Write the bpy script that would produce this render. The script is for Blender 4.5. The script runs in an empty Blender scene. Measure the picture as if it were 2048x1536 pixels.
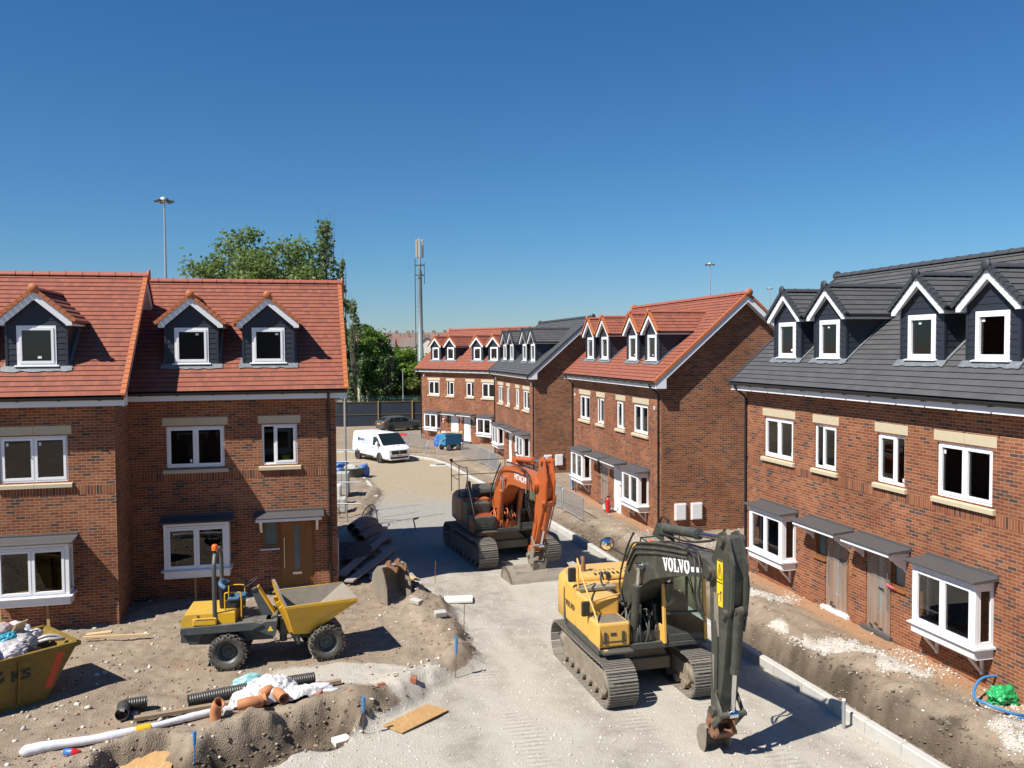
import bpy, bmesh, math, random, mathutils.noise
import numpy as np
from mathutils import Matrix, Vector

# ---------------------------------------------------------------- camera, sky, sun, exposure
scene = bpy.context.scene
COL = scene.collection
PIT, ROL = 0.04086, 0.0068
CAMZ = 7.2
cd = bpy.data.cameras.new('camera')
cam = bpy.data.objects.new('camera', cd); COL.objects.link(cam)
cd.sensor_width = 36.0; cd.lens = 36.0 * 1731.2 / 2048.0
cd.clip_start = 0.1; cd.clip_end = 6000
_R = Vector((1, 0, 0)); _F = Vector((0, math.cos(PIT), -math.sin(PIT))); _U = Vector((0, math.sin(PIT), math.cos(PIT)))
_X = _R * math.cos(ROL) - _U * math.sin(ROL); _Y = _R * math.sin(ROL) + _U * math.cos(ROL)
cam.matrix_world = Matrix(((_X.x, _Y.x, -_F.x, 0), (_X.y, _Y.y, -_F.y, 0), (_X.z, _Y.z, -_F.z, CAMZ), (0, 0, 0, 1)))
scene.camera = cam

SUN_AZ, SUN_EL = math.radians(38), math.radians(50)      # light travels towards +x, a little +y
world = bpy.data.worlds.new('World'); scene.world = world; world.use_nodes = True
wn = world.node_tree; wn.nodes.clear()
sky = wn.nodes.new('ShaderNodeTexSky'); sky.sky_type = 'NISHITA'; sky.sun_disc = False
sky.sun_elevation = SUN_EL; sky.sun_rotation = math.atan2(-math.cos(SUN_AZ), -math.sin(SUN_AZ))
sky.altitude = 0; sky.air_density = 1.0; sky.dust_density = 0.0; sky.ozone_density = 1.5
bg = wn.nodes.new('ShaderNodeBackground'); bg.inputs[1].default_value = 0.043
wo = wn.nodes.new('ShaderNodeOutputWorld')
tc = wn.nodes.new('ShaderNodeTexCoord'); sx = wn.nodes.new('ShaderNodeSeparateXYZ'); wn.links.new(tc.outputs['Generated'], sx.inputs[0])
tr_ = wn.nodes.new('ShaderNodeValToRGB'); cr_ = tr_.color_ramp; cr_.elements[0].position = 0.0; cr_.elements[0].color = (0.74, 0.95, 1.34, 1); cr_.elements[1].position = 0.5; cr_.elements[1].color = (0.34, 0.98, 1.55, 1)
e_ = cr_.elements.new(0.12); e_.color = (0.55, 1.02, 1.44, 1)
wn.links.new(sx.outputs[2], tr_.inputs[0]); mu = wn.nodes.new('ShaderNodeMix'); mu.data_type = 'RGBA'; mu.blend_type = 'MULTIPLY'; mu.inputs[0].default_value = 1.0
wn.links.new(sky.outputs[0], mu.inputs[6]); wn.links.new(tr_.outputs[0], mu.inputs[7])
wn.links.new(mu.outputs[2], bg.inputs[0]); wn.links.new(bg.outputs[0], wo.inputs[0])
sl = bpy.data.lights.new('sun', 'SUN'); sl.energy = 5.0; sl.angle = math.radians(0.5); sl.color = (1.0, 0.94, 0.84)
sun = bpy.data.objects.new('sun', sl); COL.objects.link(sun)
_tos = Vector((-math.cos(SUN_AZ) * math.cos(SUN_EL), -math.sin(SUN_AZ) * math.cos(SUN_EL), math.sin(SUN_EL)))
sun.rotation_euler = (_tos).to_track_quat('Z', 'Y').to_euler(); sun.location = (-30, -20, 60)
scene.view_settings.view_transform = 'Standard'; scene.view_settings.look = 'None'
scene.view_settings.exposure = 0.62; scene.view_settings.gamma = 1.0
random.seed(7); RNG = np.random.default_rng(11)
PI = math.pi
def R(d): return math.radians(d)

# ---------------------------------------------------------------- mesh helpers
class MB:
    """collects shapes; build() links them as ONE mesh object"""
    def __init__(s): s.v = []; s.f = []; s.m = []; s.uv = []; s.sm = []; s.T = None
    def add(s, vs, fs, m=0, uv=None, smooth=False):
        b = len(s.v)
        if s.T is not None: vs = [tuple(s.T @ Vector(p)) for p in vs]
        s.v += [tuple(p) for p in vs]
        for i, f in enumerate(fs):
            s.f.append([b + k for k in f]); s.m.append(m); s.uv.append(uv[i] if uv else None); s.sm.append(smooth)
        return s
    def box(s, x0, x1, y0, y1, z0, z1, m=0):
        v = [(x0,y0,z0),(x1,y0,z0),(x1,y1,z0),(x0,y1,z0),(x0,y0,z1),(x1,y0,z1),(x1,y1,z1),(x0,y1,z1)]
        return s.add(v, [(0,3,2,1),(4,5,6,7),(0,1,5,4),(1,2,6,5),(2,3,7,6),(3,0,4,7)], m)
    def obox(s, c, size, M=None, m=0):
        hx, hy, hz = [q / 2 for q in size]; M = M or Matrix.Identity(3); c = Vector(c)
        v = [c + M @ Vector((x*hx, y*hy, z*hz)) for z in (-1,1) for (x,y) in ((-1,-1),(1,-1),(1,1),(-1,1))]
        return s.add(v, [(0,3,2,1),(4,5,6,7),(0,1,5,4),(1,2,6,5),(2,3,7,6),(3,0,4,7)], m)
    def bar(s, p0, p1, w, h, m=0, up=(0,0,1)):
        p0 = Vector(p0); p1 = Vector(p1); d = p1 - p0; L = d.length
        x = d.normalized(); u = Vector(up); y = u.cross(x)
        if y.length < 1e-4: y = Vector((0,1,0)).cross(x)
        y.normalize(); z = x.cross(y)
        M = Matrix((x, y, z)).transposed()
        return s.obox((p0+p1)/2, (L, w, h), M, m)
    def prism(s, prof, a, b, axis='y', m=0, caps=True, smooth=False):
        """profile of (p,q) pairs extruded along axis from a to b. axis y: (x,z); axis x: (y,z); axis z: (x,y)"""
        n = len(prof)
        def P(p, q, t): return {'y': (p, t, q), 'x': (t, p, q), 'z': (p, q, t)}[axis]
        v = [P(p, q, a) for p, q in prof] + [P(p, q, b) for p, q in prof]
        fs = [(i, (i+1) % n, n + (i+1) % n, n + i) for i in range(n)]
        s.add(v, fs, m, None, smooth)
        if caps: s.add(v, [tuple(range(n))[::-1], tuple(range(n, 2*n))], m)
        return s
    def tube(s, path, r, n=8, m=0, caps=True, rs=None, closed=False):
        P = [Vector(p) for p in path]; N = len(P); rings = []
        pu = None
        for i, p in enumerate(P):
            if closed: t = P[(i+1) % N] - P[i-1]
            else: t = P[min(i+1, N-1)] - P[max(i-1, 0)]
            t.normalize()
            if pu is None:
                pu = t.orthogonal().normalized()
            else:
                pu = (pu - t * pu.dot(t))
                if pu.length < 1e-5: pu = t.orthogonal()
                pu.normalize()
            w = t.cross(pu); rr = rs[i] if rs else r
            rings.append([p + (pu * math.cos(2*PI*k/n) + w * math.sin(2*PI*k/n)) * rr for k in range(n)])
        v = [q for ring in rings for q in ring]
        fs = []
        for i in range(N if closed else N-1):
            j = (i+1) % N
            fs += [(i*n+k, i*n+(k+1) % n, j*n+(k+1) % n, j*n+k) for k in range(n)]
        s.add(v, fs, m, None, n > 5)
        if caps and not closed:
            s.add(rings[0], [tuple(range(n))[::-1]], m); s.add(rings[-1], [tuple(range(n))], m)
        return s
    def cyl(s, p0, p1, r, n=12, m=0, r2=None): return s.tube([p0, p1], r, n, m, True, [r, r if r2 is None else r2])
    def lathe(s, prof, o=(0,0,0), axis='z', n=24, m=0, smooth=True):
        """profile of (radius, height) turned about an axis through o"""
        o = Vector(o); v = []
        for r_, h in prof:
            for k in range(n):
                a = 2*PI*k/n; c, t = r_*math.cos(a), r_*math.sin(a)
                v.append(o + Vector({'z': (c, t, h), 'y': (t, h, c), 'x': (h, c, t)}[axis]))
        fs = [(i*n+k, i*n+(k+1) % n, (i+1)*n+(k+1) % n, (i+1)*n+k) for i in range(len(prof)-1) for k in range(n)]
        return s.add(v, fs, m, None, smooth)
    def quad(s, a, b, c, d, m=0, uv=None): return s.add([a, b, c, d], [(0,1,2,3)], m, [uv] if uv else None)
    def poly(s, pts, m=0, uv=None): return s.add(pts, [tuple(range(len(pts)))], m, [uv] if uv else None)
    def build(s, name, mats, parent=None, bevel=0, seg=1, kind=None, weld=False):
        me = bpy.data.meshes.new(name)
        me.from_pydata(s.v, [], s.f)
        if not isinstance(mats, (list, tuple)): mats = [mats]
        for x in mats: me.materials.append(x)
        me.polygons.foreach_set('material_index', s.m); me.polygons.foreach_set('use_smooth', s.sm)
        if any(u is not None for u in s.uv):
            ul = me.uv_layers.new(name='UVMap'); k = 0
            for f, u in zip(s.f, s.uv):
                for i in range(len(f)):
                    ul.data[k].uv = u[i] if u is not None else (s.v[f[i]][0] + s.v[f[i]][1], s.v[f[i]][2]); k += 1
        me.update()
        o = bpy.data.objects.new(name, me); COL.objects.link(o)
        if parent is not None: o.parent = parent
        if bevel:
            md = o.modifiers.new('bevel', 'BEVEL'); md.width = bevel; md.segments = seg; md.limit_method = 'ANGLE'; md.angle_limit = R(35)
        if kind: o['kind'] = kind
        return o
def empty(name, loc=(0,0,0), rz=0.0):
    o = bpy.data.objects.new(name, None); COL.objects.link(o); o.location = loc; o.rotation_euler = (0, 0, rz); o.empty_display_size = 0.3
    return o
def tag(o, label, cat, group=None):
    o['label'] = label; o['category'] = cat
    if group: o['group'] = group
    return o
def copy_tree(o, parent=None):
    c = o.copy(); COL.objects.link(c)
    if parent is not None: c.parent = parent
    for ch in list(o.children): copy_tree(ch, c)
    return c
def smoothpath(pts, k=6):
    """Catmull-Rom through the points"""
    P = [Vector(p) for p in pts]; out = []
    for i in range(len(P)-1):
        a, b, c, d = P[max(i-1,0)], P[i], P[i+1], P[min(i+2,len(P)-1)]
        for j in range(k):
            t = j / k
            out.append(0.5*((2*b) + (c-a)*t + (2*a-5*b+4*c-d)*t*t + (3*b-a-3*c+d)*t**3))
    out.append(P[-1]); return out
def text_mesh(name, body, size, mat, parent, M, extrude=0.003, bold=0.0, xs=1.0):
    cu = bpy.data.curves.new(name, 'FONT'); cu.body = body; cu.size = size; cu.extrude = extrude; cu.offset = bold; cu.align_x = 'CENTER'; cu.align_y = 'CENTER'; cu.resolution_u = 3
    to = bpy.data.objects.new(name, cu); COL.objects.link(to)
    bpy.context.view_layer.update()
    dg = bpy.context.evaluated_depsgraph_get()
    me = bpy.data.meshes.new_from_object(to.evaluated_get(dg)); bpy.data.objects.remove(to)
    for v in me.vertices: v.co.x *= xs
    me.materials.clear(); me.materials.append(mat)
    o = bpy.data.objects.new(name, me); COL.objects.link(o); o.parent = parent; o.matrix_local = M
    return o
def frame_M(o, x, y):
    """matrix with local x along x, local y along y, origin o"""
    x = Vector(x).normalized(); y = Vector(y); z = x.cross(y).normalized(); y = z.cross(x)
    return Matrix(((x.x,y.x,z.x,o[0]),(x.y,y.y,z.y,o[1]),(x.z,y.z,z.z,o[2]),(0,0,0,1)))

# ---------------------------------------------------------------- materials
def nt(name):
    m = bpy.data.materials.new(name); m.use_nodes = True; t = m.node_tree; t.nodes.clear()
    out = t.nodes.new('ShaderNodeOutputMaterial'); b = t.nodes.new('ShaderNodeBsdfPrincipled')
    t.links.new(b.outputs[0], out.inputs[0])
    return m, t, b, out
def nd(t, typ, **kw):
    n = t.nodes.new(typ)
    for k, v in kw.items():
        if k == 'inp':
            for i, x in v.items(): n.inputs[i].default_value = x
        else: setattr(n, k, v)
    return n
def ramp(t, stops, interp='LINEAR'):
    n = t.nodes.new('ShaderNodeValToRGB'); cr = n.color_ramp; cr.interpolation = interp
    while len(cr.elements) > 1: cr.elements.remove(cr.elements[-1])
    cr.elements[0].position = stops[0][0]; c = stops[0][1]; cr.elements[0].color = (*c, 1) if len(c) == 3 else c
    for p, c in stops[1:]:
        e = cr.elements.new(p); e.color = (*c, 1) if len(c) == 3 else c
    return n
def mixc(t, a, b, fac, mode='MIX'):
    n = t.nodes.new('ShaderNodeMix'); n.data_type = 'RGBA'; n.blend_type = mode; n.clamp_factor = True
    for sock, val in ((n.inputs[0], fac), (n.inputs[6], a), (n.inputs[7], b)):
        if isinstance(val, bpy.types.NodeSocket): t.links.new(val, sock)
        elif isinstance(val, (int, float)): sock.default_value = val
        else: sock.default_value = (*val, 1) if len(val) == 3 else val
    return n.outputs[2]
def math_n(t, op, a, b=0.0, clamp=False):
    n = t.nodes.new('ShaderNodeMath'); n.operation = op; n.use_clamp = clamp
    for i, v in enumerate((a, b)):
        if isinstance(v, bpy.types.NodeSocket): t.links.new(v, n.inputs[i])
        else: n.inputs[i].default_value = v
    return n.outputs[0]
def noise(t, vec, scale, detail=4, rough=0.55):
    n = t.nodes.new('ShaderNodeTexNoise'); n.inputs['Scale'].default_value = scale; n.inputs['Detail'].default_value = detail; n.inputs['Roughness'].default_value = rough
    if vec is not None: t.links.new(vec, n.inputs['Vector'])
    return n.outputs[0]
def bump(t, b, h, strength=0.3, dist=0.02):
    n = t.nodes.new('ShaderNodeBump'); n.inputs['Strength'].default_value = strength; n.inputs['Distance'].default_value = dist
    t.links.new(h, n.inputs['Height']); t.links.new(n.outputs[0], b.inputs['Normal']); return n
def objco(t): return nd(t, 'ShaderNodeTexCoord').outputs['Object']
def simple(name, col, rough=0.5, metal=0.0, var=0.12, scale=3.0, dirt=0.0, dirtcol=(0.22,0.18,0.13), bmp=0.0, dust=0.0, spec=None, bscale=40):
    m, t, b, _ = nt(name); co = objco(t)
    n1 = noise(t, co, scale, 5)
    c = mixc(t, [q*(1-var) for q in col], [min(1,q*(1+var)) for q in col], n1)
    if dirt > 0:
        n2 = noise(t, co, scale*1.7, 8, 0.7)
        r_ = ramp(t, [(0.62-dirt*0.35, (0,0,0)), (0.78, (1,1,1))]); t.links.new(n2, r_.inputs[0])
        c = mixc(t, c, dirtcol, math_n(t, 'MULTIPLY', r_.outputs[0], min(1, 0.35+dirt*0.6)))
    if dust > 0:   # dust settled on faces that look up
        g = nd(t, 'ShaderNodeNewGeometry'); sx = nd(t, 'ShaderNodeSeparateXYZ'); t.links.new(g.outputs['Normal'], sx.inputs[0])
        up = math_n(t, 'MULTIPLY', math_n(t, 'MAXIMUM', sx.outputs[2], 0.0), dust)
        n3 = noise(t, co, scale*2.3, 6, 0.7)
        c = mixc(t, c, (0.36,0.32,0.26), math_n(t, 'MULTIPLY', up, n3))
    t.links.new(c, b.inputs['Base Color']); b.inputs['Roughness'].default_value = rough; b.inputs['Metallic'].default_value = metal
    if spec is not None: b.inputs['Specular IOR Level'].default_value = spec
    if bmp: bump(t, b, noise(t, co, bscale, 6, 0.65), bmp, 0.01)
    return m
def brick_mat(name, soldier=False):
    m, t, b, _ = nt(name)
    uv = nd(t, 'ShaderNodeTexCoord').outputs['UV']
    br = nd(t, 'ShaderNodeTexBrick', offset=0.0 if soldier else 0.5, squash=1.0)
    t.links.new(uv, br.inputs['Vector'])
    for k, v in {'Color1': (0,0,0,1), 'Color2': (1,1,1,1), 'Mortar': (0.5,0.5,0.5,1), 'Scale': 1.0, 'Mortar Size': 0.0055, 'Mortar Smooth': 0.15, 'Bias': 0.0,
                 'Brick Width': 0.075 if soldier else 0.225, 'Row Height': 0.24 if soldier else 0.075}.items(): br.inputs[k].default_value = v
    cr = ramp(t, [(0.0, (0.29,0.092,0.040)), (0.14, (0.34,0.118,0.052)), (0.27, (0.235,0.072,0.036)), (0.40, (0.37,0.145,0.068)), (0.52, (0.31,0.098,0.042)),
                  (0.64, (0.255,0.082,0.042)), (0.75, (0.35,0.126,0.056)), (0.85, (0.120,0.066,0.058)), (0.91, (0.085,0.056,0.053)), (0.95, (0.17,0.072,0.048))], 'CONSTANT')
    t.links.new(br.outputs['Color'], cr.inputs[0])
    n1 = noise(t, uv, 22, 4); n2 = noise(t, uv, 0.45, 3)
    c = mixc(t, mixc(t, cr.outputs[0], (0.94,0.88,0.86), 1.0, 'MULTIPLY'), mixc(t, cr.outputs[0], (0.10,0.055,0.045), 0.55), math_n(t, 'MULTIPLY', n1, 0.60))
    mort = mixc(t, (0.37,0.275,0.165), (0.46,0.375,0.26), n1)
    c = mixc(t, c, mort, br.outputs['Fac'])
    # pale salts that bloom on new brickwork
    r2 = ramp(t, [(0.63, (0,0,0)), (0.80, (1,1,1))]); t.links.new(noise(t, uv, 2.6, 8, 0.72), r2.inputs[0])
    c = mixc(t, c, (0.50,0.42,0.34), math_n(t, 'MULTIPLY', r2.outputs[0], 0.20))
    r3 = ramp(t, [(0.36, (0,0,0)), (0.64, (1,1,1))]); t.links.new(n2, r3.inputs[0]); c = mixc(t, c, mixc(t, c, (0.70,0.68,0.68), 1.0, 'MULTIPLY'), r3.outputs[0])
    t.links.new(c, b.inputs['Base Color']); b.inputs['Roughness'].default_value = 0.85; b.inputs['Specular IOR Level'].default_value = 0.25
    h = mixc(t, (1,1,1), (0,0,0), br.outputs['Fac']); h = mixc(t, h, noise(t, uv, 90, 3), 0.18)
    bump(t, b, h, 0.55, 0.006)
    return m
def tile_mat(name, cols, joint, rough=0.7, bw=0.15, patch=(0.12,0.06,0.05), pf=0.35):
    m, t, b, _ = nt(name)
    uv = nd(t, 'ShaderNodeTexCoord').outputs['UV']
    br = nd(t, 'ShaderNodeTexBrick', offset=0.5)
    t.links.new(uv, br.inputs['Vector'])
    for k, v in {'Color1': (0,0,0,1), 'Color2': (1,1,1,1), 'Mortar': (0,0,0,1), 'Scale': 1.0, 'Mortar Size': 0.0028, 'Mortar Smooth': 0.3, 'Brick Width': bw, 'Row Height': 0.195}.items(): br.inputs[k].default_value = v
    cr = ramp(t, [(i/len(cols), c) for i, c in enumerate(cols)], 'CONSTANT'); t.links.new(br.outputs['Color'], cr.inputs[0])
    c = mixc(t, cr.outputs[0], mixc(t, cr.outputs[0], patch, 0.8), math_n(t, 'MULTIPLY', noise(t, uv, 5.5, 6, 0.7), pf))
    r2 = ramp(t, [(0.60, (0,0,0)), (0.75, (1,1,1))]); t.links.new(noise(t, uv, 1.3, 8, 0.7), r2.inputs[0])
    c = mixc(t, c, [min(1, q*1.35+0.03) for q in cols[0]], math_n(t, 'MULTIPLY', r2.outputs[0], 0.35))
    c = mixc(t, c, joint, math_n(t, 'MULTIPLY', br.outputs['Fac'], 0.7))
    t.links.new(c, b.inputs['Base Color']); b.inputs['Roughness'].default_value = rough; b.inputs['Specular IOR Level'].default_value = 0.3
    bump(t, b, noise(t, uv, 60, 4), 0.15, 0.004)
    return m
M = {}
M['brick'] = brick_mat('brick'); M['soldier'] = brick_mat('soldier_brick', True)
RED = [(0.295,0.096,0.058), (0.28,0.089,0.056), (0.31,0.104,0.063), (0.265,0.086,0.057), (0.30,0.099,0.060), (0.235,0.080,0.058)]
GRY = [(0.088,0.088,0.092), (0.082,0.082,0.087), (0.094,0.094,0.097), (0.086,0.086,0.090), (0.078,0.078,0.083)]
M['tile_red'] = tile_mat('red_tile', RED, (0.09,0.03,0.02)); M['tile_grey'] = tile_mat('grey_tile', GRY, (0.03,0.03,0.033), 0.55, 0.30, (0.08,0.08,0.08), 0.25)
M['verge_red'] = simple('orange_verge_clay', (0.42,0.13,0.046), 0.6, var=0.2, scale=6); M['verge_grey'] = simple('dark_verge', (0.045,0.05,0.055), 0.5)
M['ridge_red'] = simple('ridge_clay', (0.32,0.09,0.055), 0.65, var=0.2, scale=4); M['ridge_grey'] = simple('ridge_grey', (0.055,0.057,0.062), 0.55)
M['pvc'] = simple('white_upvc', (0.80,0.81,0.83), 0.28, var=0.015); M['white_board'] = simple('white_roofline_board', (0.74,0.75,0.77), 0.35, var=0.03)
M['black_pvc'] = simple('black_rainwater_plastic', (0.018,0.018,0.02), 0.35); M['stone'] = simple('buff_cast_stone', (0.50,0.43,0.30), 0.85, var=0.08, scale=7, bmp=0.15)
M['clad'] = simple('navy_cladding', (0.020,0.025,0.036), 0.55, var=0.15); M['lead'] = simple('lead_flashing', (0.15,0.17,0.19), 0.5, var=0.35, scale=9, dirt=0.3, dirtcol=(0.5,0.52,0.54))
M['grp'] = simple('grey_canopy_roof', (0.075,0.074,0.078), 0.6, var=0.12, scale=5); M['plaster'] = simple('plaster', (0.30,0.24,0.18), 0.9, var=0.15, scale=1.5); M['plaster_shade'] = simple('shade_darkened_plaster', (0.085,0.075,0.065), 0.9, var=0.3, scale=1.2)  # second plaster has the gloom of the left houses' rooms put into its colour
M['concrete'] = simple('concrete', (0.46,0.45,0.42), 0.9, var=0.14, scale=2.2, dirt=0.25, dirtcol=(0.30,0.27,0.22), bmp=0.2)
M['screed'] = simple('floor_board', (0.30,0.24,0.17), 0.9, var=0.25, scale=2)
M['oak'] = None
def wood_mat(name, a, b2, scale=14, rough=0.55, axis=2):
    m, t, b, _ = nt(name); co = objco(t)
    mp = nd(t, 'ShaderNodeMapping'); sc = [scale, scale, scale]; sc[axis] = scale*0.07; mp.inputs['Scale'].default_value = sc; t.links.new(co, mp.inputs[0])
    n = noise(t, mp.outputs[0], 1.0, 6, 0.65); t.links.new(mixc(t, a, b2, n), b.inputs['Base Color']); b.inputs['Roughness'].default_value = rough
    bump(t, b, n, 0.15, 0.004); return m
M['oak'] = wood_mat('oak_grain_door', (0.14,0.052,0.014), (0.27,0.115,0.035), 16, 0.4); M['timber'] = wood_mat('sawn_timber', (0.46,0.32,0.16), (0.62,0.47,0.27), 10, 0.8, 0)
M['timber_old'] = wood_mat('weathered_timber', (0.20,0.14,0.09), (0.36,0.27,0.18), 10, 0.85, 0); M['post_wood'] = wood_mat('fence_post_wood', (0.30,0.19,0.07), (0.42,0.28,0.12), 8, 0.8)
M['scaffold_board'] = wood_mat('scaffold_board_grey', (0.24,0.205,0.19), (0.38,0.335,0.305), 9, 0.85, 0)
def osb_mat():
    m, t, b, _ = nt('strand_board'); co = objco(t)
    v1 = nd(t, 'ShaderNodeTexVoronoi'); v1.inputs['Scale'].default_value = 26; mp = nd(t, 'ShaderNodeMapping'); mp.inputs['Scale'].default_value = (1, 0.4, 1); mp.inputs['Rotation'].default_value = (0,0,0.6)
    t.links.new(co, mp.inputs[0]); t.links.new(mp.outputs[0], v1.inputs['Vector'])
    cr = ramp(t, [(0, (0.36,0.20,0.075)), (0.3, (0.48,0.29,0.12)), (0.6, (0.42,0.245,0.095)), (0.85, (0.54,0.35,0.16))]); t.links.new(v1.outputs['Color'], cr.inputs[0])
    c = mixc(t, cr.outputs[0], (0.32,0.19,0.08), math_n(t, 'MULTIPLY', noise(t, co, 2.0, 5), 0.5))
    t.links.new(c, b.inputs['Base Color']); b.inputs['Roughness'].default_value = 0.7; return m
M['osb'] = osb_mat()
def glass_mat(name, tint, refl=1.45, dark=0.0, rough=0.0):
    """thin pane: fresnel mirror over a clear sheet"""
    m = bpy.data.materials.new(name); m.use_nodes = True; t = m.node_tree; t.nodes.clear()
    out = t.nodes.new('ShaderNodeOutputMaterial'); tr = nd(t, 'ShaderNodeBsdfTransparent'); tr.inputs[0].default_value = (*tint, 1)
    gl = nd(t, 'ShaderNodeBsdfGlossy'); gl.inputs['Roughness'].default_value = rough; gl.inputs[0].default_value = (0.95,0.97,1,1)
    fr = nd(t, 'ShaderNodeFresnel'); fr.inputs[0].default_value = refl
    mx = nd(t, 'ShaderNodeMixShader'); fac = math_n(t, 'ADD', fr.outputs[0], 0.035, True)
    t.links.new(fac, mx.inputs[0]); t.links.new(tr.outputs[0], mx.inputs[1]); t.links.new(gl.outputs[0], mx.inputs[2]); t.links.new(mx.outputs[0], out.inputs[0])
    return m
M['glass'] = glass_mat('window_glass', (0.62,0.66,0.65)); M['cab_glass'] = glass_mat('cab_glass', (0.62,0.74,0.68), 1.5)
M['frosted'] = simple('obscured_glass', (0.11,0.145,0.15), 0.15, var=0.25, scale=5); M['car_glass'] = simple('tinted_car_glass', (0.012,0.018,0.018), 0.04, spec=0.8)
def film_mat(name, col, alpha):
    m, t, b, out = nt(name); co = objco(t)
    mp = nd(t, 'ShaderNodeMapping'); mp.inputs['Scale'].default_value = (7, 7, 0.35); t.links.new(co, mp.inputs[0]); n = noise(t, mp.outputs[0], 1.0, 5, 0.6)
    b.inputs['Base Color'].default_value = (*col, 1); b.inputs['Roughness'].default_value = 0.3
    r_ = ramp(t, [(0.40, (alpha*0.55,)*3), (0.66, (min(1, alpha*1.0),)*3)]); t.links.new(n, r_.inputs[0]); t.links.new(r_.outputs[0], b.inputs['Alpha'])
    bump(t, b, n, 0.5, 0.02); return m
M['film'] = film_mat('clear_protective_film', (0.50,0.46,0.43), 0.45); M['white_film'] = simple('white_protective_film', (0.66,0.67,0.70), 0.45, var=0.12, scale=4, bmp=0.6, bscale=9)
M['steel'] = simple('stainless_steel', (0.6,0.6,0.6), 0.25, metal=1.0); M['galv'] = simple('galvanised_steel', (0.42,0.44,0.46), 0.5, metal=0.6, var=0.2)
M['chrome'] = simple('polished_rod', (0.75,0.76,0.78), 0.12, metal=1.0, var=0.03); M['mirror'] = simple('mirror_glass', (0.9,0.9,0.92), 0.02, metal=1.0, var=0.0)
M['black'] = simple('matt_black', (0.02,0.02,0.021), 0.6); M['hose'] = simple('black_hose', (0.022,0.022,0.022), 0.5, dirt=0.2); M['white'] = simple('white_paint', (0.8,0.8,0.8), 0.5, var=0.02)
M['sticker'] = simple('paper_sticker', (0.75,0.77,0.76), 0.6, var=0.02)
# ---------------------------------------------------------------- ground: one heightfield, split into plot soil and haul road
KERB = [(11.0,2.5),(9.7,7),(8.25,11),(7.15,14.2),(6.35,17),(5.5,20),(4.2,25.3),(2.8,31.2),(1.0,38),(-0.9,45),(-2.6,50.6),(-3.5,53.7),(-4.4,56.8),(-5.6,59.6),(-7.6,61.9),(-11,64),(-16,66),(-24,68)]
LEFT = [(-3.2,2),(-3.9,8),(-5.0,12.5),(-5.35,14.8),(-4.3,15.1),(-3.05,15.9),(-2.75,16.7),(-2.4,17.3),(-1.85,18.4),(-1.15,19.5),(-0.95,20.3),(-1.3,21.6),(-1.75,23.2),(-2.35,24.6),(-2.9,25.8),(-4.2,28.2),(-5.2,30.8),(-5.9,34.5),(-6.2,38.0),(-6.7,42.5),(-6.83,44.3),(-8.78,51.5),(-10.5,54.0),(-14,56.5),(-24,58.5)]
PIT = [(-7.6,13.2),(-7.15,15.1),(-6.35,15.55),(-5.75,15.15),(-5.2,15.75),(-4.4,16.5),(-3.7,17.0),(-3.2,17.0),(-2.95,16.4),(-3.1,15.8),(-3.9,15.35),(-4.7,14.7),(-5.5,13.4),(-5.8,12.2)]
def seg_dist(x, y, pl, closed=False):
    """unsigned distance, plus which side of the nearest segment (+ = left of travel)"""
    best = np.full(x.shape, 1e9); side = np.zeros(x.shape)
    P = pl + [pl[0]] if closed else pl
    for (ax, ay), (bx, by) in zip(P[:-1], P[1:]):
        dx, dy = bx-ax, by-ay; L2 = dx*dx+dy*dy
        t = np.clip(((x-ax)*dx+(y-ay)*dy)/L2, 0, 1)
        ex, ey = x-ax-t*dx, y-ay-t*dy; d = np.hypot(ex, ey)
        cr = dx*(y-ay)-dy*(x-ax); k = d < best
        best = np.where(k, d, best); side = np.where(k, np.sign(cr), side)
    return best, side
def inside(x, y, pl):
    c = np.zeros(x.shape, bool); n = len(pl)
    for i in range(n):
        (ax, ay), (bx, by) = pl[i], pl[i-1]
        hit = ((ay > y) != (by > y)) & (x < (bx-ax)*(y-ay)/((by-ay) if by != ay else 1e-9)+ax)
        c ^= hit
    return c
_tab = np.random.default_rng(5).random((256, 256))
def vnoise(x, y):
    xi = np.floor(x).astype(int); yi = np.floor(y).astype(int); fx = x-xi; fy = y-yi
    fx = fx*fx*(3-2*fx); fy = fy*fy*(3-2*fy)
    g = lambda a, b: _tab[a & 255, b & 255]
    return (g(xi,yi)*(1-fx)+g(xi+1,yi)*fx)*(1-fy)+(g(xi,yi+1)*(1-fx)+g(xi+1,yi+1)*fx)*fy
def fbm(x, y, f, o=4, g=0.5):
    s = 0; a = 1; tot = 0
    for i in range(o):
        s = s + a*(vnoise(x*f+17.3*i, y*f+5.1*i)-0.5); tot += a; a *= g; f *= 2.03
    return s/tot
def sstep(a, b, x):
    t = np.clip((x-a)/(b-a), 0, 1); return t*t*(3-2*t)
def basez(y):
    """gentle fall of the site away from the camera, then the far hill"""
    z = np.where(y < 26, 0.06, 0.06-0.0125*(y-26)); z = np.where(y > 66, -0.44, z)
    return z + 8.0*sstep(150, 420, y) - 4.0*sstep(430, 900, y)
def kerb_top(y): return np.interp(y, [0, 20, 31, 45, 60, 80], [0.14, 0.13, 0.05, -0.15, -0.36, -0.42])
HOUSE_WALLS = []
FLAT = [(-5.45,19.6,2.6,.10),(-10.2,18.2,2.3,.08),(-9.9,60,3.2,-.50),(-10.6,83.3,3.4,-.62),(-3.8,24.5,1.1,.04),(2.6,19.2,3.2,-.135),(-.5,30.9,3.6,-.175)]
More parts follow.
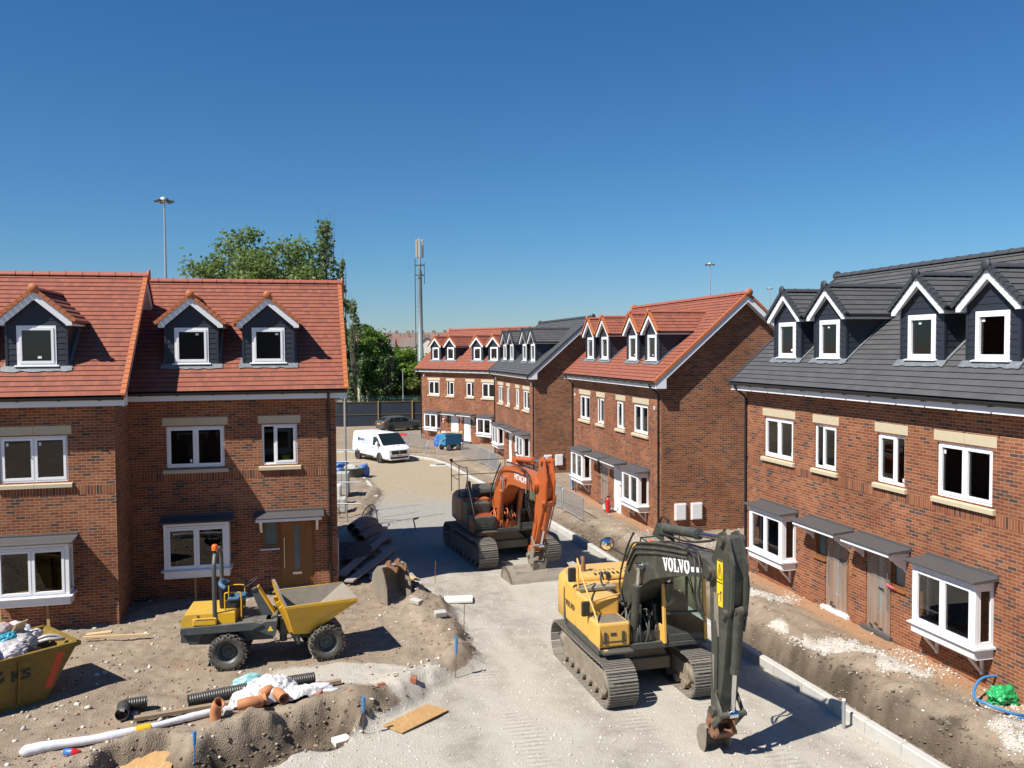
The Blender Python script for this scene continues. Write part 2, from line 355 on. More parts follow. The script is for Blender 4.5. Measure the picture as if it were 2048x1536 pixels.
def ground_fields(x, y, want3=False):
    """height and cover masks at world points: gravel, compacted tan, orange sand, white scatter, road flag"""
    dk, sk = seg_dist(x, y, KERB); dk = np.where(sk < 0, dk, -dk)-.13; right = dk > 0; dkr = -dk         # behind the kerb stones
    dl, sl_ = seg_dist(x, y, LEFT); wob = fbm(x, y, 0.9, 4)*1.1 + fbm(x, y, 4.0, 3)*0.35
    sdl = np.where(sl_ > 0, dl, -dl) + wob*0.45            # >0 : left plot soil
    bz = basez(y); far = sstep(62, 70, y)
    road = (~right) & (sdl < 0) & (y < 75)
    # plot (left)
    lump = fbm(x, y, 0.35, 3)*0.22 + fbm(x, y, 1.6, 4)*0.13 + fbm(x, y, 7, 3)*0.055
    z_left = bz + 0.02 + lump*(1-far*0.8)
    z_left = z_left + np.exp(-((sdl-0.35)/0.45)**2)*(0.10+0.25*np.clip(fbm(x, y, 1.3, 3)+0.15, 0, 1))*(y > 17)*(y < 40)
    z_road = bz - 0.17 + fbm(x, y, 0.4, 3)*0.07 + fbm(x, y, 6, 3)*0.022
    z_road = np.where(y > 36, z_road + 0.06*sstep(36, 46, y), z_road)
    edge = sstep(-0.25, 0.30, sdl)
    z = z_road*(1-edge) + z_left*edge
    # plot (right), behind the kerb: ledge, service trench, bank
    kt = kerb_top(y); dk = np.maximum(dk, 0); d = dk + fbm(x, y, 1.2, 4)*0.35*sstep(0, .25, dk)
    z_r = np.maximum(bz + 0.09, kt+0.02) + lump*0.55
    plateau = sstep(0.85, 1.25, d); ledge = (d < 0.22)
    tr_depth = 0.68*sstep(29, 24, y) + 0.16*sstep(58, 26, y)*(y > 24)
    tr = sstep(0.10, 0.26, d)*(1-sstep(0.80, 1.12, d))
    crag = fbm(x, y, 2.4, 4)*0.5
    z_right = np.where(ledge, kt-0.02+lump*0.2, z_r*plateau + (1-plateau)*(kt-0.03+lump*0.4)) - tr*tr_depth*(1+crag) + (sstep(1.2,1.6,d)-sstep(1.9,3.0,d))*0.16*(1+2*fbm(x,y,1.1,3))*sstep(45, 30, y)
    z = np.where(right & (y < 68), z_right, z)
    # pit at the near left
    ip = inside(x, y, PIT); dp, _ = seg_dist(x, y, PIT, True); sp = np.where(ip, dp, -dp) + fbm(x, y, 1.8, 4)*0.5
    pit = sstep(-0.06, 0.30, sp)
    z = z - pit*(0.48 + 0.20*fbm(x, y, 2.5, 3)) + (1-pit)*np.exp(-((sp+0.15)/0.30)**2)*0.10*(sdl > 0)*(1+2.5*fbm(x, y, 2, 4))
    z = z + far*fbm(x, y, 0.05, 3)*0.4*(y > 70)
    # spoil heap by the road edge
    for hx, hy, hr, hh in ((-2.0,23.2,0.75,0.22),(-1.55,21.3,0.55,0.20),(-1.25,20.0,0.5,0.16),(-2.9,25.4,0.9,0.10),(-3.4,16.9,0.6,0.12),(-4.9,16.2,0.7,0.12)):
        g = np.exp(-((x-hx)**2+(y-hy)**2)/(hr*hr)); z = z + g*hh*(1+2.6*fbm(x, y, 2.6, 4))
    for fx, fy, fr, fz in FLAT:
        g = sstep(fr, fr*.55, np.hypot(x-fx, y-fy)); z = z*(1-g)+(fz+(z-fz)*.15)*g
    # masks
    gravel = np.where(road, 1.0-0.0*x, 0.0); gravel = np.maximum(gravel*(1-sstep(-0.35, 0.05, sdl)*0.35), sstep(0.25, -0.35, sdl)*(~right))
    gravel = np.where(pit > 0.5, gravel*sstep(0.4, -0.2, sp-0.35)*0.4, gravel)
    spur = sstep(1.05, 0.35, seg_dist(x, y, [(-1.6,18.2),(-3.2,18.6),(-4.8,18.75)])[0] + fbm(x, y, 1.3, 4)*1.3)
    gravel = np.maximum(gravel, spur*0.85*(~right))
    gravel = gravel*(y < 80)
    tan = sstep(40.5, 45.5, y + fbm(x, y, 0.5, 3)*6); grey = sstep(29, 33, y+fbm(x, y, 0.6, 3)*4)
    sand = np.zeros_like(x)
    for (ax, ay), (bx, by), wdt in HOUSE_WALLS:
        dd, ss = seg_dist(x, y, [(ax, ay), (bx, by)]); dd = dd + fbm(x, y, 1.5, 4)*0.7
        sand = np.maximum(sand, sstep(wdt, wdt*0.35, dd))
    scat = np.where(right, sstep(0.02, 0.22, fbm(x, y, 0.8, 4)+0.06)*sstep(40, 26, y), 0)*sstep(0.9, 1.4, d)
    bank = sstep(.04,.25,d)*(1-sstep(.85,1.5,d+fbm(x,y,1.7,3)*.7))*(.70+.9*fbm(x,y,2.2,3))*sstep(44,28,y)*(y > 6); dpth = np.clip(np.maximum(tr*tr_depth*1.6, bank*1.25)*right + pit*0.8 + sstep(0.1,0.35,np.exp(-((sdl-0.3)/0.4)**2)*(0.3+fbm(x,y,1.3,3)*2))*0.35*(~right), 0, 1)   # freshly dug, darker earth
    if want3:
        f = (math.sin(.27), -math.cos(.27)); tx = (x-2.62)*math.cos(.27)+(y-19.2)*math.sin(.27); ty = (x-2.62)*f[0]+(y-19.2)*f[1]; brk = sstep(-.05, .12, fbm(x, y, .9, 3))
        track = np.maximum(np.exp(-((np.abs(tx)-.95)/.26)**4), np.exp(-((tx+3.1)/.3)**4)*(ty > -1))*brk*(ty > -9)*road*sstep(9, 5, ty)
        rut = sstep(-.16, .20, fbm(dkr*1.1+fbm(x, y, .3, 3)*1.6, y*.07+7, 1.0, 3)+fbm(x, y, .7, 4)*.30)*road
        return track, rut
    return z, gravel, tan, grey, sand, scat, dpth, road
def axis_pts(parts):
    out = []
    for a, b, st in parts: out += list(np.arange(a, b, st))
    out.append(parts[-1][1]); return np.array(out)
GRID = {}
def ground_zs(x, y):
    """height of the built ground mesh"""
    xs, ys, Z = GRID['g']; i = np.clip(np.searchsorted(xs, x)-1, 0, len(xs)-2); j = np.clip(np.searchsorted(ys, y)-1, 0, len(ys)-2)
    u = (x-xs[i])/(xs[i+1]-xs[i]); v = (y-ys[j])/(ys[j+1]-ys[j])
    return (Z[j,i]*(1-u)+Z[j,i+1]*u)*(1-v)+(Z[j+1,i]*(1-u)+Z[j+1,i+1]*u)*v
def ground_z(x, y): return float(ground_zs(np.float64(x), np.float64(y)))
def ground_material(name):
    m, t, b, _ = nt(name)
    g = nd(t, 'ShaderNodeNewGeometry').outputs['Position']
    a1 = nd(t, 'ShaderNodeAttribute', attribute_name='cover'); a2 = nd(t, 'ShaderNodeAttribute', attribute_name='cover2')
    s1 = nd(t, 'ShaderNodeSeparateColor'); t.links.new(a1.outputs['Color'], s1.inputs[0]); s2 = nd(t, 'ShaderNodeSeparateColor'); t.links.new(a2.outputs['Color'], s2.inputs[0])
    gravel, tan, grey = s1.outputs[0], s1.outputs[1], s1.outputs[2]; sand, scat, dug = s2.outputs[0], s2.outputs[1], s2.outputs[2]
    a3 = nd(t, 'ShaderNodeAttribute', attribute_name='cover3'); s3 = nd(t, 'ShaderNodeSeparateColor'); t.links.new(a3.outputs['Color'], s3.inputs[0]); track, rut = s3.outputs[0], s3.outputs[1]
    nL = noise(t, g, 0.55, 5, 0.6); nM = noise(t, g, 3.2, 6, 0.65); nF = noise(t, g, 21, 6, 0.7)
    v1 = nd(t, 'ShaderNodeTexVoronoi'); v1.inputs['Scale'].default_value = 17; t.links.new(g, v1.inputs['Vector'])
    v2 = nd(t, 'ShaderNodeTexVoronoi'); v2.inputs['Scale'].default_value = 38; t.links.new(g, v2.inputs['Vector'])
    # soil
    rs = ramp(t, [(0.30, (0.130,0.096,0.067)), (0.5, (0.245,0.190,0.138)), (0.70, (0.350,0.286,0.216))]); t.links.new(mixc(t, nL, nM, 0.55), rs.inputs[0])
    soil = mixc(t, rs.outputs[0], (0.40,0.345,0.28), math_n(t, 'MULTIPLY', nF, 0.35))
    rr = ramp(t, [(0.58, (0,0,0)), (0.70, (1,1,1))]); t.links.new(noise(t, g, 0.9, 5, 0.65), rr.inputs[0])
    soil = mixc(t, soil, (0.30,0.165,0.095), math_n(t, 'MULTIPLY', rr.outputs[0], 0.35))
    # white chips lying in the soil
    chip = ramp(t, [(0.09, (1,1,1)), (0.13, (0,0,0))]); t.links.new(v1.outputs['Distance'], chip.inputs[0])
    pick = ramp(t, [(0.80, (0,0,0)), (0.83, (1,1,1))]); t.links.new(v1.outputs['Color'], pick.inputs[0])
    soil = mixc(t, soil, (0.55,0.52,0.47), math_n(t, 'MULTIPLY', chip.outputs[0], pick.outputs[0]))
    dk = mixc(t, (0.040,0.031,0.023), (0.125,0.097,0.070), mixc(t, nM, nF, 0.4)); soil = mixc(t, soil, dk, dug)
    # crushed limestone
    rg = ramp(t, [(0.0, (0.30,0.28,0.245)), (0.35, (0.42,0.40,0.355)), (0.7, (0.47,0.45,0.405)), (1.0, (0.57,0.55,0.505))]); t.links.new(mixc(t, v2.outputs['Color'], nF, 0.45), rg.inputs[0])
    rb = ramp(t, [(0.38, (0,0,0)), (0.62, (1,1,1))]); t.links.new(mixc(t, noise(t, g, 1.7, 9, 0.75), nF, 0.25), rb.inputs[0])
    lime = mixc(t, rg.outputs[0], (0.40,0.35,0.28), math_n(t, 'MULTIPLY', nL, 0.55)); lime = mixc(t, lime, mixc(t, (0.225,0.192,0.150), (0.285,0.27,0.24), nL), math_n(t, 'MULTIPLY', math_n(t, 'MULTIPLY', rut, rb.outputs[0]), 0.9))
    gg = ramp(t, [(0.2, (0.20,0.195,0.18)), (0.8, (0.40,0.385,0.35))]); t.links.new(mixc(t, v2.outputs['Color'], nF, 0.5), gg.inputs[0])
    lime = mixc(t, lime, gg.outputs[0], grey)
    tt = mixc(t, (0.27,0.212,0.142), (0.38,0.312,0.222), nM); lime = mixc(t, lime, mixc(t, tt, (0.43,0.37,0.28), math_n(t, 'MULTIPLY', nF, 0.4)), tan)
    wear = ramp(t, [(0.42, (0,0,0)), (0.62, (1,1,1))]); t.links.new(nM, wear.inputs[0])
    gf = math_n(t, 'MULTIPLY', gravel, 1.0); thr = math_n(t, 'ADD', math_n(t, 'MULTIPLY', math_n(t, 'SUBTRACT', nF, 0.5), 0.9), gf)
    gr = ramp(t, [(0.36, (0,0,0)), (0.62, (1,1,1))]); t.links.new(thr, gr.inputs[0])
    sc = ramp(t, [(0.62, (0,0,0)), (0.78, (1,1,1))]); t.links.new(math_n(t, 'ADD', math_n(t, 'MULTIPLY', nF, 0.75), math_n(t, 'MULTIPLY', scat, 0.42)), sc.inputs[0])
    c = mixc(t, soil, (0.50,0.475,0.43), math_n(t, 'MULTIPLY', sc.outputs[0], scat))
    c = mixc(t, c, lime, gr.outputs[0])
    c = mixc(t, c, mixc(t, (0.42,0.235,0.125), (0.31,0.18,0.105), nM), math_n(t, 'MULTIPLY', sand, 0.85))
    t.links.new(c, b.inputs['Base Color']); b.inputs['Roughness'].default_value = 0.95; b.inputs['Specular IOR Level'].default_value = 0.15
    h = mixc(t, mixc(t, nM, nF, 0.5), v2.outputs['Distance'], 0.40)
    dt = nd(t, 'ShaderNodeVectorMath', operation='DOT_PRODUCT'); t.links.new(g, dt.inputs[0]); dt.inputs[1].default_value = (math.sin(.27), -math.cos(.27), 0)
    wv = math_n(t, 'SINE', math_n(t, 'MULTIPLY', dt.outputs['Value'], 2*PI/.165)); wv = math_n(t, 'MULTIPLY', math_n(t, 'ADD', wv, 1.0), math_n(t, 'MULTIPLY', track, 0.42))
    bump(t, b, math_n(t, 'ADD', h, wv), 0.80, 0.042)
    return m
def build_ground():
    xs = axis_pts([(-2500,-400,300),(-400,-90,20),(-90,-30,3),(-30,-12,0.35),(-12,11.5,0.058),(11.5,24,0.4),(24,80,4),(80,400,25),(400,2500,300)])
    ys = axis_pts([(-30,8,1.0),(8,13.2,0.25),(13.2,27,0.055),(27,34,0.085),(34,64,0.19),(64,92,0.8),(92,420,9),(420,3200,160)])
    X, Y = np.meshgrid(xs, ys); sh = X.shape; x = X.ravel(); y = Y.ravel()
    z, gravel, tan, grey, sand, scat, dug, road = ground_fields(x, y); c3 = ground_fields(x, y, True)
    rg = 1-2*np.abs(fbm(x, y, 3.1, 4)); z = z+dug*((rg-.8)*.22+fbm(x, y, 8.5, 2)*.14)*(y < 60)
    nx = len(xs); ny = len(ys); GRID['g'] = (xs, ys, z.reshape(sh))
    i = np.arange(nx-1); j = np.arange(ny-1); I, J = np.meshgrid(i, j)
    a = (J*nx+I).ravel(); F = np.stack([a, a+1, a+1+nx, a+nx], 1)
    fr = road[F].sum(1) >= 2
    mat = ground_material('site_ground')
    for nm, sel in (('road', fr), ('ground', ~fr)):
        f = F[sel]; used = np.unique(f); mp = np.zeros(len(x), int); mp[used] = np.arange(len(used))
        me = bpy.data.meshes.new(nm); nv = len(used); nf = len(f)
        me.vertices.add(nv); me.vertices.foreach_set('co', np.stack([x, y, z], 1)[used].astype(np.float32).ravel())
        me.loops.add(nf*4); me.loops.foreach_set('vertex_index', mp[f].astype(np.int32).ravel())
        me.polygons.add(nf); me.polygons.foreach_set('loop_start', np.arange(0, nf*4, 4, dtype=np.int32))
        me.polygons.foreach_set('use_smooth', np.ones(nf, bool)); me.update(calc_edges=True)
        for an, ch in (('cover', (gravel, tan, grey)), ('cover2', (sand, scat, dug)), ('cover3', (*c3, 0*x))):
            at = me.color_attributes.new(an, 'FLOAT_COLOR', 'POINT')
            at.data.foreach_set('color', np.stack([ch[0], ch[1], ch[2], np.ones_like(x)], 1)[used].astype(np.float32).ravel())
        me.materials.append(mat)
        o = bpy.data.objects.new(nm, me); COL.objects.link(o); o['kind'] = 'structure'
def offset_line(pl, d):
    out = []
    for i, p in enumerate(pl):
        a = Vector(pl[max(i-1,0)]); b = Vector(pl[min(i+1,len(pl)-1)]); t = (b-a).normalized(); out.append((p[0]+t.y*d, p[1]-t.x*d))
    return out
def resample(pl, st):
    out = []; 
    for (ax,ay),(bx,by) in zip(pl[:-1], pl[1:]):
        n = max(1, int(math.hypot(bx-ax,by-ay)/st))
        out += [(ax+(bx-ax)*k/n, ay+(by-ay)*k/n) for k in range(n)]
    return out+[pl[-1]]
def build_kerb(name, line, top=0.0, w=0.15, foot=0.5, st=0.915, haunch=0.16):
    """a run of kerb stones end to end, with the concrete haunch behind"""
    b = MB(); pts = resample(line, st)
    back = offset_line(pts, w); hb = offset_line(pts, w+haunch)
    for i in range(len(pts)-1):
        p, q = Vector((*pts[i],0)), Vector((*pts[i+1],0)); pb, qb = Vector((*back[i],0)), Vector((*back[i+1],0)); g = (q-p)*0.006
        j = random.uniform(-.008, .008)
        za, zb = float(kerb_top(pts[i][1]))+top+j, float(kerb_top(pts[i+1][1]))+top+j
        a, c, ab, cb = p+g, q-g, pb+g, qb-g; ch = (ab-a)*0.14
        def L(v, z): return (v.x, v.y, z)
        v = [L(a,za-foot),L(c,zb-foot),L(c,zb-.025),L(a,za-.025),L(a+ch,za),L(c+ch,zb),L(cb,zb),L(ab,za),L(ab,za-foot),L(cb,zb-foot)]
        b.add(v, [(0,1,2,3),(3,2,5,4),(4,5,6,7),(7,6,9,8),(0,3,4,7,8),(1,9,6,5,2)])
        h0, h1 = Vector((*hb[i],0)), Vector((*hb[i+1],0)); r1 = random.uniform(.03,.10)
        b.add([L(pb,za-r1),L(qb,zb-r1),L(h1,zb-.22),L(h0,za-.22),L(h0,za-foot),L(h1,zb-foot)], [(0,1,2,3),(3,2,5,4)])
    o = b.build(name, M['concrete']); o['kind'] = 'structure'; return o
# ---------------------------------------------------------------- houses. local axes: x along the front, y into the house, z up; eaves at z = 6
def grid_wall(b, xs, zs, holes, y, m=0, flip=False, uvf=None, mband=None):
    """flat wall in the xz plane with rectangular openings"""
    X = sorted(set(xs + [h[0] for h in holes] + [h[1] for h in holes])); Z = sorted(set(zs + [h[2] for h in holes] + [h[3] for h in holes]))
    X = [x for x in X if xs[0]-1e-6 <= x <= xs[-1]+1e-6]
    for x0, x1 in zip(X[:-1], X[1:]):
        for z0, z1 in zip(Z[:-1], Z[1:]):
            cx, cz = (x0+x1)/2, (z0+z1)/2
            if any(h[0] < cx < h[1] and h[2] < cz < h[3] for h in holes): continue
            p = [(x0,y,z0),(x1,y,z0),(x1,y,z1),(x0,y,z1)]; mm = m; uv = [(a[0], a[2]) for a in p]
            if mband and mband[0]-1e-4 <= z0 and z1 <= mband[1]+1e-4: mm = mband[2]; uv = [(a[0], a[2]-mband[0]+0.0075) for a in p]
            if flip: p = p[::-1]; uv = uv[::-1]
            b.add(p, [(0,1,2,3)], mm, [uv])
def win_frame(b, u0, u1, z0, z1, y, kind, f=0.062, d=0.07):
    """outer frame, mullion and opening sashes; returns the pane rectangles"""
    b.box(u0,u0+f,y,y+d,z0,z1); b.box(u1-f,u1,y,y+d,z0,z1); b.box(u0+f,u1-f,y,y+d,z1-f,z1); b.box(u0+f,u1-f,y,y+d,z0,z0+f)
    W = u1-u0
    if kind == 'big': mul = [(u0+u1)/2]; sash = [True, True]
    elif kind == 'sL': mul = [u0+W*0.36]; sash = [False, True]
    elif kind == 'sR': mul = [u0+W*0.64]; sash = [True, False]
    else: mul = []; sash = [True]
    ed = [u0+f] + [q for mm in mul for q in (mm-f*0.42, mm+f*0.42)] + [u1-f]
    for mm in mul: b.box(mm-f*0.42, mm+f*0.42, y+0.003, y+d, z0+f, z1-f)
    panes = []
    for i in range(len(ed)//2):
        a, c = ed[2*i], ed[2*i+1]; e = z0+f; g = z1-f
        if sash[i]:
            s = 0.050; o = 0.016
            b.box(a-.012,a+s,y-o,y+d*.8,e-.012,g+.012); b.box(c-s,c+.012,y-o,y+d*.8,e-.012,g+.012)
            b.box(a+s,c-s,y-o,y+d*.8,g-s,g+.012); b.box(a+s,c-s,y-o,y+d*.8,e-.012,e+s)
            a += s; c -= s; e += s; g -= s
        panes.append((a, c, e, g))
    return panes
def add_window(root, u0, u1, z0, z1, kind, stone=True, rnd=None):
    b = MB(); pn = win_frame(b, u0, u1, z0, z1, 0.045, kind)
    b.box(u0+.02, u1-.02, 0.022, 0.05, z0-.022, z0+.012)
    w = b.build('window', M['pvc'], root)
    b = MB()
    for a, c, e, g in pn: b.quad((a,.078,e),(c,.078,e),(c,.078,g),(a,.078,g))
    b.build('pane', M['glass'], w)
    if stone:
        b = MB(); lx = 0.10; mid = (u0+u1)/2
        if kind == 'big': b.box(u0-lx, mid-.004, -.006, .10, z1+.03, z1+.255); b.box(mid+.004, u1+lx, -.006, .10, z1+.03, z1+.255)
        else: b.box(u0-lx, u1+lx, -.006, .10, z1+.03, z1+.255)
        b.build('lintel', M['stone'], w, 0.004)
        b = MB()
        for a, c in (((u0-lx, mid-.004), (mid+.004, u1+lx)) if kind == 'big' else ((u0-lx, u1+lx),)):
            b.prism([(-.075, z0-.155), (-.075, z0-.055), (.05, z0-.022), (.10, z0-.022), (.10, z0-.155)], a, c, 'x')
        b.build('sill', M['stone'], w, 0.005)
    b = MB(); rr = rnd or random
    for a, c, e, g in pn:
        if rr.random() < 0.45:
            x = rr.choice([a+.03, c-.09]); z = rr.choice([e+.03, g-.14]); b.quad((x,.072,z),(x+.055,.072,z),(x+.055,.072,z+.085),(x,.072,z+.085))
    if b.f: b.build('sticker', M['sticker'], w)
    if kind != 'one':
        b = MB(); a, c, e, g = pn[-1] if kind != 'sR' else pn[0]; x = a-.02 if kind != 'sR' else c+.02
        b.bar((x,.10,(e+g)/2-.02),(x+.015,.10,(e+g)/2+.10),.02,.02); b.build('window_handle', M['pvc'], w)
    return w
def slab_roof(b, u0, u1, z, proj, ov):
    """shallow grey canopy roof: upstand at the wall, falling sheet, rolled front edge"""
    b.prism([(-.004, z+.10), (-.028, z+.10), (-.03, z+.035), (-proj, z-.015), (-proj, z-.065), (-.004, z-.03)], u0, u1, 'x')
    b.box(u0+.015, u1-.015, -proj-.012, -proj-.001, z-.055, z-.028)
def white_console(b, u, z, proj, h, w=0.06):
    n = 7; pr = [(0, z), (-proj, z)]
    for i in range(n+1):
        t = i/n; y = -proj*(1-t)**1.15; zz = z-.09-(h-.09)*t; y += .018*math.sin(t*PI*3); pr.append((min(y, -.004), zz))
    b.prism(pr, u-w/2, u+w/2, 'x')
def add_bay(root, u0, u1, bracket=True, props=False, filmed=False):
    P = .45; zt, zs, zb = 2.22, .955, .70         # head, sill top, underside of the apron
    b = MB(); f = .085
    pn = win_frame(b, u0+.06, u1-.06, zs, zt-.04, -P, 'big')
    for u in (u0, u1-.085): b.box(u, u+.085, -P-.006, -P+.08, zs, zt-.02)
    panes = [[(a,-P+.033,e),(c,-P+.033,e),(c,-P+.033,g),(a,-P+.033,g)] for a,c,e,g in pn]
    for u, s in ((u0, 1), (u1, -1)):
        x0, x1 = sorted((u+s*.004, u+s*.07))
        b.box(x0,x1,-P+.08,-.003,zs,zs+.10); b.box(x0,x1,-P+.08,-.003,zt-.12,zt-.02); b.box(x0,x1,-.08,-.003,zs+.10,zt-.12); b.box(x0,x1,-P+.08,-P+.135,zs+.10,zt-.12)
        xm = (x0+x1)/2; panes.append([(xm,-P+.135,zs+.10),(xm,-.08,zs+.10),(xm,-.08,zt-.12),(xm,-P+.135,zt-.12)])
    b.box(u0-.0,u1+.0,-P-.035,-.003,zt-.02,zt+.065)                   # head board under the roof
    b.prism([(-P-.09, zs-.035), (-P-.09, zs-.012), (-P+.05, zs+.006), (-.003, zs+.006), (-.003, zs-.035)], u0-.075, u1+.075, 'x')
    b.prism([(-P-.02, zb+.03), (-P-.02, zs-.036), (-.003, zs-.036), (-.003, zb), (-P+.01, zb)], u0-.005, u1+.005, 'x')
    w = b.build('bay_window', M['pvc'], root, 0.004)
    b = MB()
    for p in panes: b.poly(p)
    b.build('pane', M['glass'], w)
    b = MB(); slab_roof(b, u0-.12, u1+.12, zt+.13, P+.15, .1); b.build('bay_roof', M['grp'], w, 0.006)
    if bracket:
        for u in (u0+.28, u1-.28):
            b = MB(); b.box(u-.03,u+.03,-.05,-.003,zb-.42,zb-.001); b.box(u-.03,u+.03,-.36,-.05,zb-.05,zb-.001); b.bar((u,-.34,zb-.05),(u,-.03,zb-.38),.05,.045); b.build('bracket', M['pvc'], w)
    b = MB(); b.box(u0+.05,u1-.05,-P+.1,.1,zs-.02,zs+.012); b.build('window_board', M['pvc'], w)
def film_sheet(u0, u1, z0, z1, y, seed, nx=12, nz=26, amp=.012):
    r = random.Random(seed); b = MB(); ph = [r.uniform(0, 6) for _ in range(6)]
    v = []
    for j in range(nz+1):
        for i in range(nx+1):
            s, t = i/nx, j/nz
            v.append((u0+(u1-u0)*s, y-amp*(1.2+math.sin(9*s+2*t+ph[0])+.6*math.sin(17*s-3*t+ph[1])+.5*math.sin(4*s+11*t+ph[2])), z0+(z1-z0)*t))
    b.add(v, [(j*(nx+1)+i, j*(nx+1)+i+1, (j+1)*(nx+1)+i+1, (j+1)*(nx+1)+i) for j in range(nz) for i in range(nx)], 0, None, True)
    return b
def add_door(root, d0, d1, s0, s1, film, seed):
    """grained front door with a glazed slot, plus its side light"""
    zb, zt = .13, 2.25; b = MB(); f = .05
    b.box(d0,d0+f,.03,.10,zb,zt); b.box(d1-f,d1,.03,.10,zb,zt); b.box(d0+f,d1-f,.03,.10,zt-f,zt)
    c = (d0+d1)/2
    for (x0,x1,z0,z1) in ((d0+f+.004,c-.085,zb,zt-f-.004),(c+.085,d1-f-.004,zb,zt-f-.004),(c-.085,c+.085,zb,.62),(c-.085,c+.085,1.98,zt-f-.004)): b.box(x0,x1,.055,.095,z0,z1)
    d = b.build('door', M['oak'], root, .003)
    b = MB(); b.box(c-.084,c+.084,.066,.08,.621,1.979); b.build('door_glass', M['frosted'], d)
    b = MB(); b.box(c-.13,c+.13,.044,.0545,.50,.57); b.build('letterbox', M['steel'], d)
    h = d0+f+.10 if s0 < d0 else d1-f-.10
    b = MB(); b.cyl((h,.0,.72),(h,.0,1.62),.016,8)
    for z in (.80,1.54): b.cyl((h,.0,z),(h,.055,z),.011,6)
    b.build('handle', M['steel'], d)
    b = MB(); b.prism([(-.09,zb-.10),(-.09,zb-.02),(.09,zb-.002),(.09,zb-.10)], d0-.10, d1+.06, 'x'); b.build('threshold', M['white_board'] if seed % 2 == 0 else M['grp'], d, .004)
    b = MB(); z0 = 1.34
    b.box(s0,s0+.055,.03,.10,z0,zt); b.box(s1-.055,s1,.03,.10,z0,zt); b.box(s0+.055,s1-.055,.03,.10,zt-.055,zt); b.box(s0+.055,s1-.055,.03,.10,z0,z0+.07)
    sl_ = b.build('side_light', M['oak'], root, .003)
    b = MB(); b.quad((s0+.055,.07,z0+.07),(s1-.055,.07,z0+.07),(s1-.055,.07,zt-.055),(s0+.055,.07,zt-.055)); b.build('pane', M['frosted'], sl_)
    b = MB(); b.prism([(-.05,z0-.055),(-.05,z0-.035),(.03,z0-.004),(.03,z0-.055)], s0-.07, s1+.02, 'x'); b.build('sill', M['oak'] if film else M['pvc'], sl_)
    if film:
        b = film_sheet(d0+(.06 if film == 'clear' else .03), d1-.02, zb+.0, zt-.02, .02 if film == 'white' else -.002, seed, amp=.010 if film == 'clear' else .014); b.build('protective_film', M['film'] if film == 'clear' else M['white_film'], d)
        b = MB(); r = random.Random(seed)
        for q in range(5):
            x = r.uniform(d0+.1,d1-.2); z = r.choice([zb+.08, zb+.15, 1.2, 1.5]); b.obox((x,-.045,z),(.12,.004,.045),Matrix.Rotation(r.uniform(-.4,.4),3,'Y'))
        if film == 'clear': b.build('tape', M['black'], d)
def add_canopy(root, u0, u1):
    z = 2.35; b = MB(); slab_roof(b, u0, u1, z, .60, .1); c = b.build('door_canopy', M['grp'], root, .006)
    b = MB(); b.box(u0+.07,u1-.07,-.575,-.003,z-.145,z-.068); b.build('canopy_fascia', M['pvc'], c, .004)
    for u in (u0+.2, u1-.2):
        b = MB(); white_console(b, u, z-.147, .42, .40, .07); b.build('bracket', M['pvc'], c)
def roof_courses(b, e, n, slope_u, T, w0, v0, excl=(), t=.022, m=0):
    """stepped tile courses up the slope v = v0+(w-w0)*T; slope_u gives the u extent; excl = [(ua,ub,wa,wb)] cut outs"""
    pass
def tile_strip(b, u0, u1, w0, v0, w1, v1, off, nrm, t, s0, s1, row, m=0, ex=0.012):
    """one course: lower edge lifted, small nose that overhangs the course below"""
    dw, dv = (w1-w0), (v1-v0); L = math.hypot(dw, dv); dw /= L; dv /= L
    lo = (w0+nrm[0]*t-dw*ex, v0+nrm[1]*t-dv*ex); hi = (w1, v1); un = (w0+dw*.006, v0+dv*.006)
    a0, a1 = u0, u1
    v = [(a0,lo[0],lo[1]),(a1,lo[0],lo[1]),(a1,hi[0],hi[1]),(a0,hi[0],hi[1]),(a0,un[0],un[1]),(a1,un[0],un[1])]
    uv1 = [(u0+row*.037,s0),(u1+row*.037,s0),(u1+row*.037,s1-.003),(u0+row*.037,s1-.003)]
    b.add(v, [(0,1,2,3),(4,5,1,0)], m, [uv1, [(u0,s0),(u1,s0),(u1,s0),(u0,s0)]])
def ridge_run(b, p0, p1, r=.125, L=.45):
    """half round ridge tiles end to end, each with a raised collar"""
    p0, p1 = Vector(p0), Vector(p1); d = (p1-p0); n = max(1, round(d.length/L)); x = d.normalized(); z = Vector((0,0,1)); y = z.cross(x)
    for i in range(n):
        a, c = p0+d*(i/n), p0+d*((i+1)/n)
        for (q0, q1, rr) in ((a, c-x*.05, r), (c-x*.05, c+x*.004, r+.013)):
            ring = [(math.cos(k*PI/8+0), math.sin(k*PI/8)) for k in range(9)]
            v = [tuple(q0+y*cx*rr+z*(sz*rr*.9-.06)) for cx, sz in ring]+[tuple(q1+y*cx*rr+z*(sz*rr*.9-.06)) for cx, sz in ring]
            b.add(v, [(k,k+1,9+k+1,9+k) for k in range(8)], 0, None, True); b.add(v, [tuple(range(9)), tuple(range(17,8,-1))], 0)
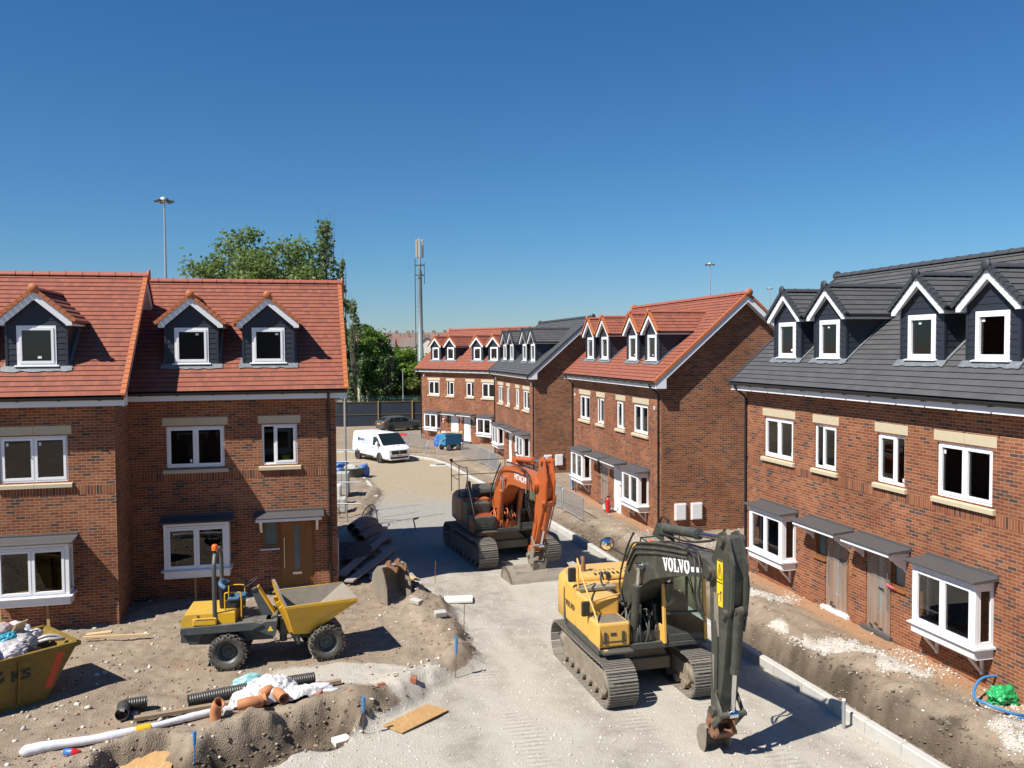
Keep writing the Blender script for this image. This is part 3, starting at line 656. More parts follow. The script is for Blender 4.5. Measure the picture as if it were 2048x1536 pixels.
def add_dormer(root, uc, T, e, tile, ridge, verge, k=0):
    yf = .38; zb = 6.60; ze = 7.93; ov = .94; zr = 8.74; hw = .71      # front plane, base, eaves, overhang, ridge, half width
    TT = (zr-ze-.02)/ov
    roofz = lambda y: 6+(y+e)*T
    yat = lambda z: (z-6)/T-e
    wz0, wz1, wu = 6.77, 7.80, .465
    b = MB(); bh = .15; z = zb
    # front: lapped boards round the window, up into the gable
    while z < zr-.15:
        z1 = min(z+bh, zr-.12)
        def half(zz): return hw if zz <= ze-.10 else max(0.02, min(hw, (zr-.10-zz)/TT-.0))
        h0, h1 = half(z), half(z1)
        spans = [(-h0, h0, -h1, h1)]
        if z < wz1-.01 and z1 > wz0+.01: spans = [(-h0, -wu, -h1, -wu), (wu, h0, wu, h1)]
        for a, c, a1, c1 in spans:
            if c-a < .01: continue
            b.add([(uc+a,yf-.012,z),(uc+c,yf-.012,z),(uc+c1,yf-.001,z1),(uc+a1,yf-.001,z1),(uc+a,yf,z),(uc+c,yf,z)], [(0,1,2,3),(4,5,1,0)], 0)
        z = z1
    for s in (-1, 1):                                                     # corner posts and cheeks
        b.box(uc+s*hw-.03, uc+s*hw+.03, yf-.02, yf+.04, zb-.1, ze-.06)
        z = zb
        while z < ze-.02:
            z1 = min(z+bh, ze); ya = max(yf, yat(z)+.05); yb = max(yf, yat(z1)+.05)
            x0 = uc+s*(hw+.012); x1 = uc+s*(hw+.001)
            q = [(x0,yf+.04,z),(x0,max(ya,yf+.05)+.12,z),(x1,max(yb,yf+.05)+.12,z1),(x1,yf+.04,z1)]
            b.add(q if s > 0 else q[::-1], [(0,1,2,3)], 0); z = z1
    b.box(uc-.47,uc+.47,yf-.006,yf+.05,wz1-.03,wz1+.02); b.box(uc-.47,uc+.47,yf-.006,yf+.05,wz0-.12,wz0)
    d = b.build('dormer', M['clad'], root)
    b = MB(); pn = win_frame(b, uc-wu, uc+wu, wz0, wz1, yf-.02, 'one', .07); b.prism([(yf-.10,wz0-.03),(yf-.10,wz0-.012),(yf+.0,wz0+.01),(yf+.0,wz0-.03)], uc-wu-.06, uc+wu+.06, 'x'); b.build('window_frame', M['pvc'], d)
    b = MB()
    for a, c, z0, z1 in pn: b.quad((a,yf+.02,z0),(c,yf+.02,z0),(c,yf+.02,z1),(a,yf+.02,z1))
    b.build('pane', M['glass'], d)
    b = MB(); a, c, z0, z1 = pn[0]; rr = random.Random(k*7+3); x = rr.uniform(a+.02,c-.12); z = rr.choice([z0+.06, z1-.10]); b.quad((x,yf+.014,z),(x+.09,yf+.014,z),(x+.09,yf+.014,z+.06),(x,yf+.014,z+.06)); b.build('sticker', M['sticker'], d)
    # roof
    b = MB(); n = 6; y0 = .20
    for s in (-1, 1):
        for i in range(n):
            t0, t1 = i/n, (i+1)/n; xa, xb = uc+s*ov*(1-t0), uc+s*ov*(1-t1); za, zb2 = ze+(zr-ze-.02)*t0, ze+(zr-ze-.02)*t1
            ya, yb = yat(za)+.10, yat(zb2)+.10
            nx, nz = s*(zr-ze)/math.hypot(ov,zr-ze), ov/math.hypot(ov,zr-ze); t = .022
            xl = xa+nx*t+s*.010; zl = za+nz*t-.008
            q = [(xl,y0,zl),(xl,ya,zl),(xb,yb,zb2),(xb,y0,zb2),(xa-s*.005,y0,za),(xa-s*.005,ya,za)]
            uvs = [(y0,i*.195),(ya,i*.195),(yb,i*.195+.19),(y0,i*.195+.19)]
            f1, f2 = (0,1,2,3), (4,5,1,0)
            if s < 0: f1, f2, uvs = f1[::-1], f2[::-1], uvs[::-1]
            b.add(q, [f1, f2], 0, [uvs, [(0,0)]*4])
        for i in range(8):                                               # verge tiles down the front edge
            t0, t1 = i/8, (i+1)/8-.01
            pa = Vector((uc+s*(ov+.02)*(1-t0),0,ze-.02+(zr-ze)*t0)); pb = Vector((uc+s*(ov+.02)*(1-t1),0,ze-.02+(zr-ze)*t1)); up = Vector((-(pb-pa).z*s*s, 0, (pb-pa).x)).normalized()
            if up.z < 0: up = -up
            off = up*(.045+.012*(1-0)); lift0 = up*.012
            c0, c1 = pa+off+lift0, pb+off
            P = lambda p, y: (p.x, y, p.z)
            dn = up*-.10
            v = [P(c0,.165),P(c1,.165),P(c1,.28),P(c0,.28),P(c0+dn,.165),P(c1+dn,.165),P(c0+dn,.28),P(c1+dn,.28)]
            b.add(v, [(0,1,2,3),(0,4,5,1),(3,2,7,6),(0,3,6,4),(1,5,7,2)], 1)
    b.build('dormer_roof', [tile, verge], d)
    b = MB(); yr = yat(zr)+.05; ridge_run(b, (uc,.20,zr+.02), (uc,yr,zr+.02), .105, .45); b.build('ridge_tiles', ridge, d)
    b = MB(); b.lathe([(0,0),(.105,0),(.118,.02),(.118,.05),(0,.05)], (uc,.145,zr+.015), 'y', 16); b.build('ridge_end_disc', verge, d)
    # white barge boards with boxed ends
    b = MB(); bt = .17
    for s in (-1, 1):
        x0, z0 = uc+s*.88, ze-.03; x1, z1 = uc, zr-.05
        q = [(x0,z0-.10),(x0,z0+.02),(x1,z1),(x1,z1-bt*1.35),(uc+s*.74,z0-.10+.02),(uc+s*.74,z0-.10)]
        if s > 0: q = q[::-1]
        b.prism(q, .215, .245, 'y')
        b.prism([(x0-s*.0,z0-.10),(x0,z0+.0),(uc+s*.72,z0+.10),(uc+s*.72,z0-.10)], .247, yf-.012, 'y')
        b.add([(uc+s*.73,.246,z0+.03),(uc+s*.73,yf-.014,z0+.03),(uc,yf-.014,z1-bt*1.2),(uc,.246,z1-bt*1.2)], [(0,1,2,3) if s > 0 else (3,2,1,0)], 0)
        ye = yat(ze-.03)+.08
        b.box(*sorted((uc+s*.855, uc+s*.88)), yf, ye, ze-.13, ze-.02); b.box(*sorted((uc+s*.72, uc+s*.854)), yf, ye-.05, ze-.13, ze-.115)
    b.build('barge_board', M['white_board'], d)
    b = MB()
    for s in (-1, 1): b.tube([(uc+s*.93,.24,ze-.03),(uc+s*.93,yat(ze)+.06,ze-.03)], .045, 8)
    b.build('gutter', M['black_pvc'], d)
    # lead apron and step flashings
    b = MB(); zz = roofz(yf); up = Vector((0,-T,1)).normalized()*.034
    def on(x, y): return (x, y+up.y, roofz(y)+up.z)
    xs = [uc-.84+1.68*i/10 for i in range(11)]
    rr = random.Random(k)
    lo = [yf-.115+rr.uniform(-.022,.022) for _ in xs]
    for i in range(10): b.quad(on(xs[i],lo[i]), on(xs[i+1],lo[i+1]), (xs[i+1],yf-.02,roofz(yf)+.06), (xs[i],yf-.02,roofz(yf)+.06))
    for s in (-1, 1):
        ya = yf-.02
        while ya < yat(ze)-.15:
            yb = ya+.18
            q = [on(uc+s*(hw+.01),ya), on(uc+s*(hw+.09),ya), on(uc+s*(hw+.09),yb), on(uc+s*(hw+.01),yb)]; b.add(q if s > 0 else q[::-1], [(0,1,2,3)], 0); ya = yb
    b.build('lead_flashing', M['lead'], d)
    return d
def build_house(name, label, cat, group, pos, th, zb, u0, u1, wins, bays, doors, canopies, dormers, roof='red', rw=3.464, rv=3.377, ridge_end=(0, 0), pipes=(), gables=(True, True), meter=0, alarms=(), sensors=(), brackets=True, lamp=None, verge=.33):
    root = empty(name, (pos[0], pos[1], zb), th); tag(root, label, cat, group)
    tile, ridge, vm = M['tile_'+roof], M['ridge_'+roof], M['verge_'+roof]
    e = .42; T = rv/(rw+e); D = 2*rw; rnd = random.Random(hash(name) % 999 if False else int(pos[1]*10))
    holes = [(a, c, 3.79, 4.97) for a, c, k in wins] + [(a+.08, c-.08, .97, 2.18) for a, c in bays] + [(d[0], d[1], .12, 2.26) for d in doors] + [(d[2], d[3], 1.34, 2.26) for d in doors]
    top = 6+e*T-.12
    # brick shell
    b = MB(); grid_wall(b, [u0, u1], [-.9, 3.425, 3.65, top], holes, 0, 0, False, None, (3.425, 3.65, 1))
    for a, c, z0, z1 in holes:                                             # reveals
        for p in ([(a,0,z0),(a,0,z1),(a,.13,z1),(a,.13,z0)], [(c,0,z1),(c,0,z0),(c,.13,z0),(c,.13,z1)], [(a,0,z1),(c,0,z1),(c,.13,z1),(a,.13,z1)], [(c,0,z0),(a,0,z0),(a,.13,z0),(c,.13,z0)]):
            b.add(p, [(0,1,2,3)], 0, [[(q[1]+q[0], q[2]) for q in p]])
    apex = 6+rv-.10
    for u, s in ((u0, -1), (u1, 1)):
        p = [(u,0,-.9),(u,D,-.9),(u,D,top),(u,rw,apex),(u,0,top)]
        if s < 0: p = p[::-1]
        b.add(p, [tuple(range(5))], 0, [[(q[1]+.05, q[2]) for q in p]])
    p = [(u1,D,-.9),(u0,D,-.9),(u0,D,top),(u1,D,top)]; b.add(p, [(0,1,2,3)], 0, [[(-q[0], q[2]) for q in p]])
    b.build('wall', [M['brick'], M['soldier']], root)
    # rooms behind the glass
    b = MB(); i0, i1 = u0+.12, u1-.12; grid_wall(b, [i0, i1], [.05, 5.6], holes, .131, 0, True)
    b.quad((i0,D-.12,.05),(i0,D-.12,5.6),(i1,D-.12,5.6),(i1,D-.12,.05)); b.quad((i0,.13,.05),(i0,D-.1,.05),(i0,D-.1,5.6),(i0,.13,5.6)); b.quad((i1,.13,.05),(i1,.13,5.6),(i1,D-.1,5.6),(i1,D-.1,.05))
    b.quad((i0,.13,2.5),(i0,D-.1,2.5),(i1,D-.1,2.5),(i1,.13,2.5)); b.quad((i0,.13,5.2),(i0,D-.1,5.2),(i1,D-.1,5.2),(i1,.13,5.2))
    b.box(i0,i1,.13,D-.12,-.05,.06,1); b.box(i0,i1,.14,D-.13,2.56,2.70,1); b.box(i0,i1,.14,D-.13,5.26,5.40,1)
    for u in [ (w[0]+w[1])/2+1.15 for w in wins if w[2] == 'big'] + ([(u0+u1)/2] if len(wins) > 2 else []): b.box(u-.05,u+.05,.14,D-.13,.07,5.19)
    b.box(i0+.1,i1-.1,3.1,3.2,.07,5.19)
    b.build('interior', [M['plaster' if name != 'brick_house' else 'plaster_shade'], M['screed'] if name != 'brick_house' else M['plaster_shade']], root)  # left houses: walls and floors take the plaster with painted-in shade
    # main roof
    fb = MB(); b = MB(); n = 27; g0, g1 = u0-verge, u1+verge; L = math.hypot(rw+e, rv); nr = (-T/math.hypot(1,T), 1/math.hypot(1,T))
    for i in range(n):
        t0, t1 = i/n, (i+1)/n
        for sgn in (1, -1):
            W = lambda t: (-e+(rw+e)*t) if sgn > 0 else (D+e-(rw+e)*t)
            w0, w1 = W(t0), W(t1); v0, v1 = 6+rv*t0, 6+rv*t1
            spans = [(g0, g1)]
            if sgn > 0:
                for uc in dormers:
                    if w0 > .40 and v1 < 8.55:
                        h = .66 if v1 < 7.95 else max(0.0, (8.62-v1)/.85)
                        spans = [q for a, c in spans for q in ([(a, c)] if uc+h <= a or uc-h >= c else [(a, uc-h), (uc+h, c)])]
            for a, c in spans:
                fb.quad((a,w0,v0-.05),(c,w0,v0-.05),(c,w1,v1-.05),(a,w1,v1-.05))
                if sgn > 0: tile_strip(b, a, c, w0, v0, w1, v1, 0, (nr[0], nr[1]), .022, i*.195, (i+1)*.195, i)
                else:
                    tile_strip(b, a, c, w0, v0, w1, v1, 0, (-nr[0], nr[1]), .022, i*.195, (i+1)*.195, i)
                    for q in (-1, -2): b.f[q] = b.f[q][::-1]; b.uv[q] = b.uv[q][::-1]
    # underside so that nothing shines through
    0 and b.quad((g0+.02,-e+.05,5.98),(g0+.02,rw,6+rv-.06),(g1-.02,rw,6+rv-.06),(g1-.02,-e+.05,5.98)) if not dormers else None
    b.build('roof', tile, root)
    b = fb; b.build('roof_felt', M['black'], root)
    b = MB(); ridge_run(b, (g0-.02, rw, 6+rv+.03), (g1+.02, rw, 6+rv+.03)); b.build('ridge_tiles', ridge, root)
    b = MB(); hasv = False
    bb = MB()
    for u, s, on in ((g0, -1, gables[0]), (g1, 1, gables[1])):
        if not on: continue
        b = MB(); bb = MB()
        for i in range(n):
            for sgn in (1, -1):
                W = lambda t: (-e+(rw+e)*t) if sgn > 0 else (D+e-(rw+e)*t)
                t0, t1 = i/n, (i+1)/n; w0, w1 = W(t0), W(t1); z0, z1 = 6+rv*t0, 6+rv*t1; lift = .036
                x0, x1 = u-s*.10, u+s*.028
                v = [(x0,w0,z0+lift+.014),(x1,w0,z0+lift+.014),(x1,w1,z1+lift-.006),(x0,w1,z1+lift-.006),(x1,w0,z0-.09),(x1,w1,z1-.10),(x0,w0,z0+.01)]
                fs = [(0,1,2,3),(1,4,5,2),(0,6,4,1)]
                if s*sgn < 0: fs = [f[::-1] for f in fs]
                b.add(v, fs, 0)
        b.lathe([(0,0),(.14,0),(.155,.015),(.155,.055),(0,.055)] if s > 0 else [(0,0),(.155,0),(.155,.04),(.14,.055),(0,.055)], (u+(.02 if s > 0 else -.075), rw, 6+rv+.01), 'x', 18)
        # barge board, soffit, boxed eaves end
        uw = u1 if s > 0 else u0
        for sgn in (1, -1):
            W = lambda t: (-e+(rw+e)*t) if sgn > 0 else (D+e-(rw+e)*t)
            pr = [(W(0)+sgn*.06, 6-.10+.06*T), (W(1), 6+rv-.10), (W(1), 6+rv-.345), (W(0)+sgn*.06, 6-.345+.06*T)]
            bb.prism(pr, *sorted((u-s*.012, u-s*.040)), axis='x')
            bb.add([(uw,W(.02),6-.335+rv*.02),(u-s*.04,W(.02),6-.335+rv*.02),(u-s*.04,W(1),6+rv-.335),(uw,W(1),6+rv-.335)], [(0,1,2,3)], 0)
            bb.prism([(W(0)+sgn*.055, 5.72),(W(0)+sgn*.055,5.93),(W(0)+sgn*.5,6.18),(W(0)+sgn*.5,5.72)], *sorted((u-s*.011, u-s*.042)), axis='x')
        b.build('verge_tiles', vm, root); bb.build('barge_board', M['white_board'], root)
    b = MB(); b.box(g0+.045,g1-.045,-e+.06,-e+.085,5.73,5.975); b.box(g0+.045,g1-.045,-e+.085,-.002,5.73,5.745); b.build('fascia', M['white_board'], root)
    b = MB(); yc = -e-.005; zc = 5.955; ar = [(yc+.06*math.cos(a), zc+.075*math.sin(a)) for a in [PI+PI*k/8 for k in range(9)]]; ai = [(yc+.052*math.cos(a), zc+.066*math.sin(a)) for a in [2*PI-PI*k/8 for k in range(9)]]
    b.prism(ar+ai, g0+.01, g1-.01, 'x'); k = g0+.4
    while k < g1-.2: b.box(k-.02,k+.02,yc-.066,yc+.075,zc-.088,zc-.068); b.box(k-.02,k+.02,yc+.06,yc+.075,zc-.09,zc+.0); k += .95
    b.build('gutter', M['black_pvc'], root)
    for u in pipes:
        b = MB(); b.tube([(u,yc,zc-.06),(u,yc,zc-.16),(u,-.09,zc-.42),(u,-.055,zc-.50),(u,-.055,-.1)], .037, 8)
        for z in (5.3, 3.6, 1.9, .5): b.box(u-.055,u+.055,-.10,-.002,z,z+.04)
        b.build('downpipe', M['black_pvc'], root)
    for a, c, k in wins: add_window(root, a, c, 3.79, 4.97, k, True, rnd)
    for a, c in bays: add_bay(root, a, c, brackets)
    for i, d in enumerate(doors): add_door(root, *d[:4], d[4], i+2*len(wins)+int(pos[1]))
    for a, c in canopies: add_canopy(root, a, c)
    for i, uc in enumerate(dormers): add_dormer(root, uc, T, e, tile, ridge, vm, i+int(pos[1]))
    for y in ((.54, 1.22)[:meter]):
        b = MB(); b.box(u1+.001,u1+.10,y,y+.46,.60,1.25); b.box(u1+.101,u1+.118,y+.035,y+.425,.635,1.215); b.build('meter_box', M['white_board'], root, .006)
    for u in alarms: b = MB(); b.lathe([(0,-.09),(.10,-.08),(.13,-.05),(.13,-.002),(0,-.002)], (u,0,5.42), 'y', 16); b.build('alarm_box', M['white'], root)
    for u in sensors: b = MB(); b.box(u-.03,u+.03,-.05,-.002,4.86,5.0); b.build('sensor', M['white'], root)
    if lamp is not None:
        b = MB(); b.lathe([(0,-.14),(.05,-.13),(.08,-.06),(.06,-.002)], (lamp,0,1.75), 'y', 12); b.cyl((lamp,-.07,1.62),(lamp,-.07,1.48),.045,10); b.build('wall_lamp', M['white'], root)
    return root
HT = {'R3': ((7.671,26.258), -1.339, .12), 'R2': ((3.385,43.233), -1.344, -.08), 'R1b': ((-.973,60.772), -1.347, -.321), 'R1a': ((-7.21,74.607), -.866, -.467), 'L2': ((-9.846,24.552), .235, .065), 'L1': ((-12.998,21.826), .237, .077)}
def hw(k, u, w=0.0, z=0.0):
    (x, y), th, zb = HT[k]; c, s = math.cos(th), math.sin(th); return (x+c*u-s*w, y+s*u+c*w, zb+z)
W4 = [(0,1.6,'big'), (2.68,3.68,'sL'), (5.36,6.36,'sR'), (7.42,9.02,'big')]
B2 = [(-.07,1.80), (7.25,9.12)]; C2 = [(2.46,4.48), (4.66,6.64)]; D4 = [.64, 2.78, 6.42, 8.55]
def doors2(f1, f2): return [(3.24,4.26,2.78,3.24,f1), (4.97,5.95,5.95,6.44,f2)]
HOUSE_WALLS += [((hw('R3',-1.2)[0],hw('R3',-1.2)[1]), (hw('R3',12)[0],hw('R3',12)[1]), 1.0), ((hw('R2',-1.2)[0],hw('R2',-1.2)[1]), (hw('R2',10.4)[0],hw('R2',10.4)[1]), .8), ((hw('R1a',-1.2)[0],hw('R1a',-1.2)[1]), (hw('R1a',8)[0],hw('R1a',8)[1]), .5)]
def build_houses():
    G = 'new semi-detached brick houses along the right of the road'
    build_house('semi_detached_house', 'nearest brick house pair, right, with dark grey roof and clear film over both oak doors', 'house', G, *HT['R3'], -1.12, 10.37, W4, B2, doors2('clear', 'clear'), C2, D4, 'grey', pipes=(-1.06,), meter=0)
    build_house('semi_detached_house', 'brick house pair with orange-red roof between the two dark roofed pairs on the right', 'house', G, *HT['R2'], -1.12, 10.37, W4, B2, doors2('clear', 'white'), C2, D4, 'red', pipes=(-1.06, 10.2), meter=2, sensors=(-.75, 9.75))
    build_house('semi_detached_house', 'farther brick house pair with dark grey roof, beyond the orange excavator', 'house', G, *HT['R1b'], -1.12, 10.37, W4, B2, doors2('white', 'white'), C2, D4, 'grey', pipes=(-1.06, 10.2), meter=2, alarms=(-.72, 9.7))
    build_house('semi_detached_house', 'farthest brick house pair with red roof, at the bend by the white van', 'house', G, *HT['R1a'], -1.12, 10.37, W4, B2, doors2('white', 'white'), C2, D4, 'red', pipes=(-1.06,), alarms=(-.62,), lamp=2.25)
    # the pair the photograph was taken from: wholly out of view, and added for the windows opposite to mirror
    for k, x in ((0, 12.9), (1, -.3)):
        build_house('semi_detached_house', ['red','grey'][k]+' roofed brick house pair standing unseen behind the viewpoint', 'house', None, (x,-3.4), PI, .1, -1.12, 10.37, W4, B2, doors2('clear','clear'), C2, [], ['red','grey'][k], pipes=(-1.06,))
    G2 = 'new brick houses on the left'
    build_house('brick_house', 'left red roofed brick house with two dormers and oak door behind the dumper', 'house', G2, *HT['L2'], -1.6, 4.74, [(0,1.57,'big'), (2.61,3.61,'sL')], [(-.07,1.68)], [(3.04,4.07,2.58,3.04,None)], [(2.35,4.34)], [.69, 2.83], 'red', pipes=(4.52,), gables=(False, True), brackets=False)
    build_house('brick_house', 'red roofed brick house standing forward behind the skip, cut by the photo edge', 'house', G2, *HT['L1'], -9.0, 2.72, [(0,1.59,'big'), (-2.7,-1.7,'sR')], [(-.07,1.66)], [(-3.2,-2.2,-2.2,-1.74,None)], [(-3.5,-1.5)], [-1.30, .84], 'red', gables=(False, True), brackets=False)
    o = MB(); o.box(4.741,4.80,1.0,1.55,.2,1.25); r = [x for x in bpy.data.objects if x.name.startswith('brick_house')][0]; o.build('meter_box', M['white_board'], r, .006)
# ---------------------------------------------------------------- machine paints
M['yellow'] = simple('yellow_paint', (0.68,0.385,0.07), 0.5, var=0.09, scale=2.0, dirt=0.42, dirtcol=(0.36,0.27,0.15), dust=0.5)
M['dump_yellow'] = simple('dumper_yellow', (0.62,0.36,0.012), 0.45, var=0.08, scale=2.5, dirt=0.5, dirtcol=(0.34,0.26,0.13), dust=0.3)
M['orange'] = simple('orange_paint', (0.44,0.098,0.022), 0.40, var=0.08, scale=2.2, dirt=0.42, dirtcol=(0.26,0.14,0.07), dust=0.2)
M['mach_grey'] = simple('dark_grey_paint', (0.050,0.055,0.050), 0.45, var=0.15, scale=2.5, dirt=0.25, dirtcol=(0.15,0.13,0.10), dust=0.25)
M['arm_grey'] = simple('olive_grey_arm_paint', (0.046,0.050,0.042), 0.42, var=0.15, scale=1.8, dirt=0.35, dirtcol=(0.20,0.17,0.12), dust=0.25)
M['dump_grey'] = simple('dumper_grey', (0.055,0.065,0.068), 0.5, var=0.12, scale=2.5, dirt=0.3, dirtcol=(0.20,0.17,0.13), dust=0.5)
M['track'] = simple('track_steel', (0.20,0.185,0.165), 0.6, metal=0.35, var=0.25, scale=9, dirt=0.55, dirtcol=(0.40,0.36,0.29), dust=0.5)
M['mud'] = simple('muddy_steel', (0.20,0.165,0.125), 0.85, var=0.3, scale=5, dirt=0.5, dirtcol=(0.32,0.27,0.20), dust=0.5, bmp=0.3)
M['rubber'] = simple('dusty_rubber', (0.040,0.038,0.034), 0.85, var=0.2, scale=6, dirt=0.55, dirtcol=(0.20,0.17,0.13), dust=0.5)
M['bucket'] = simple('worn_bucket_steel', (0.24,0.21,0.17), 0.65, metal=0.25, var=0.25, scale=4, dirt=0.5, dirtcol=(0.36,0.30,0.22), dust=0.5, bmp=0.2)
M['rust'] = simple('rusty_steel', (0.20,0.095,0.05), 0.75, var=0.35, scale=7, dirt=0.4)
M['seat_black'] = simple('seat_vinyl', (0.02,0.02,0.022), 0.7); M['seat_blue'] = simple('blue_seat_vinyl', (0.045,0.13,0.22), 0.6, var=0.2, scale=9, dirt=0.25)
M['amber'] = simple('amber_beacon', (0.85,0.13,0.015), 0.25); M['sign_yellow'] = simple('yellow_warning_sticker', (0.78,0.52,0.02), 0.5, var=0.03)
M['letter_white'] = simple('white_lettering', (0.75,0.76,0.76), 0.5, var=0.05); M['letter_dark'] = simple('dark_lettering', (0.05,0.045,0.03), 0.5)

def offset_loop(pts, n):
    """resample a closed polyline to n equal steps with outward normals (x,z)"""
    P = pts+[pts[0]]; L = [0]
    for a, c in zip(P[:-1], P[1:]): L.append(L[-1]+math.hypot(c[0]-a[0], c[1]-a[1]))
    out = []
    for k in range(n):
        s = L[-1]*k/n; i = max(j for j in range(len(L)-1) if L[j] <= s+1e-9); t = (s-L[i])/(L[i+1]-L[i])
        a, c = P[i], P[i+1]; out.append((a[0]+(c[0]-a[0])*t, a[1]+(c[1]-a[1])*t))
    return out, L[-1]
def track_unit(root, y0, y1, L, h, nshoe):
    """endless track with three-bar shoes round sprocket and idler, with its frame and rollers"""
    r = h/2; xa = L/2-r; loop = []
    for k in range(13): a = -PI/2+PI*k/12; loop.append((xa+r*math.cos(a), r+r*math.sin(a)))
    loop += [(xa*.4, h-.02), (-xa*.4, h-.025)]
    for k in range(13): a = PI/2+PI*k/12; loop.append((-xa+r*math.cos(a), r+r*math.sin(a)))
    pts, per = offset_loop(loop, nshoe); b = MB(); p = per/nshoe
    for k in range(nshoe):
        a, c, o = Vector((pts[k][0],0,pts[k][1])), Vector((pts[(k+1)%nshoe][0],0,pts[(k+1)%nshoe][1])), Vector((pts[k-1][0],0,pts[k-1][1]))
        t = (c-o).normalized(); nn = Vector((t.z,0,-t.x)); Mx = Matrix((t,(0,1,0),-nn)).transposed() if True else None
        if nn.dot(a-Vector((0,0,r))) < 0 and abs(a.x) > xa: nn = -nn
        Mx = Matrix((t, Vector((0,1,0)), t.cross(Vector((0,1,0))))).transposed()
        ym = (y0+y1)/2; w = y1-y0
        b.obox(a+Vector((0,ym,0)), (p*.90, w, .026), Mx)
        for q in (-.34, 0, .34): b.obox(a+Vector((0,ym,0))+t*(q*p)+nn*.022, (.018, w*.995, .026), Mx)
        for q in (-.12,.12): b.obox(a+Vector((0,ym+q*w,0))-nn*.05, (p*.95, .05, .07), Mx, 0)
    tr = b.build('track', M['track'], root)
    b = MB(); ym = (y0+y1)/2; w = (y1-y0)*.55
    b.prism([(-xa-.05,.16),(xa*.9,.16),(xa+.05,h*.42),(xa*.8,h*.66),(-xa*.8,h*.70),(-xa-.05,h*.55)], ym-w/2, ym+w/2)
    for k in range(7):
        x = -xa*.8+xa*1.6*k/6; b.cyl((x,ym-w*.62,.13),(x,ym+w*.62,.13),.10,12)
    for x in (-xa*.35, xa*.35): b.cyl((x,ym-w*.5,h-.13),(x,ym+w*.5,h-.13),.06,10)
    b.build('track_frame', M['mud'], tr, .01)
    for x, rr, nm in ((xa, r-.07, 'idler_wheel'), (-xa, r-.06, 'drive_sprocket')):
        b = MB(); b.lathe([(0,-w*.55),(rr*.35,-w*.55),(rr*.45,-w*.35),(rr*.8,-w*.35),(rr,-w*.28),(rr,w*.28),(rr*.8,w*.35),(rr*.45,w*.35),(rr*.35,w*.55),(0,w*.55)], (x,ym,r), 'y', 22)
        b.build(nm, M['mud'], tr)
    return tr
def cylinder_part(name, p0, p1, split, r, rod, root, mat, n=12, coll=True):
    """hydraulic ram: barrel from p0, rod to p1"""
    p0, p1 = Vector(p0), Vector(p1); d = p1-p0; q = p0+d*split; b = MB()
    b.tube([p0, q-d.normalized()*.07], r, n); b.tube([q-d.normalized()*.09, q], r*1.16, n)
    b.cyl(p0-Vector((0,r*1.1,0)), p0+Vector((0,r*1.1,0)), r*1.0, n); o = b.build(name, mat, root)
    b = MB(); b.tube([q, p1], rod, 10); b.cyl(p1-Vector((0,r*1.1,0)), p1+Vector((0,r*1.1,0)), rod*1.7, 10); b.build('piston_rod', M['chrome'], o)
    return o
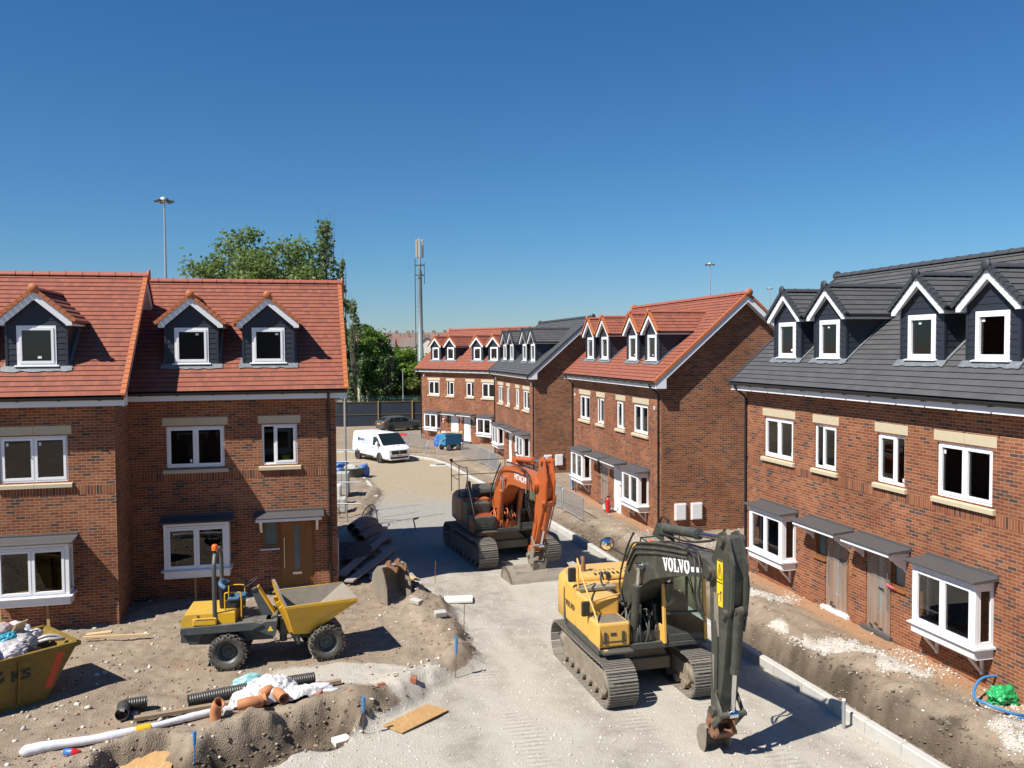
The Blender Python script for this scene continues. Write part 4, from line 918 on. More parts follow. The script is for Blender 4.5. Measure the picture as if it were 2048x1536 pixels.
def glazed_cab(root, x0, x1, y0, y1, z0, z1, post, glass, ins, rake=.12):
    """cab: dark lower panel, posts, roof and glass, operator seat inside"""
    b = MB(); f = .07; zm = z0+(z1-z0)*.40
    xf0, xf1 = x1, x1-rake                       # front rakes back towards the roof
    for y in (y0, y1):
        s = f if y == y0 else -f
        b.add([(x1,y,z0),(x1,y+s,z0),(x1-f,y+s,z0),(x1-f,y,z0),(xf1,y,z1),(xf1,y+s,z1),(xf1-f,y+s,z1),(xf1-f,y,z1)], [(0,1,5,4),(1,2,6,5),(2,3,7,6),(3,0,4,7)], 0)
        b.box(x0, x0+f, *sorted((y, y+s)), z0, z1, 1)
        b.box((x0+x1)/2-.12, (x0+x1)/2-.05, *sorted((y, y+s*.8)), z0, z1, 1)
        b.box(x0+f, (x0+x1)/2-.12, *sorted((y+s*.1, y+s*.8)), z0, zm, 0 if y == y0 else 0)
        b.box((x0+x1)/2-.05, x1-f-.02, *sorted((y+s*.1, y+s*.8)), z0, z0+.35, 0)
        b.box(x0+f, xf1-f, *sorted((y, y+s)), z1-.09, z1, 1)
    b.box(x0, x0+f, y0+f, y1-f, z0, zm+.1, 1); b.box(x0, x0+f, y0+f, y1-f, z1-.12, z1, 1)
    b.box(x1-.05-.04, x1-.04, y0+f, y1-f, z0, z0+.16, 1); b.box(xf1-.06, xf1, y0+f, y1-f, z1-.08, z1, 1)
    zc = z0+(z1-z0)*.36; xc = x1-rake*.36; b.box(xc-.06, xc-.01, y0+f, y1-f, zc-.025, zc+.025, 1)
    b.prism([(x0-.02,z1+.001),(xf1+.05,z1+.001),(xf1+.02,z1+.07),(xf1-.25,z1+.11),(x0+.1,z1+.10),(x0-.02,z1+.06)], y0-.02, y1+.02, 'y', 0)
    b.box(x0, x1-.03, y0+.01, y1-.01, z0-.10, z0, 1)
    c = b.build('cab', [post, M['mach_grey']], root, .012)
    b = MB(); e = .03
    b.quad((x1-.05,y0+f,z0+.16),(x1-.05,y1-f,z0+.16),(xf1-.04,y1-f,z1-.08),(xf1-.04,y0+f,z1-.08))
    for y in (y0+e, y1-e):
        b.quad((x0+f,y,zm),((x0+x1)/2-.12,y,zm),((x0+x1)/2-.12,y,z1-.09),(x0+f,y,z1-.09)); b.quad(((x0+x1)/2-.05,y,z0+.35),(x1-f-.03,y,z0+.35),(xf1-f,y,z1-.09),((x0+x1)/2-.05,y,z1-.09))
    b.quad((x0+e,y0+f,zm+.1),(x0+e,y1-f,zm+.1),(x0+e,y1-f,z1-.12),(x0+e,y0+f,z1-.12))
    b.build('cab_glass', M['cab_glass'], c)
    b = MB(); ym = (y0+y1)/2; xs = x0+.50
    b.box(xs-.2,xs+.3,ym-.24,ym+.24,z0+.30,z0+.46); b.prism([(xs-.26,z0+.42),(xs-.12,z0+.42),(xs-.22,z0+1.15),(xs-.34,z0+1.15)], ym-.24, ym+.24); b.prism([(xs-.32,z0+1.15),(xs-.23,z0+1.15),(xs-.27,z0+1.38),(xs-.35,z0+1.38)], ym-.13, ym+.13)
    for s in (-1,1): b.box(xs-.1,xs+.42,ym+s*.33-.07,ym+s*.33+.07,z0+.40,z0+.62); b.cyl((xs+.36,ym+s*.33,z0+.62),(xs+.38,ym+s*.33,z0+.80),.022,8)
    b.box(x0+.1,x1-.12,y0+.1,y1-.1,z0,z0+.04)
    b.build('operator_seat', M['seat_black'], c, .02)
    b = MB(); b.tube([(xf1+.0,ym+.1,z1-.12),(x1-.06-.0,ym+.28,zc+.05)], .012, 6); b.bar((x1-rake*.75,ym+.05,z0+(z1-z0)*.85),(x1-rake*.45,ym+.24,z0+(z1-z0)*.5),.02,.02); b.build('wiper', M['black'], c)
    return c
def slab_serif(root, M4, H, mat):
    """the word on the boom in heavy slab-serif capitals"""
    def stroke(b, pts): b.prism(pts, -.004, .004, 'z')
    b = MB(); w = .95*H; x = 0; T = .23*H; S = .10*H
    def V(x):
        stroke(b, [(x+.10*H,H-S),(x+.10*H+T,H-S),(x+.5*w+.06*H,.22*H),(x+.5*w,0),(x+.5*w-.09*H,0)]); stroke(b, [(x+w-.10*H-.16*H,H-S),(x+w-.10*H,H-S),(x+.5*w+.09*H,0),(x+.5*w,0),(x+.5*w-.0*H,.2*H)])
        stroke(b, [(x,H-S),(x+.45*w,H-S),(x+.45*w,H),(x,H)]); stroke(b, [(x+.62*w,H-S),(x+w,H-S),(x+w,H),(x+.62*w,H)])
    def O(x):
        n = 24; o = [(x+.44*w+.46*w*math.cos(2*PI*k/n), H/2+.53*H*math.sin(2*PI*k/n)) for k in range(n)]; i = [(x+.44*w+.19*w*math.cos(2*PI*k/n), H/2+.36*H*math.sin(2*PI*k/n)) for k in range(n)]
        for k in range(n): stroke(b, [o[k], o[(k+1)%n], i[(k+1)%n], i[k]])
    def Lc(x):
        stroke(b, [(x+.12*H,S),(x+.12*H+T,S),(x+.12*H+T,H-S),(x+.12*H,H-S)]); stroke(b, [(x,H-S),(x+.5*w,H-S),(x+.5*w,H),(x,H)]); stroke(b, [(x,0),(x+.86*w,0),(x+.86*w,S),(x,S)]); stroke(b, [(x+.72*w,S),(x+.86*w,S),(x+.86*w,.40*H),(x+.76*w,.40*H)])
    V(0); O(w*1.0); Lc(w*1.97); V(w*2.85); O(w*3.85)
    for i, q in enumerate(b.v): b.v[i] = (q[0]-w*2.4, q[1]-H/2, q[2])
    o = b.build('lettering', mat, root); o.matrix_local = M4; return o
def bucket_mesh(b, w, s=1.0, teeth=True, m=0, t=.03):
    """digging bucket in its own axes: x towards the mouth, z up, hung from the pins at the origin; y across"""
    prof = [(-.10,.06),(.22,.10),(.50,.02)]                                  # top plate
    shell = [(.50,.02),(.42,-.02)]
    out = [(-.16,.05),(-.34,-.22),(-.36,-.52),(-.18,-.80),(.12,-.92),(.52,-.90)]
    inn = [(.50,-.86),(.13,-.87),(-.14,-.76),(-.30,-.50),(-.28,-.22),(-.12,.02),(.0,.02)]
    P = [(x*s, z*s) for x, z in out]; I = [(x*s, z*s) for x, z in inn]
    b.prism(P+I+[( .0, .06*s)], -w/2, w/2, 'y', m)
    side = [(x*s, z*s) for x, z in [(.05,.05),(-.16,.05),(-.34,-.22),(-.36,-.52),(-.18,-.80),(.12,-.92),(.52,-.90),(.40,-.45),(.20,-.12)]]
    for y in (-w/2-t*.2, w/2-t*.8): b.prism(side, y, y+t, 'y', m)
    if teeth:
        n = max(3, int(w/.22))
        for k in range(n):
            y = -w/2+w*(k+.5)/n; b.prism([(.48*s,-.935*s),(.70*s,-.885*s),(.70*s,-.87*s),(.48*s,-.845*s)], y-.035, y+.035, 'y', m)
def excavator(spec):
    """crawler excavator; local x forward, y to the operator's left"""
    S = spec; root = empty(S['name'], S['loc'], S['psi']-PI/2); tag(root, S['label'], 'excavator', 'tracked excavators parked on the road')
    dpsi = S['track_psi']-S['psi']
    TL, TH, TW, OW = S['track']
    tr = []
    for s in (-1, 1):
        y0, y1 = sorted((s*OW/2, s*(OW/2-TW))); t = track_unit(root, y0, y1, TL, TH, S['nshoe']); t.rotation_euler = (0,0,dpsi)
    b = MB(); hi = OW/2-TW
    b.prism([(-hi-.05,TH*.34),(hi+.05,TH*.34),(hi+.05,TH*.62),(.5,TH*.98),(-.5,TH*.98),(-hi-.05,TH*.62)], -.55, .55, 'x'); b.cyl((0,0,TH*.9),(0,0,TH*1.12),.58,24)
    b.obox((.55,0,TH*.52),(.2,2*hi+.1,.26),Matrix.Rotation(.0,3,'Y'))
    uc = b.build('undercarriage', M['mud'], root, .015); uc.rotation_euler = (0,0,dpsi)
    zb = TH*1.12; zd = zb+.14                                  # deck
    W = S['W']; hw_ = W/2; xr = -S['tail']; P = S['paint']; hood = S['hood']
    # deck and boom foot
    b = MB(); b.box(xr*.55, 1.15, -hw_+.06, hw_-.04, zb, zd); b.box(.05,.95,-.20,-.14,zd,zd+.75); b.box(.05,.95,.14,.20,zd,zd+.75)
    b.box(-.6,1.1,-.42,-.21,zd,zd+.25); b.box(-.55,.0,-.35,.25,zd,zd+.6)
    dk = b.build('deck', M['mach_grey'], root, .012)
    b = MB(); r = random.Random(4)                             # control valve and its pipes in front of the boom foot
    for k in range(16):
        y = -.55+.06*k*.9; x = 1.0+r.uniform(-.1,.12); b.tube(smoothpath([(x,y,zd+.02),(x+.04,y+r.uniform(-.05,.05),zd+.25),(x-.15,y+r.uniform(-.08,.08),zd+.45+r.uniform(0,.2)),(x-.4,y*.6,zd+.55)],4), .02, 6)
    b.box(.75,1.08,-.55,.30,zd,zd+.22); b.build('control_valve', S['valve'], dk)
    # counterweight: round plan
    b = MB(); n = 14; cz0, cz1 = zb+.03, hood-.10
    def plan(off, zz, kk=0):
        o = []
        for k in range(n+1):
            a = PI/2+PI*k/n; o.append((xr*.45+(xr*.55*-1+off)*abs(math.cos(a))**.55*(-1), (hw_+off)*math.copysign(abs(math.sin(a))**.55, math.sin(a)), zz))
        return o
    rows = [plan(-.10,cz0), plan(0,cz0+.10), plan(0,cz0+(cz1-cz0)*.55), plan(-.02,cz1-.12), plan(-.12,cz1)]
    v = [p for rw_ in rows for p in rw_]; m_ = n+1
    b.add(v, [(i*m_+k, i*m_+k+1, (i+1)*m_+k+1, (i+1)*m_+k) for i in range(len(rows)-1) for k in range(n)], 0, None, True)
    b.poly(rows[-1]); b.poly(rows[0][::-1]); b.poly([rw_[0] for rw_ in rows]+[rw_[-1] for rw_ in rows][::-1])
    cw = b.build('counterweight', S['cw'], root)
    # engine housing
    b = MB(); x0 = xr*.47
    b.box(x0, -.28, -hw_, -.30, zd, hood-.14, 0); b.box(x0, -.50, -.30, hw_-.02, zd, hood-.16, 0)
    hd = b.build('engine_housing', P, root, .05, 2)
    b = MB(); b.prism([(x0-.28,hood-.13),(x0-.18,hood),(-.72,hood+.02),(-.58,hood-.04),(-.55,hood-.15)], -hw_+.12, hw_-.12); b.build('engine_hood', S['hoodmat'], hd, .04, 2)
    b = MB()
    for k in range(6):
        for j in (0, 1): b.box(x0+.0+.02, x0+.36, -.62+k*.11+.75*j, -.57+k*.11+.75*j, hood-.004, hood+.014)
    for y in (-.35,.55): b.box(-.70,-.56,y,y+.06,hood-.02,hood+.035); b.box(-.58,-.545,y-.01,y+.07,hood-.12,hood+.03)
    b.build('vent', M['mach_grey'], hd)
    b = MB(); b.tube(smoothpath([(x0+.05,-.78,hood-.05),(x0+.05,-.78,hood+.22),(x0+.0,-.78,hood+.34)],3), .055, 10); b.build('exhaust_pipe', M['rust'], hd)
    b = MB(); b.box(-.28,-.02,-hw_+.05,-.32,hood-.20,hood-.14); b.build('walkway', S['walk'], hd)
    # right-hand boxes stepping down to the front
    z1, z2 = S['box']
    b = MB(); b.box(-.26,.50,-hw_,-.46,zd,z1); bx = b.build('fuel_tank', S['boxmat'], root, .05, 2)
    b = MB(); b.box(.51,1.18,-hw_,-.50,zd-.02,z2); tb = b.build('tool_box', S['toolmat'], root, .05, 2)
    b = MB(); b.box(.60,1.12,-hw_+.08,-.58,z2-.003,z2+.012)
    for k in range(9): b.box(.62+k*.055,.635+k*.055,-hw_+.1,-.6,z2+.012,z2+.022)
    b.build('tread_plate', S['walk'], tb)
    b = MB()
    for y in (-hw_+.13,-.70): b.box(1.181,1.205,y,y+.06,z2-.42,z2-.18)
    b.box(1.181,1.19,-hw_+.10,-.60,zd+.10,zd+.12); b.box(1.181,1.19,-.95,-.82,z2-.26,z2-.20); b.box(1.14,1.40,-hw_+.05,-.52,zd-.09,zd-.05)
    b.build('latch', M['mach_grey'], tb)
    # black skirt under the boxes
    b = MB(); b.box(x0,1.17,-hw_+.015,-hw_+.10,zb-.02,zd); b.build('side_skirt', M['mach_grey'], root, .01)
    # handrail and mirror stalks
    rl = S['rail']; b = MB()
    for path in rl: b.tube(smoothpath(path, 5), .020, 8)
    b.build('hand_rail', S['railmat'], root)
    for q in S['mirrors']:
        b = MB(); x, y, z = q; b.box(x-.03,x+.05,y-.09,y+.09,z-.16,z+.16); mm = b.build('mirror', M['black'], root, .02); b = MB(); b.quad((x-.031,y-.08,z-.15),(x-.031,y-.08,z+.15),(x-.031,y+.08,z+.15),(x-.031,y+.08,z-.15)); b.build('mirror_glass', M['mirror'], mm)
    glazed_cab(root, -.40, 1.30, hw_-1.02, hw_, zd, S['cabtop'], S['cabpost'], None, None)
    # boom: plate sides from foot over the knee to the arm pivot
    B = S['boom']; hb = S['bw']/2
    up, lo = B['upper'], B['lower']
    b = MB(); b.prism(up+lo[::-1], -hb, hb)
    for x, z, rr in B['pins']: b.cyl((x,-hb-.05,z),(x,hb+.05,z),rr,16)
    bm = b.build('boom', S['arm'], root, .02)
    for s in (-1, 1): cylinder_part('boom_cylinder', (.98, s*(hb+.11), zd+.10), (B['ram'][0], s*(hb+.10), B['ram'][1]), .74, .085, .045, root, S['arm'])
    A = S['armp']
    # two-plate ears for the arm cylinder on top of the boom
    e0 = B['ear']; b = MB()
    for s in (-1, 1): b.prism([(e0[0]-.28,e0[1]-.20),(e0[0]+.25,e0[1]-.24),(e0[0]+.07,e0[1]+.08),(e0[0]-.06,e0[1]+.09)], s*.11-.02, s*.11+.02)
    b.build('boom_ear', S['arm'], bm)
    cylinder_part('arm_cylinder', (e0[0],0,e0[1]), (A['top'][0],0,A['top'][1]), S.get('arm_split',.56), .095, .05, root, S['arm'])
    # arm
    b = MB(); ha = hb*.64; b.prism(A['prof'], -ha, ha)
    for x, z, rr in A['pins']: b.cyl((x,-ha-.07,z),(x,ha+.07,z),rr,14)
    ar = b.build('arm', S['arm'], root, .02)
    b = MB()
    for s in (-1,1): b.prism(A['head'], s*ha*.80-.025, s*ha*.80+.025)
    b.build('arm_ear', S['arm'], ar, .008)
    bc = A['bcyl']; cylinder_part('bucket_cylinder', (bc[0][0],0,bc[0][1]), (bc[1][0],0,bc[1][1]), A['bsplit'], .075, .042, root, S['arm'])
    # tipping links
    b = MB()
    for s in (-1,1):
        for p, q in A['links']: b.bar((p[0],s*(ha+.05),p[1]),(q[0],s*(ha+.05),q[1]),.10,.035,0,(0,1,0))
    lx = A['links'][0][1]; b.cyl((lx[0],-ha-.10,lx[1]),(lx[0],ha+.10,lx[1]),.05,10); b.build('tipping_link', S['linkmat'], root, .006)
    S['attach'](root, ha)
    # hoses along the boom and the arm
    b = MB()
    for k, pth in enumerate(S['hoses']): b.tube(smoothpath(pth, 5), .022, 6)
    b.build('hydraulic_hose', M['hose'], root)
    b = MB()
    for pth in S['pipes']: b.tube(smoothpath(pth, 3), .022, 6)
    b.build('hydraulic_pipe', S['arm'], root)
    return root, bm, ar, cw, hd, bx, tb
def build_yellow_excavator():
    def attach(root, ha):
        b = MB()                                                            # quick hitch and a narrow bucket curled under the arm
        for s in (-1,1): b.prism([(3.92,.80),(4.16,.86),(4.30,.50),(4.16,.36),(3.88,.42)], s*.17-.02, s*.17+.02)
        b.cyl((4.02,-.24,.62),(4.02,.24,.62),.06,12); b.cyl((4.18,-.24,.46),(4.18,.24,.46),.05,12); b.box(3.90,4.20,-.15,.15,.38,.50)
        b.build('quick_hitch', M['rust'], root, .008)
        b = MB(); Tm = Matrix.Translation((3.96,0,.46)) @ Matrix.Rotation(R(38),4,'Y') @ Matrix.Scale(.50,4); b.T = Tm; bucket_mesh(b, 1.0); b.T = None
        b.build('bucket', M['bucket'], root, .006)
    S = dict(name='excavator', loc=(2.62,19.2,-.135), psi=.27, track_psi=.27, track=(3.72,.86,.65,2.54), nshoe=46, W=2.46, tail=2.05, hood=2.16, box=(1.93,1.60),
        paint=M['yellow'], hoodmat=M['yellow'], cw=M['yellow'], boxmat=M['yellow'], toolmat=M['yellow'], walk=M['mud'], railmat=M['yellow'], cabpost=M['yellow'], arm=M['arm_grey'], linkmat=M['arm_grey'], valve=M['mach_grey'], cabtop=2.78, bw=.50,
        rail=[[(1.14,-1.19,.98),(1.14,-1.20,1.55),(.30,-1.21,2.25),(-.08,-1.21,2.62),(-.16,-1.20,2.66),(-.17,-1.19,2.58),(-.12,-1.19,2.0)],[(.56,-1.18,1.9),(.5,-.5,2.0),(.35,-.45,1.92)]],
        mirrors=[(.62,-1.30,1.78),(-.30,-1.28,2.28)],
        boom=dict(upper=[(-.08,1.62),(.02,1.84),(.34,2.55),(.72,3.06),(1.00,3.22),(1.55,3.34),(2.4,3.47),(3.3,3.54),(3.95,3.56),(4.14,3.48),(4.22,3.34)], lower=[(.02,1.38),(.34,1.56),(.80,1.98),(1.22,2.36),(1.62,2.58),(2.2,2.78),(3.0,3.01),(3.75,3.18),(4.08,3.18),(4.20,3.24),(4.225,3.30)],
            pins=[(.10,1.58,.12),(1.28,2.78,.10),(4.08,3.36,.12)], ram=(1.28,2.78), ear=(1.72,3.66)),
        armp=dict(prof=[(3.94,3.22),(4.02,3.60),(4.28,3.98),(4.50,4.05),(4.58,3.80),(4.66,3.30),(4.58,2.55),(4.44,1.60),(4.28,.86),(4.16,.74),(4.02,.80),(4.00,.95),(4.02,2.0)],
            head=[(4.06,3.55),(4.22,4.06),(4.40,4.14),(4.56,4.02),(4.74,3.62),(4.70,2.85),(4.56,2.62),(4.40,3.2)], pins=[(4.08,3.36,.14),(4.42,3.98,.09),(4.12,.86,.09),(4.52,2.72,.08)], top=(4.42,3.98), bcyl=((4.64,2.80),(4.48,.92)), bsplit=.60,
            links=[((4.22,1.22),(4.48,.92)),((4.48,.92),(4.16,.60))]),
        hoses=[[(.55,-.30,1.5),(.15,-.32,2.1),(.55,-.33,2.95),(.95,-.33,3.42)],[(3.3,-.27,3.66),(3.75,-.30,3.62),(3.98,-.36,3.25),(3.92,-.36,2.9),(4.02,-.30,2.55)],[(3.3,-.31,3.60),(3.72,-.35,3.55),(3.90,-.42,3.15),(3.86,-.40,2.8),(4.05,-.30,2.45)],
            [(1.55,-.1,3.5),(2.2,-.16,3.62),(3.0,-.14,3.66),(3.8,.0,3.85),(4.2,0,4.12)],[(1.3,.05,3.42),(1.62,.0,3.85),(1.9,.02,3.84)],[(.2,-.36,1.85),(-.1,-.62,2.05),(-.25,-.60,2.3),(-.35,-.5,2.1)],[(2.70,.06,3.75),(2.85,.05,3.86),(2.98,.04,3.78)]],
        pipes=[[(.45,-.27,2.62),(.80,-.27,3.02),(1.1,-.27,3.13),(2.2,-.27,3.34),(3.3,-.27,3.50)],[(.40,-.275,2.70),(.75,-.275,3.12),(1.1,-.275,3.24),(2.2,-.275,3.45),(3.3,-.275,3.60)],[(.52,-.28,2.5),(.85,-.28,2.90),(1.15,-.28,3.03),(2.2,-.28,3.25),(3.3,-.28,3.42)],
            [(4.12,-.178,2.5),(4.20,-.178,2.2),(4.18,-.178,1.4),(4.18,-.178,1.1)],[(4.17,-.178,2.5),(4.25,-.178,2.1),(4.23,-.178,1.3)],[(4.6,.17,3.55),(4.70,.18,3.2),(4.55,.18,2.4)]],
        attach=attach, label='yellow and dark grey tracked excavator in front, its grey arm reaching down to the gravel')
    root, bm, ar, cw, hd, bx, tb = excavator(S)
    # slab-serif name on the boom, its small plate, warning stickers, name on the flank
    slab_serif(bm, frame_M((2.80,-.258,3.165), (1,0,.19), (-.19,0,1)), .255, M['letter_white'])
    b = MB(); b.T = frame_M((3.62,-.256,3.29), (1,0,.21), (-.21,0,1)); b.box(-.20,.20,-.055,.035,-.003,.003); b.T = None; b.build('model_plate', M['letter_white'], bm)
    Ma = frame_M((4.32,-.164,3.22), (1,0,0), (0,0,1))
    b = MB(); b.T = Ma; b.box(-.10,.10,-.42,.40,-.003,.003); b.T = None; st = b.build('warning_sticker', M['sign_yellow'], ar)
    b = MB(); b.T = Ma; tri = [(-.08,.06),(.08,.06),(0,.33)]
    for i in range(3):
        p, q = tri[i], tri[(i+1)%3]; b.bar((*p,.004),(*q,.004),.016,.004,0,(0,0,1))
    b.box(-.008,.008,.11,.24,.003,.006); b.box(-.09,.09,-.01,.01,.003,.006); b.box(-.06,.0,-.22,-.20,.003,.006); b.box(.03,.055,-.32,-.14,.003,.006); b.box(.01,.075,-.18,-.16,.003,.006); b.box(-.1,.1,.375,.40,.003,.006); b.T = None; b.build('warning_symbol', M['letter_dark'], st)
    b = MB(); b.T = frame_M((4.2,-.164,2.62), (1,0,.05), (-.05,0,1)); b.box(-.075,.075,-.38,.38,-.003,.003); b.T = None; b.build('data_label', M['bucket'], ar)
    b = MB(); b.T = frame_M((4.14,-.164,1.55), (1,0,.1), (-.1,0,1)); b.box(-.06,.06,-.32,.32,-.003,.003); b.T = None; b.build('data_label', M['bucket'], ar)
    o = slab_serif(hd, frame_M((-.58,-1.234,1.52), (1,0,0), (0,0,1)), .13, M['letter_dark'])
    b = MB(); b.add([(-1.0,-1.236,1.0),(-.82,-1.236,1.0),(-.96,-1.236,1.82),(-1.0,-1.236,1.86)], [(0,1,2,3)]); b.build('grey_flash', M['mach_grey'], hd)
    b = MB(); b.box(-1.97,-1.90,-.9,.9,1.0,1.16); b.build('rear_band', M['mach_grey'], cw)
    # round safety mirror on its stalk behind the hood, orange lamp, folded guard above the cab
    b = MB(); b.tube([(-.55,.70,2.18),(-1.15,-.05,2.66)], .018, 8); mm = b.build('mirror_stalk', M['black'], root)
    fx = Matrix.Translation((-1.17,-.08,2.70)) @ Matrix.Rotation(R(100),4,'Y') @ Matrix.Rotation(R(8),4,'X')
    b = MB(); b.T = fx; b.lathe([(0,.075),(.06,.07),(.115,.045),(.152,.0)], (0,0,0), 'z', 24); b.T = None; b.build('convex_mirror', M['mirror'], mm)
    b = MB(); b.T = fx; b.lathe([(.150,.006),(.168,.006),(.168,-.03),(.0,-.045)], (0,0,0), 'z', 24); b.T = None; b.build('mirror_back', M['black'], mm)
    b = MB(); b.cyl((-.1,.55,2.86),(-.1,.55,2.98),.055,12); b.build('beacon', M['amber'], root)
    b = MB(); b.tube([(.6,.25,3.05),(.0,.25,3.08),(.0,1.2,3.08),(.6,1.2,3.05)], .015, 6)
    for y in (.25,1.2): b.cyl((.0,y,2.86),(.0,y,3.08),.015,6)
    b.build('cab_guard', M['black'], root)
    b = MB(); b.box(1.19,1.27,-1.12,-1.03,.97,1.06); b.build('step', M['yellow'], tb)
def build_orange_excavator():
    def attach(root, ha):
        b = MB()
        for s in (-1,1): b.prism([(3.55,.98),(3.82,1.08),(4.05,.70),(3.98,.34),(3.72,.30),(3.50,.62)], s*.20-.025, s*.20+.025)
        b.cyl((3.66,-.30,.80),(3.66,.30,.80),.07,12); b.cyl((3.92,-.28,.58),(3.92,.28,.58),.06,12); b.box(3.75,3.98,-.17,.17,.28,.62)
        b.build('quick_hitch', M['bucket'], root, .008)
        b = MB(); w = 2.08                                                  # wide grading bucket laid mouth down, back plate towards us
        prof = [(3.28,.06),(3.25,.18),(3.40,.42),(3.62,.50),(4.02,.36),(4.22,.16),(4.30,.03),(4.24,.02),(4.12,.14),(3.95,.28),(3.60,.40),(3.46,.34),(3.36,.16),(3.34,.06)]
        b.prism(prof, -w/2, w/2)
        for s in (-1,1): y = s*(w/2-.02); b.prism(prof[:7]+[(3.6,.02)], y-.02, y+.02)
        for y in (-.55,.50):
            for x in (3.82,4.04): b.add([(x-.09,y-.30,.47-(x-3.7)*.35),(x+.06,y-.30,.42-(x-3.7)*.42),(x+.02,y+.34,.44-(x-3.7)*.4),(x-.02,y-.30,.55-(x-3.7)*.4),(x-.01,y+.34,.48-(x-3.7)*.4)], [(0,1,3),(1,2,4,3),(0,3,4,2)])
        b.build('grading_bucket', M['bucket'], root, .012)
    S = dict(name='excavator', loc=(-.50,30.9,-.175), psi=.34, track_psi=.36, track=(4.35,.92,.66,2.95), nshoe=48, W=2.62, tail=2.35, hood=2.16, box=(1.98,1.62),
        paint=M['orange'], hoodmat=M['mach_grey'], cw=M['orange'], boxmat=M['mach_grey'], toolmat=M['mach_grey'], walk=M['orange'], railmat=M['black'], cabpost=M['mach_grey'], arm=M['orange'], linkmat=M['mud'], valve=M['orange'], cabtop=2.85, bw=.50, arm_split=.60,
        rail=[[(1.10,-1.24,1.0),(1.10,-1.25,1.6),(.62,-1.26,2.3),(.30,-1.27,2.75)],[(.30,-1.27,2.1),(.32,-1.27,3.1),(.10,-1.27,3.2)],[(.30,-1.27,2.75),(.05,-1.27,2.3),(.02,-1.27,2.0)]],
        mirrors=[],
        boom=dict(upper=[(-.10,1.66),(.02,1.95),(.52,2.72),(.95,3.16),(1.25,3.34),(1.70,3.40),(2.5,3.44),(3.4,3.42),(4.10,3.36),(4.32,3.28),(4.42,3.14)], lower=[(.02,1.40),(.36,1.58),(.95,2.14),(1.45,2.58),(1.80,2.78),(2.3,2.84),(3.1,2.85),(3.9,2.90),(4.22,2.92),(4.38,2.98),(4.425,3.08)],
            pins=[(.12,1.62,.14),(1.52,2.98,.11),(4.28,3.12,.13)], ram=(1.52,2.98), ear=(1.95,3.66)),
        armp=dict(prof=[(4.12,2.96),(4.20,3.42),(4.46,3.82),(4.70,3.94),(4.86,3.55),(4.92,3.10),(4.66,2.35),(4.20,1.55),(3.92,1.06),(3.76,.90),(3.60,.98),(3.62,1.15),(3.95,2.0)],
            head=[(4.30,3.45),(4.46,3.98),(4.66,4.06),(4.82,3.92),(5.00,3.35),(4.92,2.72),(4.78,2.52),(4.64,3.1)], pins=[(4.28,3.12,.15),(4.66,3.90,.09),(3.70,1.02,.10),(4.76,2.62,.08)], top=(4.66,3.90), bcyl=((4.84,2.66),(4.12,1.18)), bsplit=.62,
            links=[((3.84,1.42),(4.12,1.18)),((4.12,1.18),(3.90,.66))]),
        hoses=[[(.3,-.34,1.7),(.2,-.36,2.3),(.8,-.36,3.0),(1.3,-.36,3.45)],[(1.5,-.2,3.5),(2.4,-.28,3.56),(3.3,-.30,3.52),(3.9,-.34,3.42),(4.16,-.40,3.0),(4.05,-.40,2.6),(4.12,-.34,2.25)],[(3.3,-.34,3.46),(3.95,-.40,3.36),(4.12,-.46,2.9),(4.0,-.44,2.5),(4.1,-.34,2.1)],[(1.6,.05,3.45),(1.8,.0,3.85),(2.1,.02,3.82)],[(1.5,.1,3.5),(2.8,.08,3.6),(4.0,.0,3.62),(4.5,0,4.0)]],
        pipes=[[(.55,-.32,2.62),(.95,-.32,3.04),(1.3,-.32,3.24),(2.4,-.32,3.36),(3.5,-.32,3.35)],[(4.12,-.18,2.2),(4.20,-.18,1.9),(4.0,-.18,1.4)],[(4.96,.19,2.9),(4.6,.19,2.2),(4.25,.19,1.6)]],
        attach=attach, label='orange tracked excavator on the road with a wide grading bucket resting flat')
    root, bm, ar, cw, hd, bx, tb = excavator(S)
    text_mesh('lettering', 'HITACHI', .30, M['letter_white'], bm, frame_M((2.95,-.253,3.14), (1,0,.0), (0,0,1)), .003, .005, .95)
    b = MB()                                                               # tall black guard rail round the deck edge
    pts = [(-2.2,-1.15),(-.9,-1.22),(-2.2,1.0)]
    for x, y in pts: b.cyl((x,y,2.0),(x,y,3.15),.018,6)
    for z in (2.6,3.13): b.tube([(-.9,-1.22,z),(-2.2,-1.15,z),(-2.2,1.0,z)], .014, 6)
    b.tube([(-.9,-1.22,3.13),(-.2,-1.22,3.14)], .014, 6); b.obox((-2.2,-1.15,3.18),(.09,.09,.09)); b.build('guard_rail', M['black'], root)
    b = MB(); b.cyl((.05,-.9,1.98),(.05,-.9,2.10),.07,12); b.build('fuel_cap', M['orange'], bx)
    b = MB(); b.box(1.02,1.30,-1.25,-.62,.98,1.05); b.box(.72,1.2,-1.315,-1.31,1.06,1.5); b.build('step', M['orange'], tb)
    b = MB(); b.prism([(-1.6,2.14),(-1.5,2.34),(-.9,2.40),(-.45,2.32),(-.40,2.14)], -.55, 1.0); b.build('rear_hood', M['mach_grey'], hd, .05, 2)
    b = MB(); b.cyl((-.9,-.05,2.39),(-.9,-.05,2.44),.09,12); b.build('hood_cap', M['orange'], hd)
